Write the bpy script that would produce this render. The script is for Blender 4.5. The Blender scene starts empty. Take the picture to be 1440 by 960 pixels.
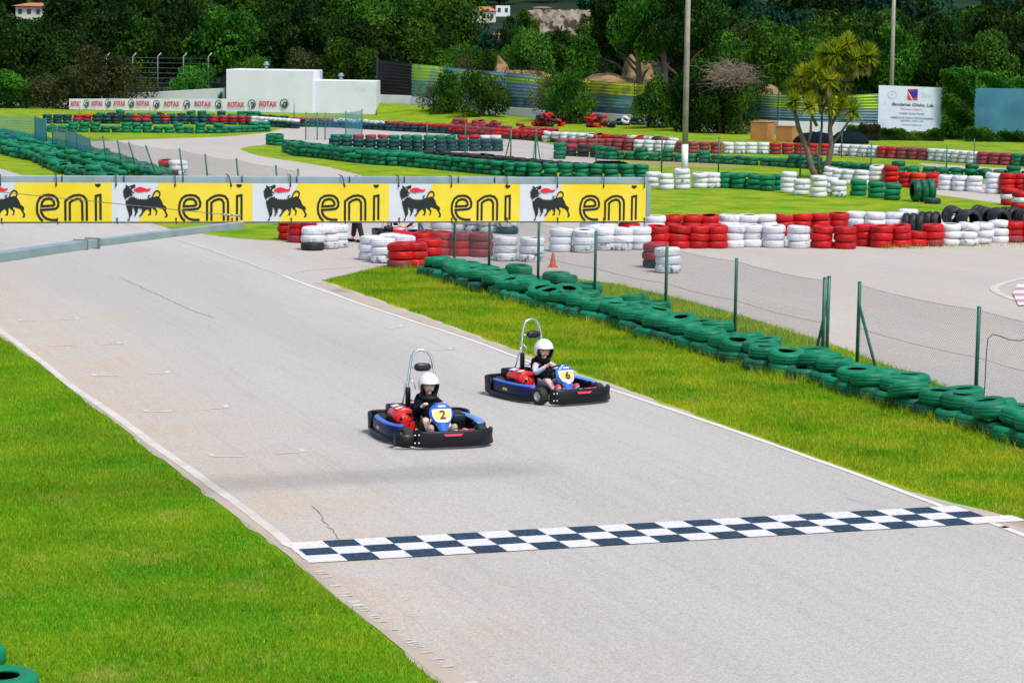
import bpy, math, random
import numpy as np
from mathutils import Vector, Matrix
from mathutils.geometry import tessellate_polygon
R = math.radians
rnd = random.Random(7)
scene = bpy.context.scene
col = scene.collection

# ------------------------------------------------------------------ camera
FOC, PIT, ROLL, HC = 3336.3, 0.1218, 0.0151, 5.004
cam_d = bpy.data.cameras.new('camera')
cam = bpy.data.objects.new('camera', cam_d); col.objects.link(cam)
cam_d.sensor_width = 36.0; cam_d.lens = 36.0 * FOC / 1440.0
cam_d.clip_start = 0.5; cam_d.clip_end = 6000
_r0, _d0 = Vector((1, 0, 0)), Vector((0, -math.sin(PIT), -math.cos(PIT)))
FWD = Vector((0, math.cos(PIT), -math.sin(PIT)))
RGT = _r0 * math.cos(ROLL) - _d0 * math.sin(ROLL)
DWN = _r0 * math.sin(ROLL) + _d0 * math.cos(ROLL)
RGT, DWN = (_r0 * math.cos(ROLL) - _d0 * math.sin(ROLL)), (_r0 * math.sin(ROLL) + _d0 * math.cos(ROLL))
cam.matrix_world = Matrix(((RGT.x, -DWN.x, -FWD.x, 0), (RGT.y, -DWN.y, -FWD.y, 0), (RGT.z, -DWN.z, -FWD.z, HC), (0, 0, 0, 1)))
scene.camera = cam

# ------------------------------------------------------------------ world, sun, exposure
SUN = Vector((0.44, -0.56, 1.22)).normalized()
elev = math.asin(SUN.z); azim = math.atan2(SUN.x, SUN.y)
world = bpy.data.worlds.new('World'); scene.world = world; world.use_nodes = True
wn = world.node_tree; wn.nodes.clear()
sky = wn.nodes.new('ShaderNodeTexSky'); sky.sky_type = 'NISHITA'; sky.sun_disc = False
sky.sun_elevation = elev; sky.sun_rotation = azim
sky.air_density = 1.0; sky.dust_density = 3.0; sky.ozone_density = 1.0
bg = wn.nodes.new('ShaderNodeBackground'); bg.inputs['Strength'].default_value = 0.15
wo = wn.nodes.new('ShaderNodeOutputWorld')
wn.links.new(sky.outputs[0], bg.inputs['Color']); wn.links.new(bg.outputs[0], wo.inputs['Surface'])
sd = bpy.data.lights.new('sun', 'SUN'); sd.energy = 2.5; sd.angle = R(14); sd.color = (1.0, 0.955, 0.9)
so = bpy.data.objects.new('sun', sd); col.objects.link(so)
so.rotation_euler = SUN.to_track_quat('Z', 'Y').to_euler()
scene.view_settings.view_transform = 'Standard'; scene.view_settings.look = 'None'
scene.view_settings.exposure = 0.32; scene.view_settings.gamma = 1.0
scene.view_settings.use_curve_mapping = False

# ------------------------------------------------------------------ where a place in the photograph lies in the world
CP = Vector((0, 0, HC))
def ray(px, py):
    return FWD + RGT * ((px - 720) / FOC) + DWN * ((py - 480) / FOC)
def G(px, py, z=0.0):                       # on the level plane z
    d = ray(px, py); t = (z - HC) / d.z
    return CP + d * t
def P(px, py, Y):                           # at distance Y
    d = ray(px, py); return CP + d * (Y / d.y)
def XY(px, Y):                              # ground point at distance Y under column px (far things)
    p = P(px, 120, Y); return Vector((p.x, Y, 0))
def hor(px): return 480 - FOC * math.tan(PIT) + (px - 720) * ROLL

# ------------------------------------------------------------------ materials
MATS = {}
def mat(name, c, rough=0.6, c2=None, scale=5.0, mix=(0.35, 0.65), bump=0.0, bscale=None, metal=0.0, spec=0.5,
        detail=6.0, objrand=0.0, trans=0.0, coords='Object', coat=0.0, c3=None, s3=1.0, m3=(0.5, 0.6)):
    if name in MATS: return MATS[name]
    m = bpy.data.materials.new(name); m.use_nodes = True; nt = m.node_tree; N = nt.nodes; L = nt.links
    b = N['Principled BSDF']
    b.inputs['Roughness'].default_value = rough; b.inputs['Metallic'].default_value = metal
    b.inputs['Specular IOR Level'].default_value = spec
    if coat: b.inputs['Coat Weight'].default_value = coat
    b.inputs['Base Color'].default_value = (*c, 1)
    tc = N.new('ShaderNodeTexCoord'); src = tc.outputs[coords]
    if coords == 'World':
        pass
    vec = src
    if objrand or True:
        oi = N.new('ShaderNodeObjectInfo')
        va = N.new('ShaderNodeVectorMath'); va.operation = 'ADD'
        sc_ = N.new('ShaderNodeMath'); sc_.operation = 'MULTIPLY'; sc_.inputs[1].default_value = 37.0
        L.new(oi.outputs['Random'], sc_.inputs[0]); L.new(src, va.inputs[0]); L.new(sc_.outputs[0], va.inputs[1])
        vec = va.outputs[0]
    colsock = None
    if c2 is not None:
        n = N.new('ShaderNodeTexNoise'); n.inputs['Scale'].default_value = scale; n.inputs['Detail'].default_value = detail
        n.inputs['Roughness'].default_value = 0.62
        L.new(vec, n.inputs['Vector'])
        mr = N.new('ShaderNodeMapRange'); mr.inputs['From Min'].default_value = mix[0]; mr.inputs['From Max'].default_value = mix[1]
        L.new(n.outputs['Fac'], mr.inputs['Value'])
        mx = N.new('ShaderNodeMix'); mx.data_type = 'RGBA'
        mx.inputs['A'].default_value = (*c, 1); mx.inputs['B'].default_value = (*c2, 1)
        L.new(mr.outputs[0], mx.inputs['Factor']); colsock = mx.outputs['Result']
    if c3 is not None:
        n = N.new('ShaderNodeTexNoise'); n.inputs['Scale'].default_value = s3; n.inputs['Detail'].default_value = 5
        L.new(vec, n.inputs['Vector'])
        mr = N.new('ShaderNodeMapRange'); mr.inputs['From Min'].default_value = m3[0]; mr.inputs['From Max'].default_value = m3[1]
        L.new(n.outputs['Fac'], mr.inputs['Value'])
        mx = N.new('ShaderNodeMix'); mx.data_type = 'RGBA'; mx.inputs['B'].default_value = (*c3, 1)
        if colsock: L.new(colsock, mx.inputs['A'])
        else: mx.inputs['A'].default_value = (*c, 1)
        L.new(mr.outputs[0], mx.inputs['Factor']); colsock = mx.outputs['Result']
    if objrand:
        hs = N.new('ShaderNodeHueSaturation')
        m1 = N.new('ShaderNodeMapRange'); m1.inputs['To Min'].default_value = 1 - objrand; m1.inputs['To Max'].default_value = 1 + objrand
        L.new(oi.outputs['Random'], m1.inputs['Value']); L.new(m1.outputs[0], hs.inputs['Value'])
        if colsock: L.new(colsock, hs.inputs['Color'])
        else: hs.inputs['Color'].default_value = (*c, 1)
        colsock = hs.outputs['Color']
    if colsock: L.new(colsock, b.inputs['Base Color'])
    if bump:
        n2 = N.new('ShaderNodeTexNoise'); n2.inputs['Scale'].default_value = bscale or scale * 3; n2.inputs['Detail'].default_value = 5
        L.new(vec, n2.inputs['Vector'])
        bp = N.new('ShaderNodeBump'); bp.inputs['Strength'].default_value = bump; bp.inputs['Distance'].default_value = 0.02
        L.new(n2.outputs['Fac'], bp.inputs['Height']); L.new(bp.outputs[0], b.inputs['Normal'])
    MATS[name] = m
    return m

# ------------------------------------------------------------------ mesh builder
class MB:
    def __init__(s): s.v = []; s.f = []; s.m = []; s.s = []
    def add(s, vs, fs, mi=0, smooth=False, M=None):
        o = len(s.v)
        s.v += [tuple(M @ Vector(v)) for v in vs] if M is not None else [tuple(v) for v in vs]
        for f in fs: s.f.append(tuple(i + o for i in f)); s.m.append(mi); s.s.append(smooth)
        return s
    def box(s, c, d, mi=0, M=None, taper=1.0):
        x, y, z = c; a, b, h = d[0] / 2, d[1] / 2, d[2] / 2
        vs = [(x - a, y - b, z - h), (x + a, y - b, z - h), (x + a, y + b, z - h), (x - a, y + b, z - h)]
        t = taper
        vs += [(x - a * t, y - b * t, z + h), (x + a * t, y - b * t, z + h), (x + a * t, y + b * t, z + h), (x - a * t, y + b * t, z + h)]
        return s.add(vs, [(3, 2, 1, 0), (4, 5, 6, 7), (0, 1, 5, 4), (1, 2, 6, 5), (2, 3, 7, 6), (3, 0, 4, 7)], mi, False, M)
    def rbox(s, c, d, r=0.02, mi=0, M=None, seg=3):          # rounded box
        x, y, z = c; a, b, h = d[0] / 2 - r, d[1] / 2 - r, d[2] / 2 - r
        n = 4 * seg; rings = []; vs = []
        for j in range(seg * 2 + 1):
            ph = -math.pi / 2 + math.pi * j / (seg * 2)
            zz = (h if ph > 0 else -h) if abs(ph) > 1e-6 else 0
            cr = math.cos(ph) * r
            for q in range(4):
                sx, sy = (1, 1, -1, -1)[q], (1, -1, -1, 1)[q]
                for k in range(seg + 1):
                    an = math.pi / 2 - q * math.pi / 2 - k * (math.pi / 2) / seg
                    vs.append((x + sx * a + cr * math.cos(an), y + sy * b + cr * math.sin(an), z + zz + math.sin(ph) * r))
        m = 4 * (seg + 1); fs = []
        for j in range(seg * 2):
            for k in range(m): fs.append((j * m + k, (j + 1) * m + k, (j + 1) * m + (k + 1) % m, j * m + (k + 1) % m))
        fs.append(tuple(range(m))); fs.append(tuple(range(m * (seg * 2), m * (seg * 2 + 1)))[::-1])
        return s.add(vs, fs, mi, True, M)
    def tube(s, pts, r, n=8, mi=0, M=None, closed=False, cap=True, smooth=True):
        pts = [Vector(p) for p in pts]; k = len(pts)
        rs = r if isinstance(r, (list, tuple)) else [r] * k
        vs = []; up = None
        for i, p in enumerate(pts):
            if closed: t = pts[(i + 1) % k] - pts[i - 1]
            else: t = pts[min(i + 1, k - 1)] - pts[max(i - 1, 0)]
            t.normalize()
            if up is None: up = t.orthogonal().normalized()
            up = (up - t * up.dot(t)); up.normalize(); w = t.cross(up)
            for j in range(n):
                a = 2 * math.pi * j / n
                vs.append(p + (up * math.cos(a) + w * math.sin(a)) * rs[i])
        fs = []
        for i in range(k if closed else k - 1):
            i2 = (i + 1) % k
            for j in range(n): fs.append((i * n + j, i * n + (j + 1) % n, i2 * n + (j + 1) % n, i2 * n + j))
        if cap and not closed: fs.append(tuple(range(n))[::-1]); fs.append(tuple(range((k - 1) * n, k * n)))
        return s.add(vs, fs, mi, smooth, M)
    def sweep(s, path, sec, mi=0, M=None, closed=False, smooth=True, cap=True):
        # path: (x,y[,z]) in plan; sec: closed section of (outward offset, z)
        k = len(path); m = len(sec); vs = []
        for i in range(k):
            a = path[(i + 1) % k] if closed else path[min(i + 1, k - 1)]; b = path[i - 1] if closed else path[max(i - 1, 0)]
            t = Vector((a[0] - b[0], a[1] - b[1])).normalized(); nrm = Vector((t.y, -t.x))
            z0 = path[i][2] if len(path[i]) > 2 else 0
            for (o, z) in sec: vs.append((path[i][0] + nrm.x * o, path[i][1] + nrm.y * o, z + z0))
        fs = []
        for i in range(k if closed else k - 1):
            i2 = (i + 1) % k
            for j in range(m): fs.append((i * m + j, i * m + (j + 1) % m, i2 * m + (j + 1) % m, i2 * m + j))
        if cap and not closed: fs.append(tuple(range(m))[::-1]); fs.append(tuple(range((k - 1) * m, k * m)))
        return s.add(vs, fs, mi, smooth, M)
    def lathe(s, prof, n=24, mi=0, M=None, smooth=True, closed=False, mis=None):
        vs = []; m = len(prof)
        for i in range(n):
            a = 2 * math.pi * i / n; c, sn = math.cos(a), math.sin(a)
            for (r, z) in prof: vs.append((r * c, r * sn, z))
        for j in range(m if closed else m - 1):
            fs = []; j2 = (j + 1) % m
            for i in range(n):
                i2 = (i + 1) % n
                fs.append((i * m + j, i2 * m + j, i2 * m + j2, i * m + j2))
            if j == 0: base = len(s.v); s.add(vs, [], 0, False, M)
            for f in fs: s.f.append(tuple(q + base for q in f)); s.m.append(mis[j] if mis else mi); s.s.append(smooth)
        return s
    def prism(s, poly, h0, h1, mi=0, M=None, smooth=False):   # poly in xy, extruded in z
        n = len(poly)
        vs = [(p[0], p[1], h0) for p in poly] + [(p[0], p[1], h1) for p in poly]
        tris = tessellate_polygon([[Vector((p[0], p[1], 0)) for p in poly]])
        fs = [tuple(reversed(t)) for t in tris] + [tuple(i + n for i in t) for t in tris]
        fs += [(i, (i + 1) % n, (i + 1) % n + n, i + n) for i in range(n)]
        return s.add(vs, fs, mi, smooth, M)
    def flat(s, pts3, mi=0):                                   # flat polygon from world points, faces up
        tris = tessellate_polygon([[Vector(p) for p in pts3]])
        o = []
        for t in tris:
            a, b, c = (Vector(pts3[i]) for i in t)
            o.append(t if (b - a).cross(c - a).z >= 0 else tuple(reversed(t)))
        return s.add(pts3, o, mi)
    def ball(s, c, r, n=16, m=10, mi=0, M=None, f=None):
        rx, ry, rz = r if isinstance(r, (tuple, list)) else (r, r, r)
        vs = [(0, 0, -1)]
        for j in range(1, m):
            ph = -math.pi / 2 + math.pi * j / m
            for i in range(n):
                a = 2 * math.pi * i / n; vs.append((math.cos(ph) * math.cos(a), math.cos(ph) * math.sin(a), math.sin(ph)))
        vs.append((0, 0, 1))
        if f: vs = [f(Vector(v)) for v in vs]
        vs = [(c[0] + v[0] * rx, c[1] + v[1] * ry, c[2] + v[2] * rz) for v in vs]
        fs = [(0, 1 + (i + 1) % n, 1 + i) for i in range(n)]
        for j in range(m - 2):
            for i in range(n): fs.append((1 + j * n + i, 1 + j * n + (i + 1) % n, 1 + (j + 1) * n + (i + 1) % n, 1 + (j + 1) * n + i))
        L = len(vs) - 1
        fs += [(L, L - n + i, L - n + (i + 1) % n) for i in range(n)]
        return s.add(vs, fs, mi, True, M)
    def mesh(s, name, mats):
        me = bpy.data.meshes.new(name); me.from_pydata(s.v, [], s.f)
        for m in (mats if isinstance(mats, (list, tuple)) else [mats]): me.materials.append(m)
        me.polygons.foreach_set('material_index', s.m); me.polygons.foreach_set('use_smooth', s.s); me.update()
        return me
    def build(s, name, mats, parent=None, bevel=0.0):
        o = bpy.data.objects.new(name, s.mesh(name, mats)); col.objects.link(o)
        if parent: o.parent = parent
        if bevel:
            b = o.modifiers.new('bevel', 'BEVEL'); b.width = bevel; b.segments = 2; b.limit_method = 'ANGLE'
        return o

def np_mesh(name, V, F, mats, mi=None, smooth=False):          # V (n,3), F (m,k) numpy
    me = bpy.data.meshes.new(name); k = F.shape[1]
    me.vertices.add(len(V)); me.vertices.foreach_set('co', V.astype(np.float32).ravel())
    me.loops.add(F.size); me.loops.foreach_set('vertex_index', F.astype(np.int32).ravel())
    me.polygons.add(len(F)); me.polygons.foreach_set('loop_start', np.arange(0, F.size, k, dtype=np.int32))
    for m in (mats if isinstance(mats, (list, tuple)) else [mats]): me.materials.append(m)
    if mi is not None: me.polygons.foreach_set('material_index', mi.astype(np.int32))
    me.polygons.foreach_set('use_smooth', np.full(len(F), smooth))
    me.update(calc_edges=True); me.validate()
    return me
def link(name, me, parent=None):
    o = bpy.data.objects.new(name, me); col.objects.link(o)
    if parent: o.parent = parent
    return o
def tag(o, label=None, cat=None, group=None, kind=None):
    if label:
        assert 4 <= len(label.split()) <= 16, label
        o['label'] = label
    if cat: o['category'] = cat
    if group: o['group'] = group
    if kind: o['kind'] = kind
    return o
def empty(name, loc=(0, 0, 0), rz=0.0):
    o = bpy.data.objects.new(name, None); col.objects.link(o); o.location = loc; o.rotation_euler = (0, 0, rz)
    o.empty_display_size = 0.2
    return o
def struct(o, label=None): o['kind'] = 'structure'; return o
def kids(o): return [c for c in KIDS if c.parent == o]
def copy_tree(o, parent=None):
    c = o.copy(); col.objects.link(c)
    if parent: c.parent = parent
    for ch in list(o.children): copy_tree(ch, c)
    return c
def text_mesh(name, body, size, m, M, parent, offset=0.0, extrude=0.0015, shear=0.0, sx=1.0):
    cu = bpy.data.curves.new(name, 'FONT'); cu.body = body; cu.size = size; cu.align_x = 'CENTER'; cu.align_y = 'CENTER'
    cu.offset = offset; cu.extrude = extrude; cu.shear = shear; cu.resolution_u = 4
    t = bpy.data.objects.new(name, cu); col.objects.link(t)
    dg = bpy.context.evaluated_depsgraph_get(); me = bpy.data.meshes.new_from_object(t.evaluated_get(dg))
    bpy.data.objects.remove(t)
    me.transform(Matrix.Diagonal((sx, 1, 1, 1))); me.transform(M); me.materials.clear(); me.materials.append(m)
    me.name = name
    return link(name, me, parent)

ORD = {1: 'first', 2: 'second', 3: 'third', 4: 'fourth', 5: 'fifth', 6: 'sixth', 7: 'seventh', 8: 'eighth', 9: 'ninth', 10: 'tenth',
       11: 'eleventh', 12: 'twelfth', 13: 'thirteenth', 14: 'fourteenth', 15: 'fifteenth', 16: 'sixteenth', 17: 'seventeenth',
       18: 'eighteenth', 19: 'nineteenth', 20: 'twentieth', 30: 'thirtieth', 40: 'fortieth', 50: 'fiftieth', 60: 'sixtieth'}
def ordn(n):
    if n in ORD: return ORD[n]
    t = {2: 'twenty', 3: 'thirty', 4: 'forty', 5: 'fifty', 6: 'sixty', 7: 'seventy', 8: 'eighty'}[n // 10]
    return t + '-' + ORD[n % 10]
# ================================================================== GROUND
TH = 0.3395
def zg(Y):                                   # terrain height behind the circuit
    if Y < 215: return 0.0
    if Y < 620: return (Y - 215) * 0.031
    return 12.55 + (Y - 620) * 0.075
def grass_nodes(name, blades=False):
    m = bpy.data.materials.new(name); m.use_nodes = True; nt = m.node_tree; N = nt.nodes; L = nt.links
    b = N['Principled BSDF']; b.inputs['Roughness'].default_value = 0.7 if blades else 0.95; b.inputs['Specular IOR Level'].default_value = 0.1 if blades else 0.1
    geo = N.new('ShaderNodeNewGeometry')
    def noise(sc, det=4, stretch=None, seed=0):
        mp = N.new('ShaderNodeMapping'); L.new(geo.outputs['Position'], mp.inputs['Vector'])
        mp.inputs['Location'].default_value = (seed, seed * 2, 0)
        mp.inputs['Rotation'].default_value = (0, 0, -TH)
        mp.inputs['Scale'].default_value = stretch or (1, 1, 0.0001)
        n = N.new('ShaderNodeTexNoise'); n.inputs['Scale'].default_value = sc; n.inputs['Detail'].default_value = det
        n.inputs['Roughness'].default_value = 0.6
        L.new(mp.outputs[0], n.inputs['Vector']); return n.outputs['Fac']
    def mr(s, a, b_): 
        q = N.new('ShaderNodeMapRange'); q.inputs['From Min'].default_value = a; q.inputs['From Max'].default_value = b_; L.new(s, q.inputs['Value']); return q.outputs[0]
    def mix(f, A, B):
        q = N.new('ShaderNodeMix'); q.data_type = 'RGBA'; L.new(f, q.inputs['Factor'])
        for s_, v in (('A', A), ('B', B)):
            if isinstance(v, tuple): q.inputs[s_].default_value = (*v, 1)
            else: L.new(v, q.inputs[s_])
        return q.outputs['Result']
    green, lush, yel, dry = (0.125, 0.325, 0.004), (0.065, 0.250, 0.004), (0.315, 0.365, 0.016), (0.38, 0.33, 0.08)
    sep = N.new('ShaderNodeSeparateXYZ'); L.new(geo.outputs['Position'], sep.inputs[0])
    c = mix(mr(noise(0.35, 3), 0.42, 0.62), lush, green)
    # the verge and the far lawns are drier and yellower than the watered lawn by the stand
    ya = N.new('ShaderNodeMath'); ya.operation = 'MULTIPLY_ADD'; ya.inputs[1].default_value = 0.36; L.new(sep.outputs['Y'], ya.inputs[0]); L.new(sep.outputs['X'], ya.inputs[2])
    side = mr(ya.outputs[0], 7.0, 9.5)
    yf = N.new('ShaderNodeMath'); yf.operation = 'MULTIPLY'; L.new(mr(noise(0.8, 6, seed=5), 0.36, 0.62), yf.inputs[0])
    sd_ = N.new('ShaderNodeMapRange'); sd_.inputs['To Min'].default_value = 0.42; sd_.inputs['To Max'].default_value = 1.0; L.new(side, sd_.inputs['Value'])
    L.new(sd_.outputs[0], yf.inputs[1])
    c = mix(yf.outputs[0], c, yel)
    c = mix(mr(noise(0.9, 9, seed=11), 0.58, 0.80), c, dry)
    if blades:
        ri = N.new('ShaderNodeMapRange'); L.new(geo.outputs['Random Per Island'], ri.inputs['Value'])
        ri.inputs['To Min'].default_value = 0.7; ri.inputs['To Max'].default_value = 1.8
        m2 = N.new('ShaderNodeMath'); m2.operation = 'MULTIPLY'; m2.inputs[1].default_value = 7.13; L.new(geo.outputs['Random Per Island'], m2.inputs[0]); fr = N.new('ShaderNodeMath'); fr.operation = 'FRACT'; L.new(m2.outputs[0], fr.inputs[0])
        pf = N.new('ShaderNodeMapRange'); pf.inputs['From Min'].default_value = 0.62; pf.inputs['From Max'].default_value = 1.1; L.new(fr.outputs[0], pf.inputs['Value']); c = mix(pf.outputs[0], c, (0.42, 0.44, 0.03))
        hs = N.new('ShaderNodeHueSaturation'); L.new(c, hs.inputs['Color']); L.new(ri.outputs[0], hs.inputs['Value']); c = hs.outputs['Color']
        tr = N.new('ShaderNodeBsdfTranslucent'); L.new(c, tr.inputs['Color'])
        ms = N.new('ShaderNodeMixShader'); ms.inputs[0].default_value = 0.45
        L.new(b.outputs[0], ms.inputs[1]); L.new(tr.outputs[0], ms.inputs[2]); L.new(ms.outputs[0], N['Material Output'].inputs['Surface'])
    else:
        fine = mr(noise(14, 6, seed=3), 0.25, 0.75)
        fn = N.new('ShaderNodeMapRange'); fn.inputs['To Min'].default_value = 0.55; fn.inputs['To Max'].default_value = 1.15; L.new(fine, fn.inputs['Value'])
        hs = N.new('ShaderNodeHueSaturation'); L.new(c, hs.inputs['Color']); L.new(fn.outputs[0], hs.inputs['Value']); c = hs.outputs['Color']
        bp = N.new('ShaderNodeBump'); bp.inputs['Strength'].default_value = 0.6; bp.inputs['Distance'].default_value = 0.05
        L.new(noise(18, 5, seed=8), bp.inputs['Height']); L.new(bp.outputs[0], b.inputs['Normal'])
    L.new(c, b.inputs['Base Color'])
    return m
M_lawn = grass_nodes('lawn'); M_blade = grass_nodes('grass_blades', True)
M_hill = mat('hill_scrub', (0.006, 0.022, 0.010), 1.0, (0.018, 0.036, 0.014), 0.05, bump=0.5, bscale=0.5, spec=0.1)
M_earth = mat('bare_earth', (0.17, 0.10, 0.05), 1.0, (0.32, 0.21, 0.11), 1.5, bump=0.9, bscale=5, spec=0.1, c3=(0.06, 0.07, 0.02), s3=0.5, m3=(0.5, 0.62))
M_dirt = mat('dry_ground', (0.33, 0.26, 0.14), 1.0, (0.22, 0.24, 0.06), 0.5, bump=0.3, bscale=4, spec=0.1)

# one ground sheet out to the horizon
ys = [-40, 0, 10, 20, 30, 40, 60, 80, 110, 150, 190, 214, 230, 260, 300, 360, 430, 520, 620, 760, 950, 1250, 1700, 2300]
xs = [-1500, -900, -500, -300, -200, -140, -100, -60, -30, -15, 0, 15, 30, 60, 100, 140, 200, 300, 500, 900, 1500]
gb = MB(); vs = []
for j, y in enumerate(ys):
    for x in xs:
        z = zg(y)
        if y > 250: z += 1.6 * math.sin(x * 0.021 + y * 0.01) * min(1, (y - 250) / 200)
        vs.append((x, y, z))
fs = []; nx = len(xs)
for j in range(len(ys) - 1):
    for i in range(nx - 1): fs.append((j * nx + i, j * nx + i + 1, (j + 1) * nx + i + 1, (j + 1) * nx + i))
gb.add(vs, fs, 0, True)
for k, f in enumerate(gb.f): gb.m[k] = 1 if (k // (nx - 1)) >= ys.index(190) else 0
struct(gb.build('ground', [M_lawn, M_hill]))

# asphalt
def asphalt():
    m = bpy.data.materials.new('asphalt'); m.use_nodes = True; nt = m.node_tree; N = nt.nodes; L = nt.links
    b = N['Principled BSDF']; b.inputs['Roughness'].default_value = 0.82; b.inputs['Specular IOR Level'].default_value = 0.3
    geo = N.new('ShaderNodeNewGeometry')
    def noise(sc, det=5, scl=(1, 1, 1), seed=0):
        mp = N.new('ShaderNodeMapping'); mp.vector_type = 'TEXTURE'; mp.inputs['Rotation'].default_value = (0, 0, TH)
        mp.inputs['Scale'].default_value = scl; mp.inputs['Location'].default_value = (seed, seed, 0)
        L.new(geo.outputs['Position'], mp.inputs['Vector'])
        n = N.new('ShaderNodeTexNoise'); n.inputs['Scale'].default_value = sc; n.inputs['Detail'].default_value = det; n.inputs['Roughness'].default_value = 0.65
        L.new(mp.outputs[0], n.inputs['Vector']); return n.outputs['Fac']
    def mr(s, a, b_, lo=0.0, hi=1.0):
        q = N.new('ShaderNodeMapRange'); q.inputs['From Min'].default_value = a; q.inputs['From Max'].default_value = b_
        q.inputs['To Min'].default_value = lo; q.inputs['To Max'].default_value = hi; L.new(s, q.inputs['Value']); return q.outputs[0]
    def mix(f, A, B):
        q = N.new('ShaderNodeMix'); q.data_type = 'RGBA'; L.new(f, q.inputs['Factor'])
        for s_, v in (('A', A), ('B', B)):
            if isinstance(v, tuple): q.inputs[s_].default_value = (*v, 1)
            else: L.new(v, q.inputs[s_])
        return q.outputs['Result']
    def math2(op, a, b_):
        q = N.new('ShaderNodeMath'); q.operation = op
        for i, v in enumerate((a, b_)):
            if isinstance(v, (int, float)): q.inputs[i].default_value = v
            else: L.new(v, q.inputs[i])
        return q.outputs[0]
    base = mix(mr(noise(0.22, 4, (1, 6, 1)), 0.35, 0.65), (0.440, 0.420, 0.390), (0.388, 0.372, 0.350))
    # dust brought onto the edges: across-track coordinate v
    sep = N.new('ShaderNodeSeparateXYZ'); L.new(geo.outputs['Position'], sep.inputs[0])
    v = math2('ADD', math2('MULTIPLY', sep.outputs['X'], math.cos(TH)), math2('MULTIPLY', sep.outputs['Y'], math.sin(TH)))
    vv = math2('ADD', v, mr(noise(0.5, 4, seed=4), 0, 1, -0.7, 0.7))
    left = mr(vv, 5.9, 8.4, 1, 0); right = mr(vv, 12.6, 14.2)
    far_ = mr(vv, 17, 19, 0, 0.12)
    dust = math2('MULTIPLY', math2('MAXIMUM', math2('MAXIMUM', left, far_), math2('MULTIPLY', right, 0.55)), mr(noise(0.9, 6, seed=9), 0.3, 0.6))
    c = mix(math2('MULTIPLY', dust, 0.7), base, (0.45, 0.355, 0.255))
    # tyre rubber in long pale-dark streaks
    # broad patches where the surface was relaid or rubbered in
    c = mix(mr(noise(0.13, 3, (1, 3, 1), seed=21), 0.52, 0.60, 0, 0.35), c, (0.36, 0.35, 0.34))
    st = mr(noise(1.6, 3, (0.25, 9, 1), seed=2), 0.5, 0.75, 0, 0.28)
    c = mix(st, c, (0.27, 0.27, 0.28))
    # chippings
    vo = N.new('ShaderNodeTexVoronoi'); vo.inputs['Scale'].default_value = 75; L.new(geo.outputs['Position'], vo.inputs['Vector'])
    sp = N.new('ShaderNodeSeparateColor'); L.new(vo.outputs['Color'], sp.inputs[0])
    hs = N.new('ShaderNodeHueSaturation'); L.new(c, hs.inputs['Color'])
    L.new(math2('MULTIPLY', mr(sp.outputs[0], 0, 1, 0.80, 1.16), mr(noise(30, 3, seed=6), 0.3, 0.7, 0.90, 1.09)), hs.inputs['Value'])
    L.new(hs.outputs['Color'], b.inputs['Base Color'])
    bp = N.new('ShaderNodeBump'); bp.inputs['Strength'].default_value = 0.35; bp.inputs['Distance'].default_value = 0.006
    L.new(noise(60, 4), bp.inputs['Height']); L.new(bp.outputs[0], b.inputs['Normal'])
    return m
M_asph = asphalt()
M_conc = mat('edge_concrete', (0.43, 0.36, 0.29), 0.9, (0.36, 0.31, 0.25), 1.2, bump=0.3, bscale=30, c3=(0.28, 0.23, 0.16), s3=0.6, m3=(0.55, 0.7), spec=0.2)
M_line = mat('line_paint', (0.63, 0.61, 0.59), 0.7, (0.50, 0.47, 0.43), 7, (0.5, 0.75), bump=0.1, bscale=60)
M_linedull = mat('dull_line_paint', (0.56, 0.53, 0.49), 0.8, (0.46, 0.42, 0.37), 3, (0.42, 0.68), bump=0.1, bscale=60)
M_lineworn = mat('worn_line_paint', (0.53, 0.50, 0.47), 0.8, (0.42, 0.38, 0.34), 5, (0.42, 0.62), bump=0.1, bscale=60)
M_chw = mat('chequer_white', (0.64, 0.64, 0.68), 0.7, (0.46, 0.44, 0.43), 16, (0.44, 0.70), bump=0.15, bscale=80)
M_chb = mat('chequer_dark', (0.008, 0.030, 0.062), 0.7, (0.13, 0.15, 0.16), 38, (0.50, 0.76), bump=0.15, bscale=80, spec=0.2)

LEFT = [(-300, 255), (-150, 362), (0, 473), (60, 515), (100, 547), (205, 628), (300, 703), (415, 790), (470, 838), (520, 877), (615, 955), (760, 1070)]
RIGHT = [(452, 394), (500, 411), (560, 432), (700, 483), (780, 512), (860, 541), (1000, 591), (1150, 645), (1300, 697), (1440, 733), (1800, 850)]
outline = LEFT + [(1800, 1070)] + RIGHT[::-1] + [(500, 384), (545, 374), (600, 374), (640, 380), (765, 388), (870, 400), (1000, 432), (1100, 462), (1220, 503),
  (1330, 544), (1440, 581), (1800, 715), (1800, 300), (1440, 303), (1280, 303), (1100, 310), (915, 308), (850, 303), (760, 296), (640, 285), (560, 268), (507, 247),
  (488, 242), (457, 234), (405, 226), (363, 219), (345, 213), (338, 210), (352, 206), (376, 204), (403, 203), (480, 206), (600, 214), (700, 223), (800, 234), (880, 238),
  (880, 228), (800, 214), (780, 204), (700, 193), (560, 182), (415, 179), (380, 186), (342, 190), (300, 193), (129, 199), (104, 204), (150, 232), (258, 262), (380, 285),
  (440, 300), (460, 325), (430, 337), (400, 339), (330, 335), (260, 325), (205, 312), (60, 256), (-120, 205), (-300, 190)]
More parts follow.
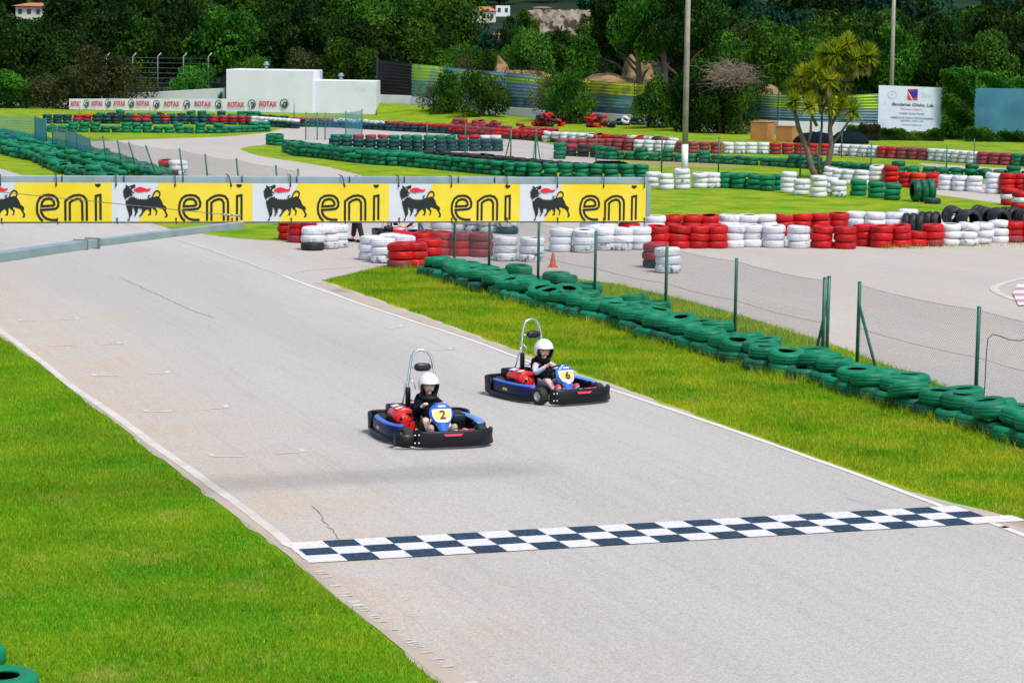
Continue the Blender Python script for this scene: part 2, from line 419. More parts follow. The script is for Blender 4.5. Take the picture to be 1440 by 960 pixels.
def smooth_edge(pts, n=4):
    out = []
    for i in range(len(pts) - 1):
        p0 = pts[max(i - 1, 0)]; p1 = pts[i]; p2 = pts[i + 1]; p3 = pts[min(i + 2, len(pts) - 1)]
        for k in range(n):
            t = k / n
            out.append(tuple(0.5 * ((2 * p1[c]) + (-p0[c] + p2[c]) * t + (2 * p0[c] - 5 * p1[c] + 4 * p2[c] - p3[c]) * t * t + (-p0[c] + 3 * p1[c] - 3 * p2[c] + p3[c]) * t ** 3) for c in (0, 1)))
    out.append(pts[-1]); return out
def gpoly(pts, z): return [tuple(G(x, y)[:2]) + (z,) for x, y in pts]
def ragged(pts, amp=0.035, step=0.22):         # world polyline with a crumbling edge
    out = []
    for i in range(len(pts) - 1):
        a, b = Vector(pts[i][:2]), Vector(pts[i + 1][:2]); n = max(1, int((b - a).length / step))
        if (b - a).length > 60: n = 1
        nn = Vector((-(b - a).y, (b - a).x)).normalized()
        for k in range(n):
            p = a + (b - a) * k / n; off = rnd.uniform(-amp, amp) if n > 1 else 0
            out.append((p.x + nn.x * off, p.y + nn.y * off))
    out.append(tuple(pts[-1][:2])); return out
full = smooth_edge(LEFT, 3) + [(1800, 1070)] + smooth_edge(RIGHT[::-1], 3) + smooth_edge(outline[len(LEFT) + 1 + len(RIGHT):], 2)
wp = [tuple(G(x, y)[:2]) for x, y in full]
wp = ragged(wp + [wp[0]], 0.05, 0.3)[:-1]
tb = MB(); tb.flat([(x, y, 0.004) for x, y in wp]); struct(tb.build('race_track', M_asph))
for nm, pp in (('infield_road', [(1290, 262), (1440, 258), (1700, 262), (1700, 300), (1440, 288), (1400, 285), (1340, 277), (1300, 271)]),
               ('service_road', [(1290, 229), (1380, 235), (1440, 238), (1700, 246), (1700, 254), (1440, 243), (1370, 240), (1310, 235)])):
    b = MB(); b.flat(gpoly(smooth_edge(pp + [pp[0]], 3)[:-1], 0.004)); struct(b.build(nm, M_asph))
b = MB(); b.flat(gpoly([(840, 226), (950, 227), (1000, 230), (1060, 236), (980, 236), (930, 236), (870, 240), (820, 236)], 0.004)); struct(b.build('dirt_patch', M_dirt))

def strip(pts, w0, w1, z, name, m, n=4, zz=None, close=False, gap=None):   # band along a ground line, offset w0..w1 metres to its left
    pts = smooth_edge(pts, n); W = [G(x, y) for x, y in pts]; b = MB(); A = []; B = []
    for i, p in enumerate(W):
        t = (W[min(i + 1, len(W) - 1)] - W[max(i - 1, 0)]); t.z = 0; t.normalize(); nn = Vector((-t.y, t.x, 0))
        j = rnd.uniform(-0.008, 0.008)
        A.append(tuple((p + nn * (w0 + j))[:2]) + (z,)); B.append(tuple((p + nn * (w1 + j))[:2]) + (z,))
    for i in range(len(W) - 1):
        if gap and rnd.random() < gap: continue
        q = [A[i], A[i + 1], B[i + 1], B[i]]
        if (Vector(q[1]) - Vector(q[0])).cross(Vector(q[2]) - Vector(q[0])).z < 0: q.reverse()
        b.add(q, [(0, 1, 2, 3)])
    return struct(b.build(name, m))
LL = [(-300, 246), (-150, 354), (0, 465), (62, 512), (104, 546), (156, 581), (234, 638), (312, 693), (365, 732), (409, 767)]
RL = [(173, 313), (217, 327), (300, 353), (393, 386), (440, 404), (508, 428), (576, 450.5), (664, 479), (737, 506), (880, 555), (1020, 602), (1184, 660), (1297, 702), (1350, 721), (1414, 742.5), (1440, 753), (1800, 885)]
strip(RL[3:], -0.045, 0.045, 0.010, 'track_line', M_line)
strip(RL[:4], -0.04, 0.05, 0.010, 'track_line', M_lineworn)
strip(LL, -0.06, 0.06, 0.010, 'track_line', M_linedull)
strip([(409, 767), (440, 795), (500, 850), (560, 893), (620, 932), (760, 1030)], -0.05, 0.06, 0.010, 'track_line', M_lineworn, n=34, gap=0.72)
strip([(396, 387), (430, 381), (480, 377), (530, 372)], -0.04, 0.04, 0.010, 'track_line', M_lineworn)
# concrete edgings between the painted lines and the grass
def between(a, b_, name, z=0.007):
    A = gpoly(smooth_edge(a, 4), z); B = gpoly(smooth_edge(b_, 4), z); q = MB(); q.flat(A + B[::-1]); struct(q.build(name, M_conc))
between([(440, 398), (508, 426), (576, 449), (664, 477), (737, 504), (880, 553), (1184, 658), (1350, 719), (1440, 751), (1800, 883)],
        [(455, 397), (500, 413), (560, 434), (700, 485), (780, 514), (860, 543), (1000, 593), (1150, 647), (1300, 699), (1440, 735), (1800, 852)], 'track_edging')
between([(-150, 355), (0, 466), (62, 513), (104, 547), (234, 640), (312, 694), (409, 769), (440, 793), (500, 848), (560, 893), (640, 945), (780, 1050)],
        [(-150, 361), (0, 472), (60, 514), (100, 546), (205, 627), (300, 702), (415, 789), (470, 837), (520, 876), (615, 954), (660, 990), (740, 1052)], 'track_edging')
# chequered line
S = 1 / 3; SA = 0.978; x0, y0 = -2.0005 / 0.9, 21.3236 / 0.9
def CH(c, r): return (x0 + c * S * math.cos(TH) + r * S * SA * math.sin(TH), y0 + c * S * math.sin(TH) - r * S * SA * math.cos(TH))
wb = MB(); db = MB()
for c in range(-1, 24):
    for r in range(3):
        q = [CH(c, r), CH(c, r + 1), CH(c + 1, r + 1), CH(c + 1, r)]
        if c == -1 and r < 3: q = [CH(-0.2 - 0.15 * (0 if r else 1), r), CH(-0.15, r + 1), CH(0, r + 1), CH(0, r)]
        dark = (c + r) % 2 == 1 and 0 <= c < 23
        if c == 23 and r < 2: continue
        (db if dark else wb).add([(x, y, 0.013) for x, y in q], [(0, 1, 2, 3)])
struct(wb.build('chequered_line', M_chw)); struct(db.build('chequered_line', M_chb))
# starting grid brackets, patches and cracks
gbk = MB()
for (xa, ya, xb, yb, e) in ((75, 487, 104, 486, 0), (141, 484.5, 169, 484, 1), (134, 529, 167, 528.5, 0), (206, 526, 237, 525, 1), (207, 579.5, 242, 579, 0), (284, 576, 320, 573.5, 1),
                            (300, 642, 341, 642, 0), (390, 638, 427, 635.5, 1), (30, 452, 52, 451.5, 0), (86, 450, 110, 449, 1),
                            (545, 463, 566, 459, 1), (610, 493, 636, 492, 1)):
    a, b_ = G(xa, ya), G(xb, yb); d = (b_ - a).normalized(); n = Vector((-d.y, d.x, 0)) * 0.035
    for p, q in ((a, b_),): gbk.add([(*(p - n)[:2], 0.009), (*(q - n)[:2], 0.009), (*(q + n)[:2], 0.009), (*(p + n)[:2], 0.009)], [(0, 1, 2, 3)])
    e_ = b_ if e else a; back = Vector((-math.sin(TH), math.cos(TH), 0)) * 0.22; w = d * 0.04
    gbk.add([(*(e_ - w)[:2], 0.0095), (*(e_ + w)[:2], 0.0095), (*(e_ + w + back)[:2], 0.0095), (*(e_ - w + back)[:2], 0.0095)], [(0, 1, 2, 3)])
struct(gbk.build('grid_marks', M_linedull))
M_crack = mat('crack', (0.15, 0.14, 0.13), 1.0)
cb = MB()
for pts, w in (([(443, 712), (452, 722), (458, 735), (466, 745), (474, 757), (482, 763)], 0.007), ([(168, 391), (200, 405), (240, 423), (270, 437), (300, 447)], 0.009),
               ([(1190, 700), (1230, 712), (1290, 716)], 0.004)):
    W = ragged([G(x, y) for x, y in pts], 0.03, 0.12)
    for i in range(len(W) - 1):
        a, b_ = Vector(W[i]), Vector(W[i + 1]); d = b_ - a; n = Vector((-d.y, d.x)).normalized() * w * rnd.uniform(0.4, 1)
        cb.add([(*(a - n), 0.0085), (*(b_ - n), 0.0085), (*(b_ + n), 0.0085), (*(a + n), 0.0085)], [(0, 1, 2, 3)])
struct(cb.build('track_crack', M_crack))
# kerb apron at the far bend on the right
M_kred = mat('kerb_red', (0.40, 0.22, 0.26), 0.8, (0.45, 0.25, 0.26), 4); M_kw = mat('kerb_white', (0.66, 0.66, 0.64), 0.8, (0.5, 0.5, 0.5), 4)
kb = MB()
c0 = G(1462, 410)
for i in range(7):
    a = G(1424 - 0 + abs(i - 3) * 2.0, 401.5 + i * 4.2); b_ = G(1500, 401 + i * 4.2); a2 = G(1424 + abs(i - 2) * 2.0, 401.5 + (i + 1) * 4.2); b2 = G(1500, 401 + (i + 1) * 4.2)
    kb.add([(*a2[:2], .03), (*b2[:2], .03), (*b_[:2], .03), (*a[:2], .03)], [(0, 1, 2, 3)], i % 2)
struct(kb.build('kerb', [M_kw, M_kred]))
strip([(1445, 391), (1425, 395), (1408, 400), (1397, 406), (1408, 414), (1425, 421), (1445, 427), (1480, 436)], -0.09, 0.09, 0.012, 'apron_edge', M_lineworn)
strip([(1288, 302.5), (1310, 302), (1340, 302.5), (1400, 301)], -0.3, 0.3, 0.03, 'kerb', M_kred)

# grass blades: a scattered mass
def scatter(polys_px, dens, hmin, hmax, width, seed, clump=0.0):
    r = np.random.default_rng(seed); Vs = []; 
    for poly in polys_px:
        W = np.array([tuple(G(x, y)[:2]) for x, y in poly]); lo, hi = W.min(0), W.max(0)
        n = int((hi - lo).prod() * dens); p = r.uniform(lo, hi, (n, 2))
        ins = np.zeros(n, bool); j = len(W) - 1
        for i in range(len(W)):
            xi, yi = W[i]; xj, yj = W[j]
            c = ((yi > p[:, 1]) != (yj > p[:, 1])) & (p[:, 0] < (xj - xi) * (p[:, 1] - yi) / (yj - yi + 1e-12) + xi)
            ins ^= c; j = i
        Vs.append(p[ins])
    p = np.concatenate(Vs); n = len(p)
    dn = 0.5 + 0.5 * np.sin(p[:, 0] * 2.3 + np.sin(p[:, 1] * 1.7) * 2) * np.sin(p[:, 1] * 1.9 + p[:, 0])
    h = r.uniform(hmin, hmax, n) * (0.75 + 0.5 * dn) * (1 + (r.random(n) > 0.985) * 0.7); a = r.uniform(0, 2 * np.pi, n); w = width * r.uniform(0.6, 1.3, n)
    la = r.uniform(0, 2 * np.pi, n); ln = h * r.uniform(0.1, 0.75, n)
    V = np.zeros((n, 3, 3)); V[:, 0, :2] = p + np.stack([np.cos(a), np.sin(a)], 1) * w[:, None] / 2; V[:, 1, :2] = p - np.stack([np.cos(a), np.sin(a)], 1) * w[:, None] / 2
    V[:, 2, :2] = p + np.stack([np.cos(la), np.sin(la)], 1) * ln[:, None]; V[:, 2, 2] = h; V[:, :2, 2] = -0.004
    return V.reshape(-1, 3)
def lawn(name, V, label):
    F = np.arange(len(V)).reshape(-1, 3); o = link(name, np_mesh(name, V, F, M_blade)); tag(o, label, 'grass', kind='stuff'); return o
lawn('grass', scatter([[(-80, 420), (0, 474), (60, 516), (100, 549), (205, 631), (300, 706), (415, 793), (470, 841), (520, 880), (615, 958), (700, 1010), (-80, 1010)]],
     3400, 0.018, 0.05, 0.008, 1), 'bright green mown lawn left of the track')
lawn('grass', scatter([[(458, 394), (500, 409), (560, 430), (700, 481), (860, 539), (1000, 589), (1150, 643), (1300, 694), (1470, 740), (1470, 640), (1327, 597), (1160, 545), (1000, 500), (870, 462), (743, 430), (610, 388), (545, 374)]],
     2300, 0.025, 0.075, 0.010, 2), 'yellow green grass verge between track and green tyre wall')
lawn('grass', scatter([[(640, 378), (765, 392), (870, 402), (1000, 433), (1100, 463), (1220, 504), (1330, 545), (1470, 590), (1470, 612), (1293, 552), (1120, 500), (913, 443), (763, 402)]],
     700, 0.05, 0.13, 0.012, 3), 'ragged grass strip behind the near wire fence')
tuf = []
for (pth, n) in (([(560, 376), (610, 391), (667, 411), (743, 432), (813, 452), (870, 463), (910, 480), (960, 493), (1087, 530), (1160, 546), (1243, 573), (1327, 596), (1440, 631)], 5000),
                 ([(1240, 351), (1300, 349), (1440, 345)], 250), ([(640, 372), (1440, 590)], 500)):
    for i in range(n):
        t = rnd.random() * (len(pth) - 1); k = int(t); f = t - k
        q = G(pth[k][0] * (1 - f) + pth[k + 1][0] * f, pth[k][1] * (1 - f) + pth[k + 1][1] * f); q.x += rnd.gauss(0, 0.08); q.y += rnd.gauss(0.05, 0.12)
        a = rnd.uniform(0, 6.28); h = rnd.uniform(0.06, 0.19); w = 0.006
        tuf += [(q.x + w * math.cos(a), q.y + w * math.sin(a), 0), (q.x - w * math.cos(a), q.y - w * math.sin(a), 0), (q.x + rnd.gauss(0, h * .35), q.y + rnd.gauss(0, h * .35), h)]
lawn('long_grass', np.array(tuf), 'uncut grass growing at the foot of the green tyre wall')
# ================================================================== TYRES
def rubber(name, c, dirt, amt=(0.56, 0.72), rough=0.5, sc=6):
    return mat(name, c, rough, dirt, sc, amt, bump=0.25, bscale=25, objrand=0.13, spec=0.22)
BLK = (0.014, 0.016, 0.018)
TM = {'R': rubber('red_tyre_paint', (0.47, 0.007, 0.008), (0.14, 0.012, 0.014), (0.48, 0.72)), 'r': rubber('faded_red_paint', (0.30, 0.03, 0.05), (0.14, 0.05, 0.06), (0.45, 0.65)),
      'W': rubber('white_tyre_paint', (0.62, 0.64, 0.69), (0.26, 0.28, 0.31), (0.55, 0.74)), 'w': rubber('worn_white_paint', (0.54, 0.58, 0.62), (0.06, 0.07, 0.08), (0.50, 0.62)),
      'G': rubber('green_tyre_paint', (0.003, 0.175, 0.080), (0.004, 0.070, 0.04), (0.50, 0.78)), 'g': rubber('worn_green_paint', (0.006, 0.135, 0.062), (0.010, 0.045, 0.03), (0.46, 0.62)),
      'K': rubber('black_rubber', (0.016, 0.02, 0.022), (0.05, 0.055, 0.055), (0.5, 0.7)), 'B': rubber('dark_blue_green_rubber', (0.008, 0.045, 0.055), (0.02, 0.10, 0.10), (0.5, 0.7)),
      'O': rubber('orange_red_paint', (0.62, 0.05, 0.015), (0.25, 0.03, 0.02))}
M_inner = mat('tyre_inside', (0.01, 0.01, 0.011), 0.9)
PROF = [(0.275, 0.10), (0.272, 0.035), (0.20, 0.030), (0.150, 0.034), (0.142, 0.020), (0.155, 0.008), (0.205, -0.002), (0.245, 0.000), (0.270, 0.012), (0.288, 0.032), (0.2965, 0.052),
        (0.2985, 0.072), (0.2965, 0.075), (0.2965, 0.080), (0.3005, 0.083), (0.3005, 0.117), (0.2965, 0.120), (0.2965, 0.125), (0.2985, 0.128), (0.2965, 0.148), (0.288, 0.168),
        (0.270, 0.188), (0.245, 0.200), (0.205, 0.202), (0.155, 0.192), (0.142, 0.180), (0.150, 0.166), (0.20, 0.170), (0.272, 0.165)]
def tyre_mesh(seed, n=36):
    r = random.Random(seed); b = MB(); mis = [1, 1, 1] + [0] * 23 + [1, 1, 1]
    b.lathe(PROF, n, closed=True, mis=mis + [1] * (len(PROF) - len(mis)))
    a1, a2, sx, dz = r.uniform(0, 6), r.uniform(0, 6), r.uniform(-0.03, 0.03), r.uniform(0.0, 0.012)
    for i, (x, y, z) in enumerate(b.v):
        a = math.atan2(y, x); k = 1 + sx * math.cos(2 * a + a1)
        b.v[i] = (x * k, y * k, z + dz * math.cos(a * 2 + a2) * (z / 0.2))
    return b
TYV = [tyre_mesh(s) for s in range(4)]
TYME = {}
def tyre_me(col_, v):
    if (col_, v) not in TYME: TYME[(col_, v)] = TYV[v].mesh('tyre', [TM[col_], M_inner])
    return TYME[(col_, v)]
TY = []      # every tyre: dict(mat colour, matrix, label, group, hidden)
CN = {'R': 'red', 'r': 'faded red', 'W': 'white', 'w': 'scuffed white', 'G': 'green', 'g': 'dull green', 'K': 'black', 'B': 'dark', 'O': 'orange red'}
def addt(x, y, z, c, label, group, hidden=False, tilt=0.0, M=None, jit=0.012):
    if M is None:
        ax = rnd.uniform(0, 6.28)
        M = Matrix.Translation((x + rnd.gauss(0, jit), y + rnd.gauss(0, jit), z)) @ Matrix.Rotation(tilt, 4, Vector((math.cos(ax), math.sin(ax), 0))) @ Matrix.Rotation(rnd.uniform(0, 6.28), 4, 'Z')
    TY.append(dict(c=c, M=M, label=label, group=group, hid=hidden, d=M.translation.length, v=rnd.randrange(4)))
TIER = {1: ['lone'], 2: ['lower', 'upper'], 3: ['bottom', 'middle', 'top'], 4: ['bottom', 'second', 'third', 'top'], 5: ['bottom', 'second', 'third', 'fourth', 'top']}
def stack(px, py, cs, where, group, hid=0, tilt=0.02, rad=0.29, jit=0.012, k=None):
    p = G(px, py); p.y += rad; n = len(cs); t0 = rnd.uniform(-0.02, 0.02)
    for i, c in enumerate(cs):
        tl = rnd.gauss(0, tilt) if i < n - 1 else rnd.gauss(0, tilt * 1.8)
        lab = '%s %s tyre, %s' % (TIER[n][i], CN[c], where)
        addt(p.x, p.y, i * 0.192, c, lab, group, hidden=(i < hid), tilt=tl, jit=jit)
def vary(c, i, n, top=0.12):
    # lower tyres are more worn
    lo = {'R': 'R', 'W': 'W', 'G': 'G'}
    if i == 0 and rnd.random() < 0.45: return {'R': 'r', 'W': 'w', 'G': 'g'}.get(c, c)
    return c
def cols(c, n=3): return [vary(c, i, n) for i in range(n)]

# --- the near red and white wall
A_ = [(789, 355, 'W'), (821, 356, 'W'), (849, 353, 'W'), (874, 353, 'W'), (900, 352, 'W'), (927, 350, 'R'), (955, 350, 'R'), (982, 350, 'R'), (1009, 350, 'R'), (1032, 349, 'W'), (1058, 348, 'W'),
      (1089, 349, 'W'), (1125, 350, 'W'), (1158, 350, 'R'), (1190, 351, 'R'), (1216, 347, 'R'), (1241, 349, 'R'), (1268, 348, 'R'), (1292, 347, 'R2'), (1315, 347, 'R'), (1338, 346, 'W'),
      (1362, 346, 'W'), (1384, 344, 'W'), (1406, 342, 'W'), (1427, 342, 'R'), (1450, 342, 'R')]
for i, (x, y, c) in enumerate(A_):
    n = 2 if c.endswith('2') else 3
    stack(x, y, cols(c[0], n), '%s stack from the left in the near red and white wall' % ordn(i + 1) if n else '', 'tyres of the near red and white wall', tilt=0.035 if x < 1340 else 0.10)
B_ = [(830, 334, 'W'), (857, 334, 'W'), (885, 334, 'R'), (921, 334, 'W'), (947, 333, 'R'), (973, 333, 'R'), (1000, 333, 'R'), (1026, 332, 'W'), (1052, 332, 'W'), (1078, 332, 'W'), (1103, 332, 'R'),
      (1128, 331, 'R'), (1154, 330, 'R'), (1180, 329, 'R'), (1205, 327, 'W'), (1233, 328, 'W'), (1260, 328, 'W'), (1277, 323, 'W')]
for i, (x, y, c) in enumerate(B_):
    stack(x, y, cols(c, 3), '%s stack from the left behind the near red and white wall' % ordn(i + 1), 'tyres behind the near red and white wall', hid=1, tilt=0.035, jit=0.02)
# black tyres standing on their treads behind the white stacks
for i, (x, y, lean) in enumerate([(1296, 330, 1.3), (1318, 327, 1.15), (1346, 321, 0.2), (1368, 324, 0.25), (1388, 320, 0.45), (1409, 323, 0.1), (1428, 320, 0.5), (1450, 322, 0.3)]):
    p = G(x, y); p.y += 0.25; tl = rnd.uniform(-.12, .12)
    for k in range(3):
        M = Matrix.Translation((p.x, p.y, 0.30)) @ Matrix.Rotation(lean, 4, 'Z') @ Matrix.Rotation(-math.pi / 2 + tl, 4, 'X') @ Matrix.Translation((0, 0, -0.1 + .2 * k))
        addt(0, 0, 0, 'K', '%s black tyre on its tread, %s lump from the left behind white stacks' % (['front', 'middle', 'back'][k], ordn(i + 1)), 'black tyres standing behind the near wall', hidden=k > 0, M=M)
# --- stacks left of the wall and the pit entrance
for i, (x, y, cs) in enumerate([(710, 368, 'W'), (747, 369, 'W')]):
    stack(x, y, cols('W'), '%s white stack right of the red pit entrance stacks' % ['first', 'second'][i], 'white stacks at the pit entrance')
stack(940, 385, ['w', 'W', 'W'], 'white stack standing alone on the road behind the fence', 'lone stacks on the pit road')
stack(922, 378, ['K', 'r', 'r'], 'stack hidden behind the lone white stack on the road', 'lone stacks on the pit road')
for i, (x, y, cs) in enumerate([(439, 353, 'KWW'), (459, 351, 'wWW'), (473, 349, 'wWW'), (450, 343, 'WWW')]):
    stack(x, y, list(cs), '%s' % ['front left stack of the white cluster below the banner', 'front middle stack of the white cluster below the banner', 'right stack of the white cluster below the banner', 'rear stack of the white cluster below the banner'][i], 'white cluster below the banner', tilt=0.02)
for i, (x, y, cs) in enumerate([(405, 338, 'RRR'), (419, 342, 'rRR'), (436, 343, 'RRR'), (449, 340, 'RRR')]):
    stack(x, y, list(cs), '%s stack of the red row left of the white cluster' % ordn(i + 1), 'red stacks left of the white cluster')
for i, (x, y, cs) in enumerate([(521, 367, 'WWW'), (537, 371, 'wWW'), (548, 364, 'WWW'), (566, 366, 'WWW')]):
    stack(x, y, list(cs), '%s white stack at the tip of the pit entrance island' % ordn(i + 1), 'white stacks on the island tip')
for i, (x, y, cs) in enumerate([(562, 378, 'rRR'), (582, 377, 'RRR'), (604, 372, 'RRR')]):
    stack(x, y, list(cs), '%s front red stack at the end of the green wall' % ordn(i + 1), 'red stacks at the end of the green wall')
for i, (x, y, cs) in enumerate([(566, 361, 'RRR'), (594, 361, 'RRR'), (620, 360, 'RRR'), (648, 361, 'RRr'), (676, 362, 'rrr')]):
    stack(x, y, list(cs), '%s rear red stack between the white island stacks' % ordn(i + 1), 'rear red stacks at the pit entrance')
for i, (x, y, cs) in enumerate([(620, 333, 'WWW'), (648, 325, 'WWW'), (667, 326, 'wWW'), (688, 328, 'wWW'), (714, 330, 'BwW')]):
    stack(x, y, list(cs), '%s white stack of the row seen just under the banner' % ordn(i + 1), 'white row under the banner')

# --- green wall along the verge: two rows, two high, upper tyres pushed about
def world_path(pts, step):
    W = [G(x, y) for x, y in pts]; out = []; acc = 0.0; last = W[0]; out.append(W[0].copy())
    for i in range(len(W) - 1):
        a, b_ = W[i], W[i + 1]; L_ = (b_ - a).length; t = step - acc
        while t <= L_:
            out.append(a + (b_ - a) * (t / L_)); t += step
        acc = L_ - (t - step)
    return out
def pxof(p):
    d = Vector(p) - CP; z = d.dot(FWD); return 720 + FOC * d.dot(RGT) / z, 480 + FOC * d.dot(DWN) / z
front = world_path([(600, 388), (667, 410), (743, 431), (813, 451), (870, 463), (910, 479), (960, 492), (1087, 529), (1160, 545), (1243, 572), (1327, 595), (1393, 615), (1440, 629), (1560, 668)], 0.55)
for i, p in enumerate(front):
    w = '%s along the front of the green wall, from its far end' % ordn(i + 1); g = 'tyres of the front row of the green wall'
    addt(p.x + .12, p.y + 0.30, 0, 'g' if rnd.random() < .6 else 'G', 'lower green tyre, ' + w, g, tilt=rnd.gauss(0, .04), jit=0.04)
    sz = rnd.random()
    addt(p.x + .16 + rnd.uniform(-.1, .12), p.y + 0.36 + rnd.uniform(-.08, .12), 0.195, 'G', 'upper green tyre, ' + w, g, tilt=rnd.gauss(0, .09) if sz < 0.8 else rnd.uniform(.12, .25), jit=0.03)
back = world_path([(640, 379), (700, 391), (763, 406), (813, 425), (913, 455), (997, 479), (1120, 515), (1213, 541), (1293, 565), (1377, 590), (1440, 607), (1560, 644)], 0.58)
for i, p in enumerate(back):
    w = '%s along the rear of the green wall, from its far end' % ordn(i + 1); g = 'tyres of the rear row of the green wall'
    addt(p.x, p.y + 0.25, 0, 'G', 'lower green tyre, ' + w, g, tilt=rnd.gauss(0, .03), jit=0.05)
    if rnd.random() < 0.16:
        addt(p.x + rnd.uniform(-.1, .1), p.y + 0.22, 0.195, 'G' if rnd.random() < .93 else 'w', 'upper green tyre, ' + w, g, tilt=rnd.gauss(0, .08), jit=0.06)
mid = world_path([(612, 380), (640, 388), (700, 405), (913, 461), (1120, 519), (1293, 566), (1440, 612), (1560, 650)], 0.66)
for i, p in enumerate(mid):
    if rnd.random() < 0.55:
        addt(p.x, p.y + 0.22, 0.17, 'G', 'green tyre wedged %s between both rows of the green wall' % ordn(i + 1), 'tyres wedged between the rows', tilt=rnd.gauss(0, .12), jit=0.07)
# two green tyres by the camera
for px, py, z, nm in ((13, 932, 0.2, 'nearest green tyre, lying on the lawn in the corner'), (-33, 893, 0.2, 'green tyre half out of view behind the nearest one')):
    q = G(px, py, z); addt(q.x, q.y - 0.3, 0.0, 'G', nm, 'green tyres on the lawn by the stand', jit=0)

# --- middle rows
E_ = [(919, 264, 'WWW'), (937, 267, 'WWW'), (960, 267, 'WwWW'), (985, 265, 'WWW'), (1003, 265, 'wWW'), (1021, 265, 'GGG'), (1040, 266, 'gGG'), (1061, 267, 'GGG'), (1080, 269, 'gGG'), (1095, 268, 'GGG'),
      (1110, 272, 'WWWW'), (1128, 275, 'WWW'), (1152, 278, 'WWWW'), (1180, 277, 'wWW'), (1168, 272, 'WWW'), (1209, 276, 'GGG'), (1234, 279, 'GGG'), (1256, 282, 'gGG')]
for i, (x, y, cs) in enumerate(E_):
    stack(x, y, list(cs), '%s stack from the left in the middle row by the pole' % ordn(i + 1), 'tyres of the middle row by the pole', tilt=0.04)
for k in range(3):
    x, y, s = 1283, 284, 1.30; p = G(x, y)
    M = Matrix.Translation((p.x, p.y + .15, 0.30 * s)) @ Matrix.Rotation(-1.42, 4, 'Z') @ Matrix.Rotation(-R(88), 4, 'X') @ Matrix.Scale(s, 4) @ Matrix.Translation((0, 0, .2 * k))
    addt(0, 0, 0, 'g', 'large green tyre standing on edge at the end of the middle row', 'large standing green tyres', hidden=k > 0, M=M)
stack(1313, 287, ['B'], 'lying flat on grass beside the big standing tyres', 'tyres of the middle row by the pole')
F_ = [(1169, 256, 'WWW'), (1182, 259, 'rWW'), (1196, 260, 'WWW'), (1213, 261, 'WWW'), (1234, 261, 'RWWW'), (1254, 262, 'rRRR'), (1275, 264, 'RRR'), (1293, 265, 'RRO'), (1312, 265, 'RRR'), (1332, 268, 'WWW'), (1351, 269, 'WWW'),
      (1372, 270, 'WWW'), (1398, 273, 'WWWW'), (1418, 274, 'RRRR'), (1437, 274, 'rRRR'), (1456, 275, 'RRRR')]
for i, (x, y, cs) in enumerate(F_):
    stack(x, y, list(cs), '%s stack from the palm in the row beyond the infield road' % ordn(i + 1), 'row beyond the infield road', tilt=0.04)
stack(1421, 289, list('RWR'), 'small banded stack left of two at right edge', 'banded stacks at the right edge'); stack(1437, 294, list('RWR'), 'front banded stack at right edge', 'banded stacks at the right edge')
def pathrow(pts, step, pat, n, nm, group, tilt=0.05, jit=0.03, hid=0, skip=0.0):
    for i, p in enumerate(world_path(pts, step)):
        x, _ = pxof(p)
        if rnd.random() < skip: continue
        c = pat(x) if callable(pat) else pat
        if c is None: continue
        cs = c if len(c) > 1 else [vary(c, k, n) for k in range(n)]
        for k, cc in enumerate(cs):
            addt(p.x, p.y + .29, k * 0.192, cc, '%s tyre, %s stack from the left %s' % (TIER[len(cs)][k] + ' ' + CN[cc], ordn(i + 1) if i < 89 else 'last', nm), group, hidden=k < hid, tilt=rnd.gauss(0, tilt), jit=jit)
def pat(*seq):
    def f(x):
        for lim, c in seq:
            if x < lim: return c
        return seq[-1][1]
    return f
pathrow([(404, 214), (422, 220), (455, 223), (499, 229), (540, 233), (567, 234), (640, 241), (700, 247), (760, 250), (810, 251), (860, 252), (907, 252)], 0.62, lambda x: rnd.choice(['gGG', 'GGG', 'gGg', 'GgG', 'gGG', 'GG' if x < 560 else 'GGG']), 2, 'in the green row above the banner', 'green row above the banner', tilt=.09)
pathrow([(600, 224), (680, 230), (760, 238), (815, 243), (905, 246)], 0.7, lambda x: rnd.choice(['KK', 'K', 'KK', 'r' if x > 800 else 'K']), 2, 'behind the green row', 'black tyres behind the green row', tilt=.15)
pathrow([(404, 208), (430, 212), (470, 217), (560, 224), (600, 227)], 0.66, lambda x: rnd.choice(['GG', 'gG', 'gg']), 2, 'behind the left green row', 'green tyres behind the green row', tilt=.12)
pathrow([(470, 211), (560, 213), (700, 213)], 0.6, 'BBB', 3, 'in the dark blue barrier', 'dark blue barrier', tilt=.01, jit=.01)
pathrow([(470, 205), (560, 206), (700, 206)], 0.62, pat((500, 'BrG'), (520, 'BGr'), (545, 'BGr'), (640, 'BBG'), (668, 'BBR'), (720, 'BBW')), 3, 'behind the dark blue barrier', 'tyres behind the dark blue barrier', tilt=.08, hid=1)
pathrow([(415, 178), (480, 180), (560, 185), (640, 189), (700, 195), (782, 200)], 0.62, pat((472, 'BBr'), (545, 'BBw'), (585, 'BBr'), (625, 'BBR'), (700, 'KRr'), (800, 'KRR')), 2, 'in the far red row', 'far red row', tilt=.09)
pathrow([(640, 184), (700, 190), (782, 196)], 0.6, lambda x: rnd.choice(['KRr', 'KRR', 'KK', 'KRrr']), 2, 'behind the far red row', 'tyres behind the far red row', tilt=.25, jit=.1)
pathrow([(790, 212), (852, 211), (900, 213), (977, 216), (1078, 217), (1180, 219), (1250, 223), (1310, 226), (1375, 231), (1440, 234), (1470, 236)], 0.61,
        pat((885, 'rrr'), (948, 'wWW'), (1020, 'rrr'), (1088, 'wWW'), (1164, 'rrR'), (1237, 'wWW'), (1258, 'rRR'), (1312, 'rrr'), (1384, 'WWW'), (1428, 'rrr'), (2000, 'GGG')), 2, 'in the long far wall', 'long far wall', tilt=.02, jit=.01)
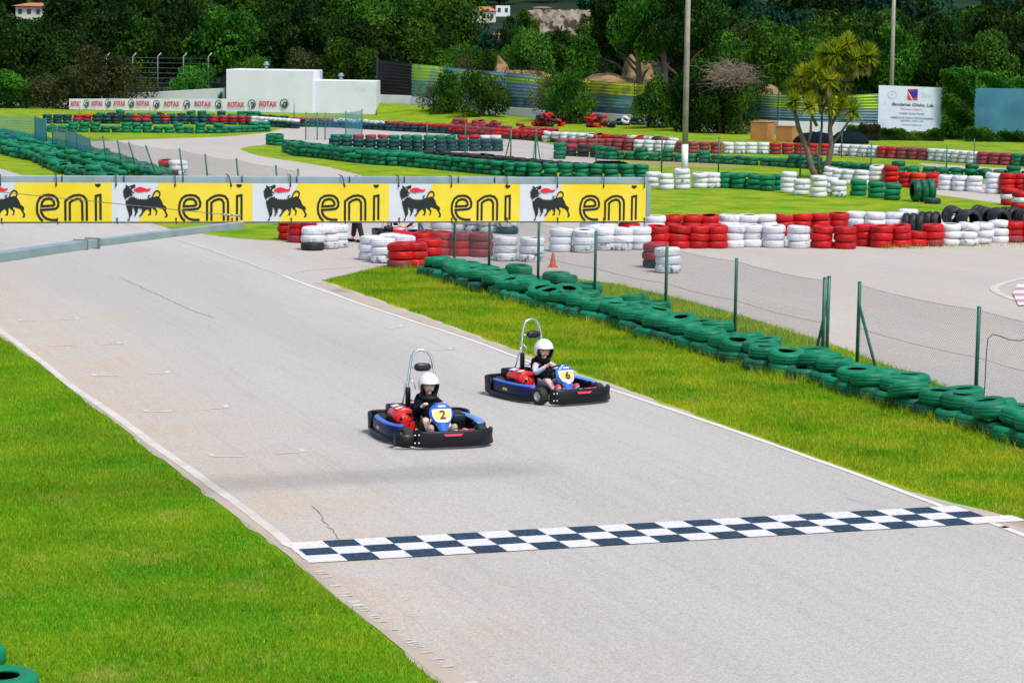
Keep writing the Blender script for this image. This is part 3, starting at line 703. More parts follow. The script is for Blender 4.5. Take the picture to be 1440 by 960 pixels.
pathrow([(770, 200), (830, 203), (850, 204), (900, 207), (950, 210)], 0.64, lambda x: rnd.choice(['KWW', 'WWW', 'wWW']) if x < 830 else rnd.choice(['KKr', 'KrR', 'KKK', 'KKw']), 2, 'behind the long far wall', 'tyres behind the far wall', tilt=.12)
pathrow([(855, 224), (900, 226), (950, 228), (1020, 231), (1085, 234), (1140, 238), (1190, 241), (1250, 246), (1310, 248), (1400, 252), (1440, 254), (1470, 255)], 0.64, lambda x: rnd.choice(['gG', 'gg', 'gGg', 'gG', 'gK' if x > 1200 else 'ggG']), 2, 'in the far green row', 'far green row', tilt=.08)
for i, (x, y, cs) in enumerate([(787, 224, 'gGGG'), (803, 220, 'KKr'), (820, 221, 'KKK'), (838, 222, 'KKg'), (848, 224, 'gGG'), (860, 225, 'gGg'), (381, 204, 'gGG'), (391, 205, 'gGG'), (232, 246, 'KKR'), (246, 247, 'KWW'), (252, 247, 'wWW')]):
    stack(x, y, list(cs), '%s of the loose stacks beside the far roads' % ordn(i + 1), 'loose stacks beside the far roads', tilt=.06)
pathrow([(66, 174), (250, 175), (350, 176), (415, 181)], 0.62, pat((100, 'BBB'), (131, 'BrR'), (186, 'BBK'), (209, 'BrR'), (220, 'BBB'), (233, 'BrR'), (288, 'BBB'), (352, 'BRr'), (380, 'BWW'), (400, 'BBW'), (430, 'BBW')), 3, 'in the dark row under the sponsor strip', 'dark row under the sponsor strip', tilt=.02)
pathrow([(140, 171), (250, 172), (350, 173), (400, 176)], 0.66, lambda x: rnd.choice(['BBBG', 'BBG', 'BBGG', 'BBK', 'BBBr' if x > 330 else 'BBG']), 3, 'behind the dark row', 'tyres behind the dark row', tilt=.1, hid=2)
pathrow([(72, 186), (200, 187), (300, 188), (378, 185)], 0.6, lambda x: rnd.choice(['GGG', 'GG', 'gGG', 'gG']), 3, 'in the bright green far row', 'bright green far row', tilt=.08)
for q, (pp, nn) in enumerate([([(-40, 209), (0, 214), (21, 221), (50, 227), (83, 242), (110, 250), (160, 262)], 'front'), ([(-40, 202), (30, 210), (70, 222), (120, 236), (175, 254)], 'middle'), ([(-40, 194), (20, 200), (60, 210), (110, 222), (160, 236), (215, 254)], 'rear'),
                              ([(0, 192), (40, 200), (80, 209), (135, 222), (187, 239), (232, 254)], 'fence side')]):
    pathrow(pp, 0.62, lambda x: rnd.choice(['gG', 'GG', 'gg', 'GG', 'gGG' if q < 2 else 'gG']), 2, 'of the %s row by the left fence' % nn, 'green wall by the left fence', tilt=.14, jit=.08)
for (cx, cy, n, sx) in ((765, 178, 26, 1.0), (820, 174, 26, 1.8), (842, 179, 14, 1.2), (875, 178, 8, 1.5)):
    for k in range(n):
        p = G(cx, cy); lvl = int(k * 4 / n) if sx < 1.5 else int(k * 3 / n)
        p.x += rnd.gauss(0, sx * (1 - lvl * .22) * .6); p.y += rnd.gauss(0, .6)
        c = rnd.choice('RRRrK') if cx < 860 else rnd.choice('WKKB')
        addt(p.x, p.y, lvl * .2 + rnd.uniform(0, .08), c, CN[c] + ' tyre thrown on a heap before the panel fence', 'heaps of tyres before the panel fence', tilt=rnd.uniform(0, .8))

vis = [t for t in TY if not t['hid']]
def inview(t):
    x, y = pxof(t['M'].translation); return -20 < x < 1460 and y < 985
order = sorted([t for t in vis if inview(t)], key=lambda t: t['d'])[:298]
ids = set(id(t) for t in order)
print('tyres', len(TY), 'individual', len(ids), 'furthest', order[-1]['d'])
for t in order:
    o = link('tyre', tyre_me(t['c'], t['v'])); o.matrix_world = t['M']
    lab = t['label']
    if len(lab.split()) > 16: print('LONG', lab); lab = ' '.join(lab.split()[:16])
    tag(o, lab, 'tyre', t['group'])
lo = MB(); LP = [(0.26, 0.1), (0.26, 0.03), (0.17, 0.01), (0.20, -0.002), (0.27, 0.012), (0.298, 0.05), (0.298, 0.15), (0.27, 0.19), (0.20, 0.203), (0.17, 0.19), (0.26, 0.17)]
lo.lathe(LP, 16, closed=True, mis=[1, 1, 0, 0, 0, 0, 0, 0, 0, 1, 1]); LV = np.array(lo.v); LF = np.array(lo.f); LMI = np.array(lo.m)
keys = list(TM); VV = []; FF = []; MM = []
for t in TY:
    if id(t) in ids: continue
    M = np.array(t['M']); VV.append(LV @ M[:3, :3].T + M[:3, 3]); FF.append(LF + (len(VV) - 1) * len(LV)); MM.append(np.where(LMI == 1, len(keys), keys.index(t['c'])))
o = link('tyre_barriers', np_mesh('tyre_barriers', np.concatenate(VV), np.concatenate(FF), [TM[k] for k in keys] + [M_inner], np.concatenate(MM), True))
tag(o, 'far rows of stacked red, white, green and black tyres along the bends', 'tyre barrier', kind='stuff')

# ================================================================== GANTRY AND BANNER
M_alu = mat('galvanised_steel', (0.33, 0.42, 0.48), 0.45, (0.24, 0.32, 0.38), 3, metal=0.35, objrand=0.0, bump=0.03)
M_alud = mat('grey_rail', (0.22, 0.25, 0.27), 0.5, metal=0.4)
M_tie = mat('black_tie', (0.008, 0.012, 0.02), 0.5)
M_by = mat('banner_yellow', (0.74, 0.56, 0.008), 0.45, (0.80, 0.62, 0.06), 2, bump=0.12, bscale=2.5, coat=0.1)
M_bw = mat('banner_white', (0.62, 0.65, 0.74), 0.45, (0.57, 0.60, 0.70), 2, bump=0.12, bscale=2.5, coat=0.1)
M_bk = mat('banner_black', (0.010, 0.014, 0.018), 0.4); M_br = mat('banner_red', (0.75, 0.008, 0.035), 0.4)
pa, pb = XY(0, 24.0), XY(908, 26.7)
ldir = (pb - pa).normalized(); lnrm = Vector((ldir.y, -ldir.x, 0))            # lnrm points to the camera
def online(px):                                # distance along the gantry line for column px
    d = ray(px, 285); n = lnrm; t = (pa - CP).dot(n) / d.dot(n); q = CP + d * t; return (q - pa).dot(ldir)
def zat(px, py):
    d = ray(px, py); t = (pa - CP).dot(lnrm) / d.dot(lnrm); return (CP + d * t).z
s1 = online(908); zt0, zt1, zb0, zb1 = zat(0, 256.5), zat(908, 259.5), zat(0, 312), zat(908, 311)
def BP(s, v, off=0.0):                          # s metres along, v 0 top .. 1 bottom
    k = s / s1; zt = zt0 + (zt1 - zt0) * k; zb = zb0 + (zb1 - zb0) * k
    bulge = 0.0
    p = pa + ldir * s + lnrm * (off + bulge); return (p.x, p.y, zt + (zb - zt) * v)
gant = empty('banner_gantry', (pa.x - 2.0, pa.y, 0)); tag(gant, 'grey metal gantry frame cantilevered over the track above the finish line', 'gantry')
gi = Matrix.Translation((-gant.location.x, -gant.location.y, 0))
def beam(pts_a, pts_b, w, h, name, m):          # box between two world points
    a, b_ = Vector(pts_a), Vector(pts_b); d = (b_ - a); L_ = d.length; d.normalize(); side = (d.cross(Vector((0, 0, 1))) if abs(d.z) < .9 else lnrm.copy()).normalized(); up = side.cross(d)
    M = Matrix(((d.x, side.x, up.x, (a.x + b_.x) / 2), (d.y, side.y, up.y, (a.y + b_.y) / 2), (d.z, side.z, up.z, (a.z + b_.z) / 2), (0, 0, 0, 1)))
    b = MB(); b.box((0, 0, 0), (L_, w, h), 0, gi @ M); return b.build(name, m, gant, bevel=0.004)
sl = online(-420)
def bz(px): 
    k = online(px) / s1; return zt0 + (zt1 - zt0) * k
ka = online(912)
beam((*(pa + ldir * sl - lnrm * 0.06)[:2], zat(0, 252.5) + (zat(0, 252.5) - zat(908, 254.5)) * (-sl / s1)), (*(pa + ldir * ka - lnrm * 0.06)[:2], zat(908, 254.5)), 0.07, 0.075, 'top_beam', M_alu)
beam((*(pa + ldir * sl - lnrm * 0.03)[:2], zb0 - 0.008 + (zb0 - zb1) * (-sl / s1)), (*(pa + ldir * ka - lnrm * 0.03)[:2], zb1 - 0.008), 0.03, 0.018, 'bottom_rail', M_alud)
e0 = pa + ldir * (ka + 0.012) - lnrm * 0.04
beam((e0.x, e0.y, zat(908, 262)), (e0.x, e0.y, zat(908, 305)), 0.03, 0.055, 'end_post', M_alu)
# side arm and stay wire running back to the mast by the stand
A1 = P(338, 316, (pa + ldir * online(338)).y - 0.05); A0 = P(0, 358, 20.0); Aend = A0 + (A0 - A1) * 0.75; Aend.z = A0.z
beam(A1, A0 + (A1 - A0) * 0.34, 0.10, 0.065, 'side_arm', M_alu); beam(A0 + (A1 - A0) * 0.33, Aend, 0.13, 0.078, 'side_arm', M_alu)
q = A0 + (A1 - A0) * 0.335
b = MB(); b.box((0, 0, 0), (0.03, 0.15, 0.10), 0, gi @ Matrix.Translation(q) @ Matrix.Rotation(math.atan2((A1 - A0).y, (A1 - A0).x), 4, 'Z')); b.build('joint_plate', M_alud, gant, bevel=.004)
b = MB(); q = A0 + (A1 - A0) * 0.29; b.box((0, 0, 0), (0.012, 0.145, 0.095), 0, gi @ Matrix.Translation(q) @ Matrix.Rotation(math.atan2((A1 - A0).y, (A1 - A0).x), 4, 'Z')); b.build('joint_plate', M_alud, gant, bevel=.002)
def at_line(px, py, off): 
    d = ray(px, py); n = lnrm; t = (pa + lnrm * off - CP).dot(n) / d.dot(n); return CP + d * t
w1 = at_line(338, 304, 0.05); w0 = P(0, 270, 20.6); wend = w0 + (w0 - w1) * 0.72
wm = w1 + (w0 - w1) * 0.14
b = MB(); b.tube([gi @ wm, gi @ wend], 0.0035, 6); b.build('stay_wire', mat('wire_steel', (0.28, 0.24, 0.18), 0.5, metal=0.6), gant)
b = MB(); dv = (w0 - w1).normalized()
b.tube([gi @ w1, gi @ (w1 + dv * 0.10)], 0.012, 8); b.tube([gi @ (w1 + dv * .1), gi @ (w1 + dv * .17)], 0.004, 6); b.tube([gi @ (w1 + dv * .17), gi @ (w1 + dv * .19), gi @ (w1 + dv * .26)], [0.006, 0.014, 0.010], 8)
for k in range(4): b.ball(gi @ (w1 + dv * (.29 + .028 * k)), (0.016, 0.016, 0.012), 8, 6)
b.tube([gi @ (w1 + dv * .26), gi @ wm], 0.004, 6)
b.build('turnbuckle', mat('turnbuckle_steel', (0.35, 0.38, 0.38), 0.35, metal=0.8), gant)
for (end, nm) in ((Vector((*(pa + ldir * sl)[:2], 0)), 'mast'), (Vector((Aend.x, Aend.y, 0)), 'mast')):
    b = MB(); b.tube([gi @ Vector((end.x, end.y, 0)), gi @ Vector((end.x, end.y, 4.6))], 0.07, 12); b.build(nm, M_alud, gant)
for i, px in enumerate([0.5, 79, 163, 246, 325, 408, 484, 560, 634, 712, 783, 848, 905]):
    s_ = online(px); b = MB(); tp = Vector(BP(s_, -0.17, 0.0)); lean = 0.03 if px in (325, 484) else 0.0
    b.tube([gi @ Vector(BP(s_ - lean, -0.22, -0.10)), gi @ Vector(BP(s_ - lean, -0.20, 0.012)), gi @ Vector(BP(s_, 0.05, 0.014))], 0.0055, 6); b.ball(gi @ Vector(BP(s_, 0.06, 0.012)), 0.011, 8, 6)
    b.build('strap', M_tie, gant)
    b = MB(); b.tube([gi @ Vector(BP(s_ + 0.01, 0.93, 0.012)), gi @ Vector(BP(s_ + 0.012, 1.04, 0.012)), gi @ Vector(BP(s_ + .02, 1.07, -0.02))], 0.005, 6); b.ball(gi @ Vector(BP(s_ + .01, .92, .01)), 0.010, 8, 6)
    b.build('strap', M_tie, gant)
for px in (88, 175, 258, 341, 418, 492, 569, 645, 696):
    s_ = online(px); b = MB(); b.tube([gi @ Vector(BP(s_, -0.19, -0.015)), gi @ Vector(BP(s_, -0.02, -0.01))], 0.0055, 6); b.build('strap', M_tie, gant)

bann = empty('banner', (pa.x, pa.y, 0)); tag(bann, 'long yellow and white sponsor banner with black dog emblems, strapped to the gantry', 'banner')
bi = Matrix.Translation((-pa.x, -pa.y, 0))
edges = [online(-45), online(157), online(355), online(547), online(731), online(908)]
def cloth(s0, s1_, name, m, off=0.0, poly=None, parent=None):
    b = MB()
    if poly is None:
        n = 16; b.add([bi @ Vector(BP(s0 + (s1_ - s0) * i / n, j / 4, off)) for i in range(n + 1) for j in range(5)], [(i * 5 + j, i * 5 + j + 1, i * 5 + j + 6, i * 5 + j + 5) for i in range(n) for j in range(4)], 0, True)
    return b.build(name, m, parent or bann)
def tile_poly(b, s0, s1_, pts, off, mi=0):      # polygon in tile coordinates (u,v)
    # cut the polygon finely enough to follow the cloth
    tris = tessellate_polygon([[Vector((u, v, 0)) for u, v in pts]])
    b.add([bi @ Vector(BP(s0 + (s1_ - s0) * u, v, off)) for u, v in pts], tris, mi)
def ribbon(b, s0, s1_, pts, w, off, closed=False):   # pts in metres-like zoom units converted by caller to (u,v); width in v units
    asp = (s1_ - s0) / (zt0 - zb0)
    Q = [Vector((u * asp, v)) for u, v in pts]
    if closed: Q = Q + [Q[0]]
    sm = []
    Lp, Rp = [], []
    for i, p in enumerate(Q):
        if closed: a = Q[i - 1] if i > 0 else Q[-2]; c = Q[(i + 1) % len(Q)] if i < len(Q) - 1 else Q[1]
        else: a = Q[max(i - 1, 0)]; c = Q[min(i + 1, len(Q) - 1)]
        t1 = (p - a); t2 = (c - p)
        if t1.length < 1e-6: t1 = t2.copy()
        if t2.length < 1e-6: t2 = t1.copy()
        t1.normalize(); t2.normalize(); t = (t1 + t2).normalized(); n = Vector((-t.y, t.x)); k = 1 / max(0.6, n.dot(Vector((-t1.y, t1.x))))
        Lp.append(p + n * w / 2 * k); Rp.append(p - n * w / 2 * k)
    for i in range(len(Q) - 1):
        q = [Lp[i], Lp[i + 1], Rp[i + 1], Rp[i]]
        b.add([bi @ Vector(BP(s0 + (s1_ - s0) * v.x / asp, v.y, off)) for v in q], [(0, 1, 2, 3)])
D1 = lambda X, Y: ((X / 14.775 + 8) / 198, (Y - 75) / 810)
D2 = lambda X, Y: ((240 + X / 13.09 - 157) / 198, (Y - 70) / 708)
HEAD = [(165, 105), (225, 150), (355, 100), (368, 150), (350, 175), (300, 190), (285, 205), (300, 250), (350, 290), (325, 298), (290, 275), (285, 300), (320, 350), (290, 345), (270, 335), (262, 365), (240, 345), (215, 385), (205, 360), (185, 400), (150, 410), (145, 370), (118, 340), (130, 310), (115, 290), (125, 270), (105, 240), (140, 215), (130, 195), (170, 175)]
BODY = [(165, 430), (205, 440), (220, 400), (255, 385), (280, 360), (310, 375), (345, 350), (355, 395), (385, 380), (400, 420), (425, 395), (445, 425), (470, 400), (490, 430), (515, 400), (535, 430), (555, 402), (580, 428), (600, 400), (620, 415), (645, 398), (690, 375), (760, 365), (800, 345), (855, 370), (900, 440), (935, 530), (1000, 575), (1005, 640), (985, 640), (1010, 700), (1030, 740), (1015, 790), (960, 795), (985, 760), (990, 735), (960, 670), (925, 620), (860, 600), (790, 575), (785, 625), (820, 650), (800, 740), (755, 750), (785, 715), (780, 660), (755, 635), (720, 612), (705, 585), (690, 620), (690, 680), (675, 750), (615, 750), (650, 710), (655, 670), (615, 620), (580, 640), (540, 680), (510, 720), (470, 775), (430, 750), (465, 735), (490, 690), (505, 620), (440, 600), (410, 610), (425, 640), (400, 640), (425, 685), (395, 685), (395, 710), (375, 730), (365, 772), (328, 750), (350, 735), (360, 690), (345, 640), (335, 600), (280, 585), (310, 640), (290, 650), (310, 690), (290, 700), (300, 720), (270, 770), (250, 800), (240, 860), (192, 860), (230, 810), (240, 780), (225, 700), (190, 590), (170, 500)]
TAIL = [(705, 385), (725, 330), (755, 270), (800, 238), (845, 250), (868, 290), (862, 335), (840, 365)]
CURL = [(655, 400), (630, 375), (630, 345), (655, 335), (668, 350)]
FLAME = [(320, 230), (380, 180), (460, 155), (540, 175), (590, 200), (650, 195), (690, 190), (665, 225), (625, 250), (540, 250), (450, 270), (390, 260)]
ST1 = [(245, 765), (190, 710), (150, 630), (138, 540), (148, 440), (190, 350), (260, 303), (350, 290), (440, 303), (500, 350), (530, 430), (522, 500), (478, 540), (380, 552), (215, 562), (222, 610), (255, 675), (315, 722), (400, 744), (515, 745)]
ST2 = [(222, 497), (232, 430), (268, 378), (345, 357), (410, 370), (448, 415), (455, 465), (430, 485), (330, 492)]
ST3 = [(655, 760), (655, 400), (720, 348), (800, 304), (900, 290), (985, 312), (1035, 370), (1046, 440), (1046, 760)]
ST4 = [(735, 760), (735, 430), (790, 387), (870, 362), (930, 374), (962, 425), (966, 760)]
ST5 = [(1213, 760), (1213, 308), (1297, 290), (1297, 690), (1300, 745)]
for ti in range(5):
    s0, s2 = edges[ti], edges[ti + 1]
    cloth(s0, s2, 'panel', M_bw)
    b = MB(); tile_poly(b, s0, s2, [D1(845, 75), (1.0, 0.0), (1.0, 1.0), D1(430, 885), D1(510, 735), D1(800, 190)], 0.004); b.build('yellow_field', M_by, bann)
    b = MB(); tile_poly(b, s0, s2, [D1(*p) for p in HEAD], 0.008); tile_poly(b, s0, s2, [D1(*p) for p in BODY], 0.008)
    ribbon(b, s0, s2, [D1(*p) for p in TAIL], 0.036, 0.0095); ribbon(b, s0, s2, [D1(*p) for p in CURL], 0.026, 0.0095); b.build('dog_emblem', M_bk, bann)
    b = MB(); tile_poly(b, s0, s2, [D1(*p) for p in FLAME], 0.008); b.build('flame', M_br, bann)
    b = MB(); cx, cy = D1(252, 178); tile_poly(b, s0, s2, [(cx + .0045 * math.cos(a), cy + .015 * math.sin(a)) for a in [k * .785 for k in range(8)]], 0.011); b.build('dog_eye', M_bw, bann)
    b = MB()
    for pp, cl in ((ST1, 0), (ST2, 1), (ST3, 0), (ST4, 0), (ST5, 0)): ribbon(b, s0, s2, [D2(*p) for p in pp], 0.061, 0.008, cl)
    cx, cy = D2(1252, 90); tile_poly(b, s0, s2, [(cx + .021 * math.cos(a), cy + .085 * math.sin(a)) for a in [k * math.pi / 10 for k in range(11)]], 0.008)
    b.build('lettering', M_bk, bann)

# ================================================================== FENCES
M_post = mat('green_post', (0.008, 0.16, 0.095), 0.45, (0.02, 0.09, 0.05), 8)
M_net = mat('wire_mesh', (0.20, 0.23, 0.22), 0.5, metal=0.5)
def fence(posts, label, group, h=1.45, mesh=True, cell=0.055, braces=(), lean=None, pr=0.030, mm=None, wr=0.0016, ext=0.0, pm=None):
    # posts: world base points (or (base, top))
    root = empty('wire_fence', posts[0][0] if isinstance(posts[0], tuple) else posts[0]); tag(root, label, 'fence', group)
    inv = Matrix.Translation(-Vector(root.location)); PB = []
    for q in posts:
        bse, top = q if isinstance(q, tuple) else (q, q + Vector((0, 0, h)))
        PB.append((bse, top)); b = MB(); b.tube([inv @ bse, inv @ top], pr, 8); b.ball(inv @ top, (pr * 1.15, pr * 1.15, pr * .6), 8, 4); b.build('post', pm or M_post, root)
    for a, t in braces: b = MB(); b.tube([inv @ a, inv @ t], pr * .85, 8); b.build('brace', pm or M_post, root)
    if mesh:
        b = MB()
        for (b0, t0), (b1, t1) in zip(PB[:-1], PB[1:]):
            L_ = (b1 - b0).length; hh = (t0 - b0).length - 0.05; n = int((L_ + hh) / cell)
            def pt(u, z):
                bb = b0.lerp(b1, u); tt = t0.lerp(t1, u); sag = 0.03 * math.sin(math.pi * u) * (z / hh); q = bb.lerp(tt, z / (t0 - b0).length); q.z -= sag; return inv @ q
            for k in range(n):
                for sgn in (1, -1):
                    x_0 = k * cell - hh if sgn > 0 else k * cell; z_0 = 0.03
                    xa = x_0; xb = x_0 + hh if sgn > 0 else x_0 - hh; za, zb_ = 0.03, hh
                    # clip to the bay
                    def clip(xa, za, xb, zb_):
                        for lim in (0, L_):
                            pass
                        t0_, t1_ = 0.0, 1.0; dx = xb - xa
                        if abs(dx) < 1e-9: return None
                        ta, tb_ = (0 - xa) / dx, (L_ - xa) / dx
                        if ta > tb_: ta, tb_ = tb_, ta
                        t0_, t1_ = max(t0_, ta), min(t1_, tb_)
                        if t1_ - t0_ < 0.01: return None
                        return xa + dx * t0_, za + (zb_ - za) * t0_, xa + dx * t1_, za + (zb_ - za) * t1_
                    c = clip(xa, za, xb, zb_)
                    if c: b.tube([pt(c[0] / L_, c[1]), pt((c[0] + c[2]) / 2 / L_, (c[1] + c[3]) / 2), pt(c[2] / L_, c[3])], wr, 3, cap=False, smooth=False)
        b.build('chain_link_mesh', mm or M_net, root)
        b = MB()
        for (b0, t0), (b1, t1) in zip(PB[:-1], PB[1:]):
            for f in (0.97, 0.5):
                p0, p1 = inv @ b0.lerp(t0, f), inv @ b1.lerp(t1, f); m_ = p0.lerp(p1, .5); m_.z -= 0.035; b.tube([p0, p0.lerp(p1, .25) - Vector((0, 0, .026)), m_, p0.lerp(p1, .75) - Vector((0, 0, .026)), p1], 0.003, 4)
        b.build('tension_wire', mat('green_wire', (0.05, 0.09, 0.07), 0.6), root)
    return root
def pb(px, ty, h):                        # base of a post whose top shows at (px, ty)
    q = G(px, ty, h); return Vector((q.x, q.y, 0))
HF = 1.45
np_ = [pb(x, y, HF) for x, y in ((590, 272), (640, 284), (689, 296), (758, 311), (838, 326), (938, 344), (1036, 364), (1160, 391))]
pend = pb(1166, 389, HF)
br = [(pb(1163, 391, HF) + Vector((-.12, .45, 0)), pend + Vector((0, 0, 1.1)))]
n1 = fence(np_ + [pend], 'green chain link fence left of the gap, behind the green tyre wall', 'green fences along the pit road', HF, braces=br)
p2 = [pb(x, y, HF) for x, y in ((1209, 397), (1377, 432), (1560, 470))]
fence(p2, 'green chain link fence right of the gap, with a dark cable on it', 'green fences along the pit road', HF, braces=[(p2[0] + (p2[1] - p2[0]).normalized() * 0.75, p2[0] + Vector((0, 0, 1.1)))])
b = MB(); yc = p2[1].y - 0.1
pts = [P(1383, 570, yc), P(1385, 540, yc), P(1387, 500, yc), P(1389, 476, yc), P(1396, 470, yc), P(1405, 472, yc), P(1420, 478, yc), P(1436, 479, yc), P(1446, 474, yc), P(1452, 480, yc)]
b.tube([p - pts[0] for p in pts], 0.007, 6); o = b.build('cable', M_tie); o.location = pts[0]; tag(o, 'dark cable looped over the wire fence at the right edge', 'cable')
# left fence, leaning posts and teal netting
lp = [((-60, 196), (-62, 152)), ((-2, 204), (-4, 160)), ((50, 206), (49, 162)), ((66, 210), (64.5, 165.5))]
lp2 = [((75, 213), (73, 172)), ((94, 217), (93, 181)), ((110, 221), (106.5, 184)), ((130, 227), (126, 193)), ((151, 233), (144.5, 192)), ((173, 239), (165, 197)), ((195, 246), (181, 200)), ((222, 254), (205, 205)), ((259, 262), (252.5, 209)), ((294, 272), (288.5, 217)), ((338, 283), (332.5, 223)), ((392, 297), (388, 233)), ((424, 305), (419, 238))]
def prs(l): 
    out = []
    for (bx, by), (tx, ty) in l:
        B_0 = G(bx, by); out.append((B_0, P(tx, ty, B_0.y)))
    return out
M_teal = mat('teal_netting', (0.02, 0.22, 0.30), 0.6, (0.03, 0.32, 0.40), 2)
fa = fence(prs(lp), 'leaning green fence hung with teal netting at the left edge', 'old fence at the left', mesh=True, cell=.11, wr=.006, mm=M_teal)
fb = fence(prs(lp2), 'leaning green fence running down behind the banner', 'old fence at the left', mesh=True, cell=.11, wr=.0022, mm=M_net)
def netting(PB, name, root, m, u0=0, cell=0.10, wr=0.006):
    b = MB(); inv = Matrix.Translation(-Vector(root.location))
    for (b0, t0), (b1, t1) in zip(PB[:-1], PB[1:]):
        L_ = (b1 - b0).length; n = max(2, int(L_ / cell))
        for k in range(n):
            u = k / n; q0, q1 = b0.lerp(b1, u).lerp(t0.lerp(t1, u), .12), b0.lerp(b1, u).lerp(t0.lerp(t1, u), .96 - .05 * abs(math.sin(k * .5))); b.tube([inv @ q0, inv @ q1], wr, 3, cap=False)
        for k in range(10):
            f = .12 + .84 * k / 10; b.tube([inv @ b0.lerp(t0, f), inv @ b1.lerp(t1, f)], wr, 3, cap=False)
    b.build(name, m, root)
netting(prs(lp), 'windbreak_netting', fa, M_teal); netting(prs(lp2[:4]), 'windbreak_netting', fb, M_teal, cell=.08)
# thin fences of the infield
fence([G(x, y) for x, y in ((600, 216), (654, 219), (718, 230), (753, 231), (838, 238), (930, 244), (1010, 246), (1125, 250), (1224, 255), (1330, 262))], 'thin wire fence along the far side of the middle tyre row', 'thin infield fences', 1.55, cell=.16, pr=.03, wr=.0022,
      braces=[(G(709, 229), G(718, 230) + Vector((0, 0, 1.3))), (G(749, 233), G(753, 231) + Vector((0, 0, 1.4))), (G(761, 233), G(753, 231) + Vector((0, 0, 1.4)))])
fence([G(x, y) for x, y in ((430, 197), (446, 197), (457, 197), (486, 195), (509, 190), (533, 211), (566, 189), (593, 214))][:5], 'short wire fence at the left end of the dark barrier', 'thin infield fences', 1.5, cell=.12, pr=.03, wr=.004, mm=M_teal)
fence([G(x, y) for x, y in ((1183, 222), (1369, 235), (1480, 243))], 'thin wire fence before the hedge on the right', 'thin infield fences', 1.3, cell=.2, pr=.025, wr=.002)
# ================================================================== KARTS
import bmesh
M_blk = mat('black_plastic', (0.004, 0.006, 0.009), 0.42, (0.010, 0.013, 0.017), 9, (0.55, 0.8), bump=0.06, bscale=40, spec=0.3)
M_blue = mat('bright_blue_plastic', (0.010, 0.13, 0.62), 0.28, (0.02, 0.11, 0.5), 8, coat=0.3)
M_navy = mat('navy_plastic', (0.004, 0.007, 0.085), 0.4, (0.004, 0.005, 0.03), 4, spec=0.3)
M_lblue = mat('pale_blue_trim', (0.10, 0.26, 0.62), 0.3)
M_ered = mat('engine_red', (0.66, 0.012, 0.008), 0.3, (0.5, 0.012, 0.01), 7, coat=0.4)
M_chr = mat('chromed_tube', (0.72, 0.76, 0.78), 0.16, metal=1.0)
M_rub = mat('kart_rubber', (0.012, 0.013, 0.014), 0.75, (0.05, 0.05, 0.05), 14, (0.5, 0.8), bump=0.2, bscale=50)
M_alw = mat('alloy', (0.55, 0.54, 0.48), 0.35, metal=0.9)
M_fr = mat('kart_frame_paint', (0.05, 0.055, 0.06), 0.4, metal=0.4)
M_plate = mat('number_plate', (0.80, 0.84, 0.84), 0.35)
M_yel = mat('plate_yellow', (0.86, 0.60, 0.14), 0.4); M_yel6 = mat('plate_orange', (0.90, 0.52, 0.13), 0.4)
M_pink = mat('pink_sticker', (0.78, 0.06, 0.12), 0.4); M_dot = mat('bolt_white', (0.8, 0.82, 0.82), 0.4)
M_sty = mat('sticker_yellow', (0.55, 0.55, 0.05), 0.4); M_seat = mat('seat_black', (0.012, 0.013, 0.016), 0.35, bump=0.05, bscale=20)
M_silver = mat('silver_sticker', (0.62, 0.62, 0.70), 0.35)

def arc(cx, cy, rx, ry, a0, a1, n): return [(cx + rx * math.cos(R(a0 + (a1 - a0) * k / n)), cy + ry * math.sin(R(a0 + (a1 - a0) * k / n))) for k in range(n + 1)]
def wheel(root, x, y, r, w, steer=0.0):
    M = Matrix.Translation((x, y, r)) @ Matrix.Rotation(steer, 4, 'Z') @ Matrix.Rotation(math.pi / 2, 4, 'X')
    e = w / 2; hub = r * 0.50
    wo_ = bpy.data.objects.new('wheel', None)
    t = MB(); t.lathe([(hub, -e * .8), (r * .78, -e), (r * .93, -e * .92), (r, -e * .62), (r, e * .62), (r * .93, e * .92), (r * .78, e), (hub, e * .8), (hub * .98, 0)], 28, M=M, closed=True)
    t2 = MB(); 
    rim = MB(); rim.lathe([(hub * 1.0, -e * .82), (hub * 1.06, -e * .9), (hub * .9, -e * .78), (hub * .82, -e * .3), (hub * .3, -e * .15), (0.001, -e * .15)], 20, M=M)
    rim.lathe([(hub * 1.0, e * .82), (hub * 1.06, e * .9), (hub * .9, e * .78), (hub * .82, e * .3), (hub * .35, e * .15), (hub * .3, e * .45), (0.001, e * .45)], 20, M=M)
    for k in range(5):
        a = k * 1.2566; rim.ball(M @ Vector((hub * .6 * math.cos(a), hub * .6 * math.sin(a), e * .22)), 0.009, 6, 4); rim.ball(M @ Vector((hub * .6 * math.cos(a), hub * .6 * math.sin(a), -e * .22)), 0.009, 6, 4)
    tyre = t.build('wheel', M_rub, root); rim.build('rim', M_alw, tyre)
EY, EX = .075, .05
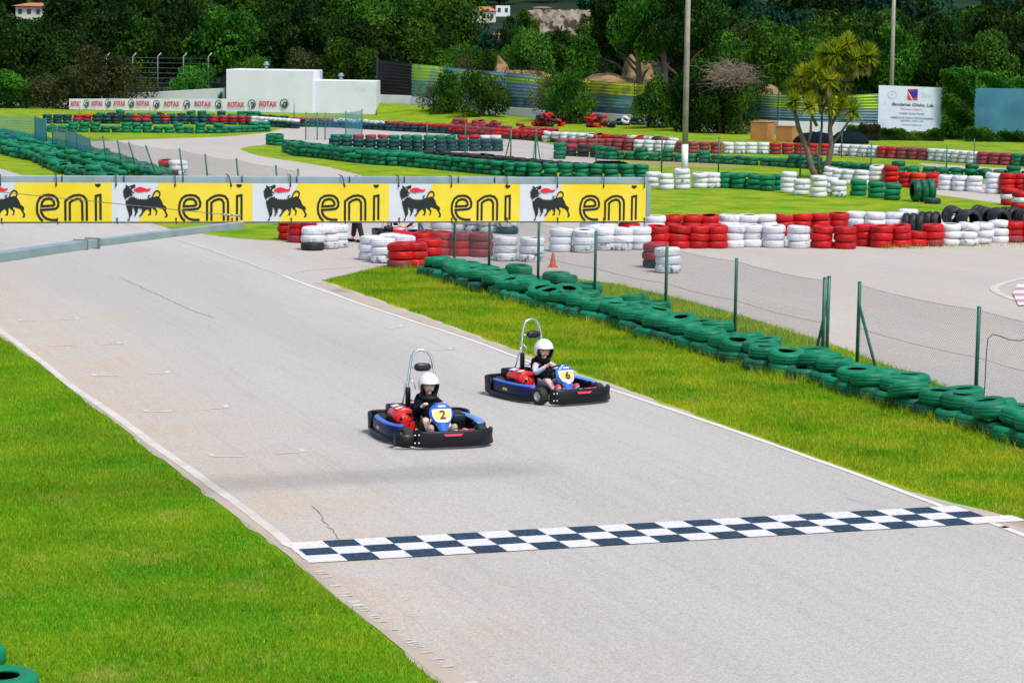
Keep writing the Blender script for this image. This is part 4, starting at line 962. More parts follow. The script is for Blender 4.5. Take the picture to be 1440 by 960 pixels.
def make_kart(label, number, plate, loc, rz, group):
    k = empty('go_kart', loc, rz); tag(k, label, 'go-kart', group)
    # frame
    b = MB()
    for s in (-1, 1):
        b.tube([(-0.72, s * .30, .07), (-.3, s * .32, .06), (0.25, s * .2, .055), (0.5, s * .20, .06), (.68, s * .22, .075)], 0.016, 8)
    for x in (-.7, -.35, .05, .66): b.tube([(x, -.31, .065), (x, .31, .065)], 0.014, 8)
    b.tube([(-.60, -.5, .14), (-.60, .5, .14)], 0.018, 8); b.tube([(.47, -.42, .13), (.47, .42, .13)], 0.012, 8)
    b.build('chassis_frame', M_fr, k)
    b = MB(); b.box((.30, 0, .045), (.72, .46, .008)); b.build('floor_tray', M_alw, k)
    # front bumper: tall black shield wrapping round the front corners
    path = [(.66, -.44), (.745, -.40), (.785, -.25), (.80, 0), (.79, .25), (.76, .42), (.68, .545), (.60, .60), (.57, .59)]
    path = path[::-1]                     # so that the outward side is on the right of the direction
    sm = []
    for (x, y) in path: sm.append((x, y))
    sm = smooth_edge(sm, 4)
    sec = [(-0.012, .035), (0.012, .06), (0.020, .105), (0.004, .125), (0.012, .185), (0.022, .215), (0.018, .238), (-.002, .245), (-.022, .225), (-.014, .13), (-.03, .05)]
    b = MB(); b.sweep(sm, sec[::-1]); fb_ = b.build('front_bumper', M_blk, k)
    for v in []: pass
    b = MB()
    for (y, z) in ((-.47, .20), (-.47, .10), (-.42, .20), (-.42, .10)):
        x = .78 if abs(y) < .45 else .775; b.ball((x + .012, y, z), 0.010, 8, 6)
    b.build('bolt', M_dot, fb_)
    b = MB(); b.prism([(-.13, .208), (.13, .208), (.10, .178), (-.10, .178)], .842, .846, M=Matrix(((0, 0, 1, -.008), (1, 0, 0, .02), (0, 1, 0, 0), (0, 0, 0, 1)))); b.build('sticker', M_pink, fb_)
    if number == '2':
        lp_ = smooth_edge([(.70, -.45), (.715, -.56), (.66, -.66), (.56, -.68), (.48, -.64), (.44, -.57)], 4); b = MB(); b.sweep(lp_, [(-.006, .05), (.006, .05), (.010, .12), (.006, .20), (-.006, .20), (-.002, .12)]); b.build('bumper_loop', M_blk, k)
    # side pods
    for s in (-1, 1):
        pp = [(.36, .50), (.30, .60), (.10, .655), (-.20, .665), (-.50, .64), (-.66, .58)]
        pp = smooth_edge(pp, 4)
        if s > 0: q = pp[::-1]; sg = -1
        else: q = [(x, -y) for x, y in pp]; sg = -1
        q = [(x, y) for x, y in q]
        # orientation chosen so that offset>0 is outward
        def outward(path_):
            a, c = path_[0], path_[1]; t = Vector((c[0] - a[0], c[1] - a[1])); n = Vector((t.y, -t.x)); return n.y * s > 0
        if not outward(q): q = q[::-1]
        b = MB(); b.sweep(q, [(0.008, .07), (.018, .09), (.020, .225), (.005, .245), (-.06, .258), (-.12, .235), (-.125, .215), (-.06, .235), (-.015, .21), (-.015, .08)]); pod = b.build('side_pod', M_navy, k)
        b = MB(); b.sweep(q, [(.012, .235), (-.006, .256), (-.045, .268), (-.072, .262), (-.072, .255), (-.045, .26), (-.010, .246)] if s < 0 else [(.006, .238), (-.01, .256), (-.06, .270), (-.115, .250), (-.118, .243), (-.06, .263), (-.012, .248)]); b.build('pod_top', M_blue if s < 0 else M_lblue, pod)
        q2 = smooth_edge([(.42, .51), (.34, .60), (.12, .68), (-.20, .695), (-.52, .68), (-.70, .62), (-.80, .50)], 4)
        q2 = [(x, y * s) for x, y in q2]
        if not outward(q2): q2 = q2[::-1]
        b = MB(); b.sweep(q2, [(-.012, .03), (.006, .035), (.010, .095), (-.002, .105), (-.015, .10), (-.02, .04)]); b.build('side_rail', M_blk, k)
        b = MB(); Mx = Matrix.Translation((-.16, s * .688, .165)) @ Matrix.Rotation(math.pi / 2, 4, 'X'); b.box((0, 0, 0), (.10, .035, .012), 0, Mx); b.build('sticker', M_sty, pod)
    # rear bumper round the back
    q = [(-.56, -.665), (-.70, -.655), (-.80, -.60), (-.85, -.45), (-.86, 0), (-.85, .45), (-.80, .60), (-.70, .655), (-.56, .665)]
    q = smooth_edge(q, 4)
    t = Vector((q[1][0] - q[0][0], q[1][1] - q[0][1])); n = Vector((t.y, -t.x))
    if n.y > 0: q = q[::-1]
    b = MB(); b.sweep(q, [(-.004, .05), (.014, .07), (.018, .17), (.022, .265), (.012, .285), (-.006, .285), (-.012, .26), (-.004, .17), (-.014, .08)]); rb = b.build('rear_bumper', M_blk, k)
    # wheels
    wheel(k, .47, -.50, .128, .12, R(8)); wheel(k, .47, .50, .128, .12, R(8)); wheel(k, -.60, -.48, .142, .19); wheel(k, -.60, .48, .142, .19)
    # seat shell
    b = MB(); rows = [(.10, .16, .105), (.02, .19, .075), (-.12, .205, .07), (-.22, .205, .11), (-.28, .20, .22), (-.33, .19, .36), (-.37, .165, .50), (-.385, .12, .56)]
    vs = []; n = 9
    for (x, hw, z) in rows:
        for j in range(n):
            u = -1 + 2 * j / (n - 1); lift = 0.11 * abs(u) ** 3 if x > -.25 else 0.0; fw = 0.09 * abs(u) ** 3 if x <= -.22 else 0
            vs.append((x + fw, hw * u * (1.0), z + lift))
    fs = [(i * n + j, i * n + j + 1, (i + 1) * n + j + 1, (i + 1) * n + j) for i in range(len(rows) - 1) for j in range(n - 1)]
    b.add(vs, fs, 0, True); so_ = b.build('seat', M_seat, k); sm_ = so_.modifiers.new('solid', 'SOLIDIFY'); sm_.thickness = 0.012; ss = so_.modifiers.new('sub', 'SUBSURF'); ss.levels = 1; ss.render_levels = 1
    # roll hoop and head pad
    HS = .875
    def hx(z): return -.43 - (z - .1) * .10
    pts = [(hx(.08), -.235, .08), (hx(.30), -.235, .30), (hx(.62), -.215, .62), (hx(.9), -.185, .9), (hx(1.08), -.155, 1.08)]
    top = [(hx(1.17), -.135, 1.16), (hx(1.23), -.10, 1.222), (hx(1.26), -.05, 1.252), (hx(1.26), 0, 1.262)]
    L1 = pts + top; L2 = [(x, -y, z) for x, y, z in L1[:-1]][::-1]
    L1 = [(x, y * .95, z * HS) for x, y, z in L1]; L2 = [(x, y * .95, z * HS) for x, y, z in L2]
    b = MB(); b.tube(L1 + L2, 0.0185, 10); b.tube([(hx(1.0), -.16, .88), (hx(1.0), .16, .88)], .010, 8); b.tube([(hx(.45), -.225, .45), (hx(.45), .225, .45)], .012, 8)
    for s in (-1, 1): b.tube([(hx(.70), s * .21, .70), (-.62, s * .23, .36), (-.68, s * .25, .10)], .012, 8)
    b.tube([(hx(.78), -.18, .76), (hx(.74) + .03, -.12, .69), (hx(.68) + .05, -.1, .60)], .008, 6)
    b.build('roll_hoop', M_chr, k)
    b = MB(); b.ball((0, 0, 0), (.05, .112, .055), 20, 12, M=Matrix.Translation((hx(1.0) + .045, 0, .885)), f=lambda v: Vector((math.copysign(abs(v.x) ** .7, v.x), math.copysign(abs(v.y) ** .6, v.y), math.copysign(abs(v.z) ** .7, v.z)))); b.build('head_pad', M_seat, k)
    b = MB(); b.rbox((hx(.55) + .02, -.20, .50), (.05, .07, .26), .02); b.build('belt_guard', M_blk, k)
    eng = k; _n0 = len(bpy.data.objects); _before = set(o.name for o in bpy.data.objects)
    # engine on the driver's right: red shroud, black air box, recoil starter, silencer
    b = MB(); b.rbox((-.33, -.40, .16), (.36, .26, .17), .018); b.rbox((-.32, -.44, .25), (.27, .20, .14), .02); b.build('engine_block', M_ered, eng)
    b = MB(); 
    b.sweep([(-.50, -.565), (-.14, -.565)], [(.0, .26), (.0, .33), (-.05, .40), (-.15, .425), (-.25, .40), (-.27, .30), (-.27, .26)]); sh = b.build('engine_shroud', M_ered, eng, bevel=.02)
    b = MB(); b.box((0, 0, 0), (.13, .09, .004), 0, Matrix.Translation((-.42, -.475, .419)) @ Matrix.Rotation(R(13), 4, 'X')); b.build('sticker', M_silver, sh)
    b = MB(); b.box((0, 0, 0), (.08, .09, .004), 0, Matrix.Translation((-.22, -.48, .418)) @ Matrix.Rotation(R(13), 4, 'X')); b.build('sticker', mat('sticker_cream', (.75, .6, .45), .5), sh)
    b = MB(); Mr = Matrix.Translation((-.125, -.44, .25)) @ Matrix.Rotation(math.pi / 2, 4, 'Y'); b.lathe([(.001, .05), (.05, .05), (.09, .035), (.10, .0), (.10, -.03)], 20, M=Mr)
    for q_ in range(10): a = q_ * .628; b.box((0, 0, 0), (.012, .06, .008), 0, Mr @ Matrix.Rotation(a, 4, 'Z') @ Matrix.Translation((.065, 0, .048)) @ Matrix.Rotation(math.pi / 2, 4, 'Z'))
    b.build('recoil_starter', M_ered, eng)
    b = MB(); b.box((-.145, -.36, .335), (.03, .10, .05)); b.build('air_vent', M_blk, eng)
    b = MB(); b.box((-.33, -.575, .285), (.12, .03, .035)); b.build('cooling_slot', M_blk, eng)
    b = MB(); b.tube([(-.14, -.53, .19), (-.08, -.56, .19)], .03, 10); b.ball((-.07, -.565, .19), .028, 8, 6); b.build('oil_cap', M_alw, eng)
    b = MB(); b.rbox((-.60, -.40, .33), (.22, .26, .16), .03); b.rbox((-.55, -.20, .36), (.14, .16, .12), .03); b.build('air_box', M_blk, eng)
    b = MB(); b.tube([(-.64, -.50, .24), (-.64, -.10, .24)], .055, 14); b.tube([(-.40, -.22, .2), (-.5, -.18, .22), (-.6, -.2, .24)], .02, 8); b.build('silencer', M_fr, eng)
    b = MB(); b.ball((-.10, -.50, .235), .03, 10, 8); b.tube([(-.11, -.46, .28), (-.06, -.50, .30)], .018, 8); b.build('fuel_cap', M_blk, eng)
    for o_ in bpy.data.objects:
        if o_.name not in _before and o_.parent == k: o_.location = (EX, EY, -.012)
    # left side: battery and pedal gear box behind the pod
    b = MB(); b.rbox((-.30, .42, .20), (.26, .2, .2), .04); b.build('fuel_tank', M_blk, k)
    # floor details, pedals, steering
    b = MB(); b.tube([(.12, 0, .40), (.45, 0, .14)], .011, 8); b.build('steering_column', M_chr, k)
    Ms = Matrix.Translation((.10, 0, .425)) @ Matrix.Rotation(R(-38), 4, 'Y')
    b = MB(); b.tube([Ms @ Vector((.13 * math.cos(a), .14 * math.sin(a), 0)) for a in [i * math.pi / 12 for i in range(24)]], .0135, 8, closed=True)
    for a in (0.5, 2.64, 4.71): b.tube([Ms @ Vector((0, 0, -.01)), Ms @ Vector((.125 * math.cos(a), .13 * math.sin(a), 0))], .008, 6)
    b.ball(Ms @ Vector((0, 0, 0)), (.04, .04, .02), 12, 6); b.build('steering_wheel', M_blk, k)
    for s in (-1, 1):
        b = MB(); b.tube([(.50, s * .17, .06), (.53, s * .17, .16), (.52, s * .19, .19)], .009, 6); b.rbox((.53, s * .17, .17), (.012, .07, .07), .005); b.build('pedal', M_alw if s > 0 else M_ered, k)
    b = MB(); b.rbox((.15, .13, .10), (.14, .10, .08), .015); b.build('brake_cylinder', mat('reservoir', (.45, .42, .30), .4), k)
    b = MB(); b.tube([(.47, -.40, .12), (.44, -.15, .10)], .007, 6); b.tube([(.47, .40, .12), (.44, .15, .10)], .007, 6); b.build('tie_rod', M_chr, k)
    b = MB(); b.sweep([(.62, .34), (.66, .24), (.64, .14)], [(0.01, .20), (.0, .225), (-.04, .235), (-.05, .22), (-.02, .19)]); b.build('brake_guard', M_pink, k)
    # nose panel: blue shield leaning back, with number plate
    prof = [(-.045, 0.0), (.045, 0.0), (.060, .05), (.085, .14), (.130, .20), (.160, .25), (.168, .31), (.155, .36), (.12, .405), (.06, .43), (0, .435)]
    prof = prof + [(-a, b_) for a, b_ in prof[2:-1]][::-1]
    lean = R(24)
    # local frame: u across (towards driver's right in view), v up along the shield, w outwards
    Mn = Matrix(((0, -math.sin(lean), math.cos(lean), .53), (-1, 0, 0, 0.0), (0, math.cos(lean), math.sin(lean), .145), (0, 0, 0, 1)))
    Mn = Matrix(((0, -math.sin(lean), math.cos(lean), .53), (1, 0, 0, 0.0), (0, math.cos(lean), math.sin(lean), .145), (0, 0, 0, 1)))
    b = MB(); nseg = 9; vs = []; fs = []
    cl = sorted(set([round(v_, 4) for _, v_ in prof])); half = {}
    for u_, v_ in prof:
        if u_ >= 0: half[round(v_, 4)] = max(half.get(round(v_, 4), 0), u_)
    for v_ in cl:
        hw = max(half.get(v_, 0.0), 0.012)
        for j in range(nseg):
            t_ = -1 + 2 * j / (nseg - 1); vs.append((hw * t_, v_, -0.045 * abs(t_) ** 2.2 * min(1, hw / .12)))
    for i in range(len(cl) - 1):
        for j in range(nseg - 1): fs.append((i * nseg + j, i * nseg + j + 1, (i + 1) * nseg + j + 1, (i + 1) * nseg + j))
    b.add(vs, fs, 0, True, Mn); npn = b.build('nose_panel', M_blue, k); s_ = npn.modifiers.new('solid', 'SOLIDIFY'); s_.thickness = 0.012; s_.offset = -1; s2_ = npn.modifiers.new('sub', 'SUBSURF'); s2_.levels = 1; s2_.render_levels = 2
    def curved(poly, off, name, m, parent):
        # subdivide in u so that it hugs the bowed panel
        b = MB(); us = [min(p[0] for p in poly), max(p[0] for p in poly)]; vs_ = [min(p[1] for p in poly), max(p[1] for p in poly)]
        n1, n2 = 14, 10; pts = []; idx = {}
        def width(v, sgn):     # polygon half extents at v
            best = []
            for a_, c_ in zip(poly, poly[1:] + poly[:1]):
                if (a_[1] - v) * (c_[1] - v) <= 0 and abs(a_[1] - c_[1]) > 1e-9:
                    best.append(a_[0] + (c_[0] - a_[0]) * (v - a_[1]) / (c_[1] - a_[1]))
            return min(best), max(best)
        for i in range(n2 + 1):
            v = vs_[0] + 1e-5 + (vs_[1] - vs_[0] - 2e-5) * i / n2; lo_, hi_ = width(v, 1)
            for j in range(n1 + 1):
                u = lo_ + (hi_ - lo_) * j / n1; pts.append((u, v, off - 0.045 * abs(u / .16) ** 2.2 * 0.9))
        b.add(pts, [(i * (n1 + 1) + j, i * (n1 + 1) + j + 1, (i + 1) * (n1 + 1) + j + 1, (i + 1) * (n1 + 1) + j) for i in range(n2) for j in range(n1)], 0, True, Mn)
        return b.build(name, m, parent)
    pl = curved([(-.095, .185), (-.04, .165), (.04, .165), (.095, .185), (.128, .26), (.128, .345), (-.128, .345), (-.128, .26)], 0.006, 'number_plate', M_plate, npn)
    curved([(-.088, .205), (.088, .205), (.106, .27), (.106, .322), (-.106, .322), (-.106, .27)], 0.010, 'number_field', plate, npn)
    text_mesh('race_number', number, 0.155, M_bk, Mn @ Matrix.Translation((0, .262, .0165)), npn, offset=0.004, sx=1.05)
    b = MB(); b.box((0, .378, .012), (.10, .022, .003), 0, Mn); b.build('sticker', M_plate, npn)
    if number == '6': b = MB(); b.box((0, .148, .006), (.08, .022, .003), 0, Mn); b.build('sticker', M_silver, npn)
    b = MB()
    for u_ in (-.05, .05): b.ball(Mn @ Vector((u_, .40, .012)), .006, 6, 4)
    b.build('bolt', M_bk, npn)
    return k

# ------------------------------------------------------------------ people
def skin_mesh(name, V, E, Rr, m, root=0, sub=1):
    bm = bmesh.new(); lay = bm.verts.layers.skin.verify(); vs = [bm.verts.new(v) for v in V]
    for i, v in enumerate(vs): r = Rr[i]; v[lay].radius = r if isinstance(r, tuple) else (r, r); v[lay].use_root = (i == root)
    for a, c in E: bm.edges.new((vs[a], vs[c]))
    me = bpy.data.meshes.new(name + '_sk'); bm.to_mesh(me); bm.free()
    o = bpy.data.objects.new(name + '_sk', me); col.objects.link(o)
    s = o.modifiers.new('skin', 'SKIN'); s.use_smooth_shade = True; s.branch_smoothing = 0.2
    u = o.modifiers.new('sub', 'SUBSURF'); u.levels = sub; u.render_levels = sub
    dg = bpy.context.evaluated_depsgraph_get(); out = bpy.data.meshes.new_from_object(o.evaluated_get(dg)); bpy.data.objects.remove(o)
    out.materials.clear(); out.materials.append(m); out.name = name
    for p in out.polygons: p.use_smooth = True
    return out
M_skin = mat('skin', (0.86, 0.58, 0.48), 0.5, (0.86, 0.50, 0.42), 12); M_eye = mat('eye_white', (0.7, 0.7, 0.7), 0.3); M_iris = mat('iris', (0.03, 0.02, 0.015), 0.3); M_lip = mat('lips', (0.42, 0.10, 0.09), 0.45)
M_teeth = mat('teeth', (0.75, 0.72, 0.66), 0.4); M_hair = mat('hair', (0.10, 0.06, 0.03), 0.8)
M_helm = mat('helmet_white', (0.78, 0.78, 0.82), 0.22, (0.70, 0.70, 0.74), 5, coat=0.5); M_lining = mat('helmet_lining', (0.006, 0.006, 0.008), 0.9)
def head_into(b, Mh, w=.072, d=.084, h=.090):
    def f(v):
        x, y, z = v; k = 1.0
        if z < 0: y *= 1 + .22 * z; x *= 1 + .08 * z
        if x > 0.3: x = x + .05 * (1 - abs(y)) * (1 if -.35 < z < .1 else 0)
        return Vector((x, y, z))
    b.ball((0, 0, 0), (d, w, h), 24, 18, M=Mh, f=f)
    b.ball((d * .98, 0, -.015), (.013, .009, .016), 10, 8, M=Mh)          # nose
    b.ball((d * .93, 0, .008), (.010, .006, .016), 8, 6, M=Mh)
    for s in (-1, 1): b.ball((0.0, s * w * 1.0, -.01), (.018, .007, .026), 10, 8, M=Mh); b.ball((d * .72, s * .032, -.032), (.018, .018, .018), 10, 8, M=Mh)
    b.ball((d * .72, 0, -.075), (.022, .022, .016), 10, 8, M=Mh)          # chin
def face_parts(person, Mh, smile, d=.080):
    b = MB()
    for s in (-1, 1): b.ball((d * .90, s * .027, .010), (.009, .013, .0065), 10, 6, M=Mh)
    e = b.build('eyes', M_eye, person)
    b = MB()
    for s in (-1, 1): b.ball((d * .985, s * .027, .010), (.004, .006, .006), 8, 6, M=Mh)
    b.build('iris', M_iris, e)
    b = MB()
    for s in (-1, 1): b.tube([Mh @ Vector((d * .93, s * .014, .030)), Mh @ Vector((d * .92, s * .028, .034)), Mh @ Vector((d * .84, s * .042, .029))], .0028, 5)
    b.build('eyebrows', M_hair, person)
    b = MB(); w_ = .024 if smile else .014; up = .006 if smile else -.002
    b.tube([Mh @ Vector((d * .90, -w_, -.045 + up)), Mh @ Vector((d * .99, 0, -.048)), Mh @ Vector((d * .90, w_, -.045 + up))], .0038, 6)
    b.tube([Mh @ Vector((d * .90, -w_, -.045 + up)), Mh @ Vector((d * .97, 0, -.057 if smile else -.054)), Mh @ Vector((d * .90, w_, -.045 + up))], .004, 6)
    b.build('lips', M_lip, person)
    if smile: b = MB(); b.tube([Mh @ Vector((d * .92, -.017, -.046)), Mh @ Vector((d * .995, 0, -.0525)), Mh @ Vector((d * .92, .017, -.046))], .0032, 6); b.build('teeth', M_teeth, person)
def helmet(person, Mh):
    root = None; b = MB(); nu, nv = 40, 24; r = (.142, .125, .138); idx = {}; vs = []
    for j in range(nv + 1):
        el = R(-62 + 152 * j / nv)
        for i in range(nu):
            a = 2 * math.pi * i / nu; ce = math.cos(el); sw = 1.0 if el > 0 else 1.0 - .06 * (abs(el) / 1.08)
            vs.append((r[0] * ce * math.cos(a) * sw - .005, r[1] * ce * math.sin(a) * sw, r[2] * math.sin(el) + .012 if el > -0.9 else r[2] * math.sin(-.9) + .012 + (el + .9) * .03))
    fs = []
    for j in range(nv):
        e_ = -62 + 152 * (j + .5) / nv
        for i in range(nu):
            a = 360 * (i + .5) / nu; a = a - 360 if a > 180 else a
            lim = 58 if e_ < 5 else 52
            if abs(a) < lim and e_ < 8: continue
            fs.append((j * nu + i, j * nu + (i + 1) % nu, (j + 1) * nu + (i + 1) % nu, (j + 1) * nu + i))
    b.add(vs, fs, 0, True, Mh); o = b.build('helmet', [M_helm, M_lining], person)
    s = o.modifiers.new('solid', 'SOLIDIFY'); s.thickness = 0.022; s.offset = -1; s.material_offset = 1; s.material_offset_rim = 1
    # rubber edge of the face opening
    ed = []
    def pt(a, e_): a, e_ = R(a), R(e_); return Mh @ Vector((r[0] * math.cos(e_) * math.cos(a) * 1.005 - .005, r[1] * math.cos(e_) * math.sin(a) * 1.005, r[2] * math.sin(e_) + .012))
    for e_ in range(-48, 5, 8): ed.append(pt(-56, e_))
    ed += [pt(a, 9) for a in range(-50, 51, 10)]
    for e_ in range(4, -49, -8): ed.append(pt(56, e_))
    b = MB(); b.tube(ed, .006, 6); b.build('edge_trim', M_lining, o)
    # cloth lining and strap round the chin
    b = MB()
    for s_ in (-1, 1): b.tube([Mh @ Vector((.02, s_ * .095, -.03)), Mh @ Vector((.045, s_ * .085, -.075)), Mh @ Vector((.055, s_ * .04, -.115)), Mh @ Vector((.06, 0, -.12))], .016, 8)
    b.build('chin_strap', M_lining, o)
def hand(V, E, Rr, wrist, wi, knuckle_dir, across, palmn, curl=1.1, s=1.0):
    # palm + four fingers + thumb, appended to a skin skeleton
    k = Vector(knuckle_dir).normalized(); a = Vector(across).normalized(); n = Vector(palmn).normalized(); w = Vector(wrist)
    pc = len(V); V.append(tuple(w + k * .03 * s)); Rr.append((.022 * s, .014 * s)); E.append((wi, pc))
    for f_, (off, ln) in enumerate(((-.0225, .044), (-.0075, .052), (.0075, .049), (.0215, .038))):
        base = w + k * .058 * s + a * off * s; prev = pc
        for j in range(4):
            ang = curl * j * .75; 
            if j == 0: q = base
            else: q = q + (k * math.cos(ang) + n * math.sin(ang)) * ln * s * (.5, .34, .26)[j - 1]
            V.append(tuple(q)); Rr.append((.0085 - .0008 * j) * s); E.append((prev, len(V) - 1)); prev = len(V) - 1
    q = w + k * .018 * s - a * .022 * s; prev = pc
    for j in range(3):
        V.append(tuple(q)); Rr.append((.0105 - .001 * j) * s); E.append((prev, len(V) - 1)); prev = len(V) - 1
        q = q + (-a * .55 + k * .75 + n * (.35 + .3 * j)).normalized() * .021 * s
def make_driver(label, loc, rz, turn, pal, smile, hands_on, gname):
    hip = Vector((-.16, 0, .19)); chest = Vector((-.235, 0, .42)); neck = Vector((-.225, 0, .53)); hd = Vector((-.190, 0, .682))
    Mh = Matrix.Translation(hd) @ Matrix.Rotation(R(turn), 4, 'Z') @ Matrix.Rotation(R(4), 4, 'Y') @ Matrix.Scale(1.14, 4)
    V = [tuple(hip), (-.21, 0, .31), tuple(chest), tuple(neck), tuple(hd - Vector((0, 0, .07)))]; Rr = [(.085, .10), (.075, .095), (.08, .105), .040, .040]
    E = [(0, 1), (1, 2), (2, 3), (3, 4)]
    J = {}
    Ms = Matrix.Translation((.10, 0, .425)) @ Matrix.Rotation(R(-38), 4, 'Y')
    for s in (-1, 1):
        sh = Vector((-.225, s * .125, .475)); 
        if hands_on[s > 0]: el = Vector((-.07, s * .215, .36)); wr = Vector((.02, s * .135, .455))
        else: el = Vector((-.11, s * .20, .36)); wr = Vector((.035, s * .07, .50))
        i0 = len(V); V += [tuple(sh), tuple(el), tuple(wr)]; Rr += [.048, .034, .022]; E += [(2, i0), (i0, i0 + 1), (i0 + 1, i0 + 2)]
        kd = (wr - el).normalized() * .6 + Vector((.4, 0, .3)); hand(V, E, Rr, wr, i0 + 2, kd, (0, s * 1, -.1), (.35, -s * .2, -.9), 1.3, .95)
        J['sh', s], J['el', s], J['wr', s] = sh, el, wr
        hp = Vector((-.12, s * .075, .165)); kn = Vector((.13, s * .135, .285)); an = Vector((.35, s * .145, .165)); toe = Vector((.44, s * .16, .245))
        i0 = len(V); V += [tuple(hp), tuple(kn), tuple((kn + an) / 2 + Vector((0, 0, -.012))), tuple(an), tuple((an + toe) / 2), tuple(toe)]; Rr += [.068, .048, .044, .031, .032, .026]
        E += [(0, i0), (i0, i0 + 1), (i0 + 1, i0 + 2), (i0 + 2, i0 + 3), (i0 + 3, i0 + 4), (i0 + 4, i0 + 5)]
        J['hp', s], J['kn', s], J['an', s], J['toe', s] = hp, kn, an, toe
    me = skin_mesh('person', V, E, Rr, M_skin, 0)
    b = MB(); b.add([tuple(v.co) for v in me.vertices], [tuple(p.vertices) for p in me.polygons], 0, True); head_into(b, Mh)
    person = b.build('person', M_skin); person.location = loc; person.rotation_euler = (0, 0, rz); tag(person, label, 'person', gname)
    # jacket: body and sleeves down to the wrists
    jV = [(-.165, 0, .20), (-.21, 0, .31), tuple(chest), (-.225, 0, .515)]; jR = [(.112, .125), (.108, .125), (.112, .135), (.07, .07)]; jE = [(0, 1), (1, 2), (2, 3)]
    sV, sR, sE = [], [], []
    for s in (-1, 1):
        a = len(jV); wr = J['el', s].lerp(J['wr', s], .86)
        if pal['vest']: jV += [tuple(J['sh', s] + Vector((0, s * .02, -.01)))]; jR += [.074]; jE += [(2, a)]
        else: jV += [tuple(J['sh', s]), tuple(J['el', s]), tuple(wr)]; jR += [.066, .05, .034]; jE += [(2, a), (a, a + 1), (a + 1, a + 2)]
    j = link('jacket', skin_mesh('jacket', jV, jE, jR, pal['jacket'], 0, 2), person)
    if pal['vest']:
        for s in (-1, 1):
            wr = J['el', s].lerp(J['wr', s], .80); o = link('sleeve', skin_mesh('sleeve', [tuple(J['sh', s]), tuple(J['sh', s].lerp(J['el', s], .5)), tuple(J['el', s]), tuple(wr)], [(0, 1), (1, 2), (2, 3)], [.056, .050, .046, .032], pal['sleeve'], 0, 2), person)
        b = MB(); b.tube([(-.12, -.03, .47), (-.125, .03, .45)], .018, 6); b.build('badge', M_silver, person)
    b = MB(); b.tube([(-.225 + .085 * math.cos(a), .082 * math.sin(a), .545 - .02 * math.cos(a)) for a in [i * math.pi / 9 for i in range(18)]], .038, 8, closed=True); b.build('collar', pal['collar'], person)
    for s in (-1, 1):
        kn = J['kn', s]; hp = J['hp', s]; q = hp.lerp(kn, 1.0)
        link('shorts_leg', skin_mesh('shorts_leg', [(-.16, s * .04, .18), tuple(hp), tuple(q)], [(0, 1), (1, 2)], [.10, .088, .068], pal['shorts'], 0, 2), person)
        an, toe = J['an', s], J['toe', s]
        b = MB(); d = (toe - an).normalized(); Mf = Matrix.Translation(an.lerp(toe, .42) + Vector((.006, 0, -.004))) @ d.to_track_quat('X', 'Z').to_matrix().to_4x4()
        b.ball((0, 0, 0), (.10, .050, .050), 16, 10, M=Mf, f=lambda v: Vector((v.x, v.y * (1 + .12 * v.x), v.z if v.z > -.6 else -.6)))
        sh_ = b.build('shoe', pal['shoe'], person)
        b = MB(); b.ball((0, 0, -.026), (.095, .044, .012), 16, 6, M=Mf); b.build('sole', pal['sole'], sh_)
        link('sock', skin_mesh('sock', [tuple(an), tuple(an.lerp(kn, .28))], [(0, 1)], [.036, .037], pal['sock'], 0, 1), person)
    face_parts(person, Mh, smile); helmet(person, Mh)
    return person

def heading(a): return math.atan2(-math.cos(R(a)), math.sin(R(a)))
cl_b = mat('black_fleece', (0.004, 0.005, 0.009), 0.95, (0.009, 0.010, 0.016), 14, bump=0.3, bscale=30, spec=0.08); cl_g = mat('grey_hood', (0.035, 0.038, 0.05), 0.95, bump=0.3, bscale=30, spec=0.1)
K2L, K6L = G(608, 618), G(774, 560)
K2A, K6A = heading(19), heading(33)
kg = 'rental karts on the track'
k2 = make_kart('blue and black go-kart number 2 with red engine, on the track', '2', M_yel, K2L, K2A, kg)
k6 = make_kart('blue and black go-kart number 6 with red engine, nearer the verge', '6', M_yel6, K6L, K6A, kg)
make_driver('child in black jacket and white helmet smiling, driving kart number 2', K2L, K2A, -6, dict(vest=False, jacket=cl_b, collar=cl_g, shorts=mat('green_shorts', (0.015, 0.07, 0.03), .85), shoe=mat('beige_shoe', (0.42, 0.36, 0.27), .8), sole=mat('shoe_sole', (.6, .58, .5), .8), sock=mat('sock_grey', (.35, .33, .32), .9)), True, (True, True), 'children driving the karts')
make_driver('child in dark vest with pale sleeves and white helmet, driving kart number 6', K6L, K6A, -20, dict(vest=True, jacket=cl_b, sleeve=mat('pale_sleeve', (0.42, 0.50, 0.62), .85), collar=cl_b, shorts=mat('denim', (0.05, 0.09, 0.17), .85, (.2, .27, .38), 12), shoe=mat('pink_shoe', (0.65, 0.05, 0.12), .6), sole=mat('white_sole', (.75, .75, .75), .7), sock=mat('sock_pink', (.6, .35, .33), .9)), False, (False, True), 'children driving the karts')
# parked kart below the banner
k0 = make_kart('parked black go-kart seen under the banner beside the red stacks', '8', M_yel, G(572, 338), R(12), 'rental karts on the track')
del k0['group']
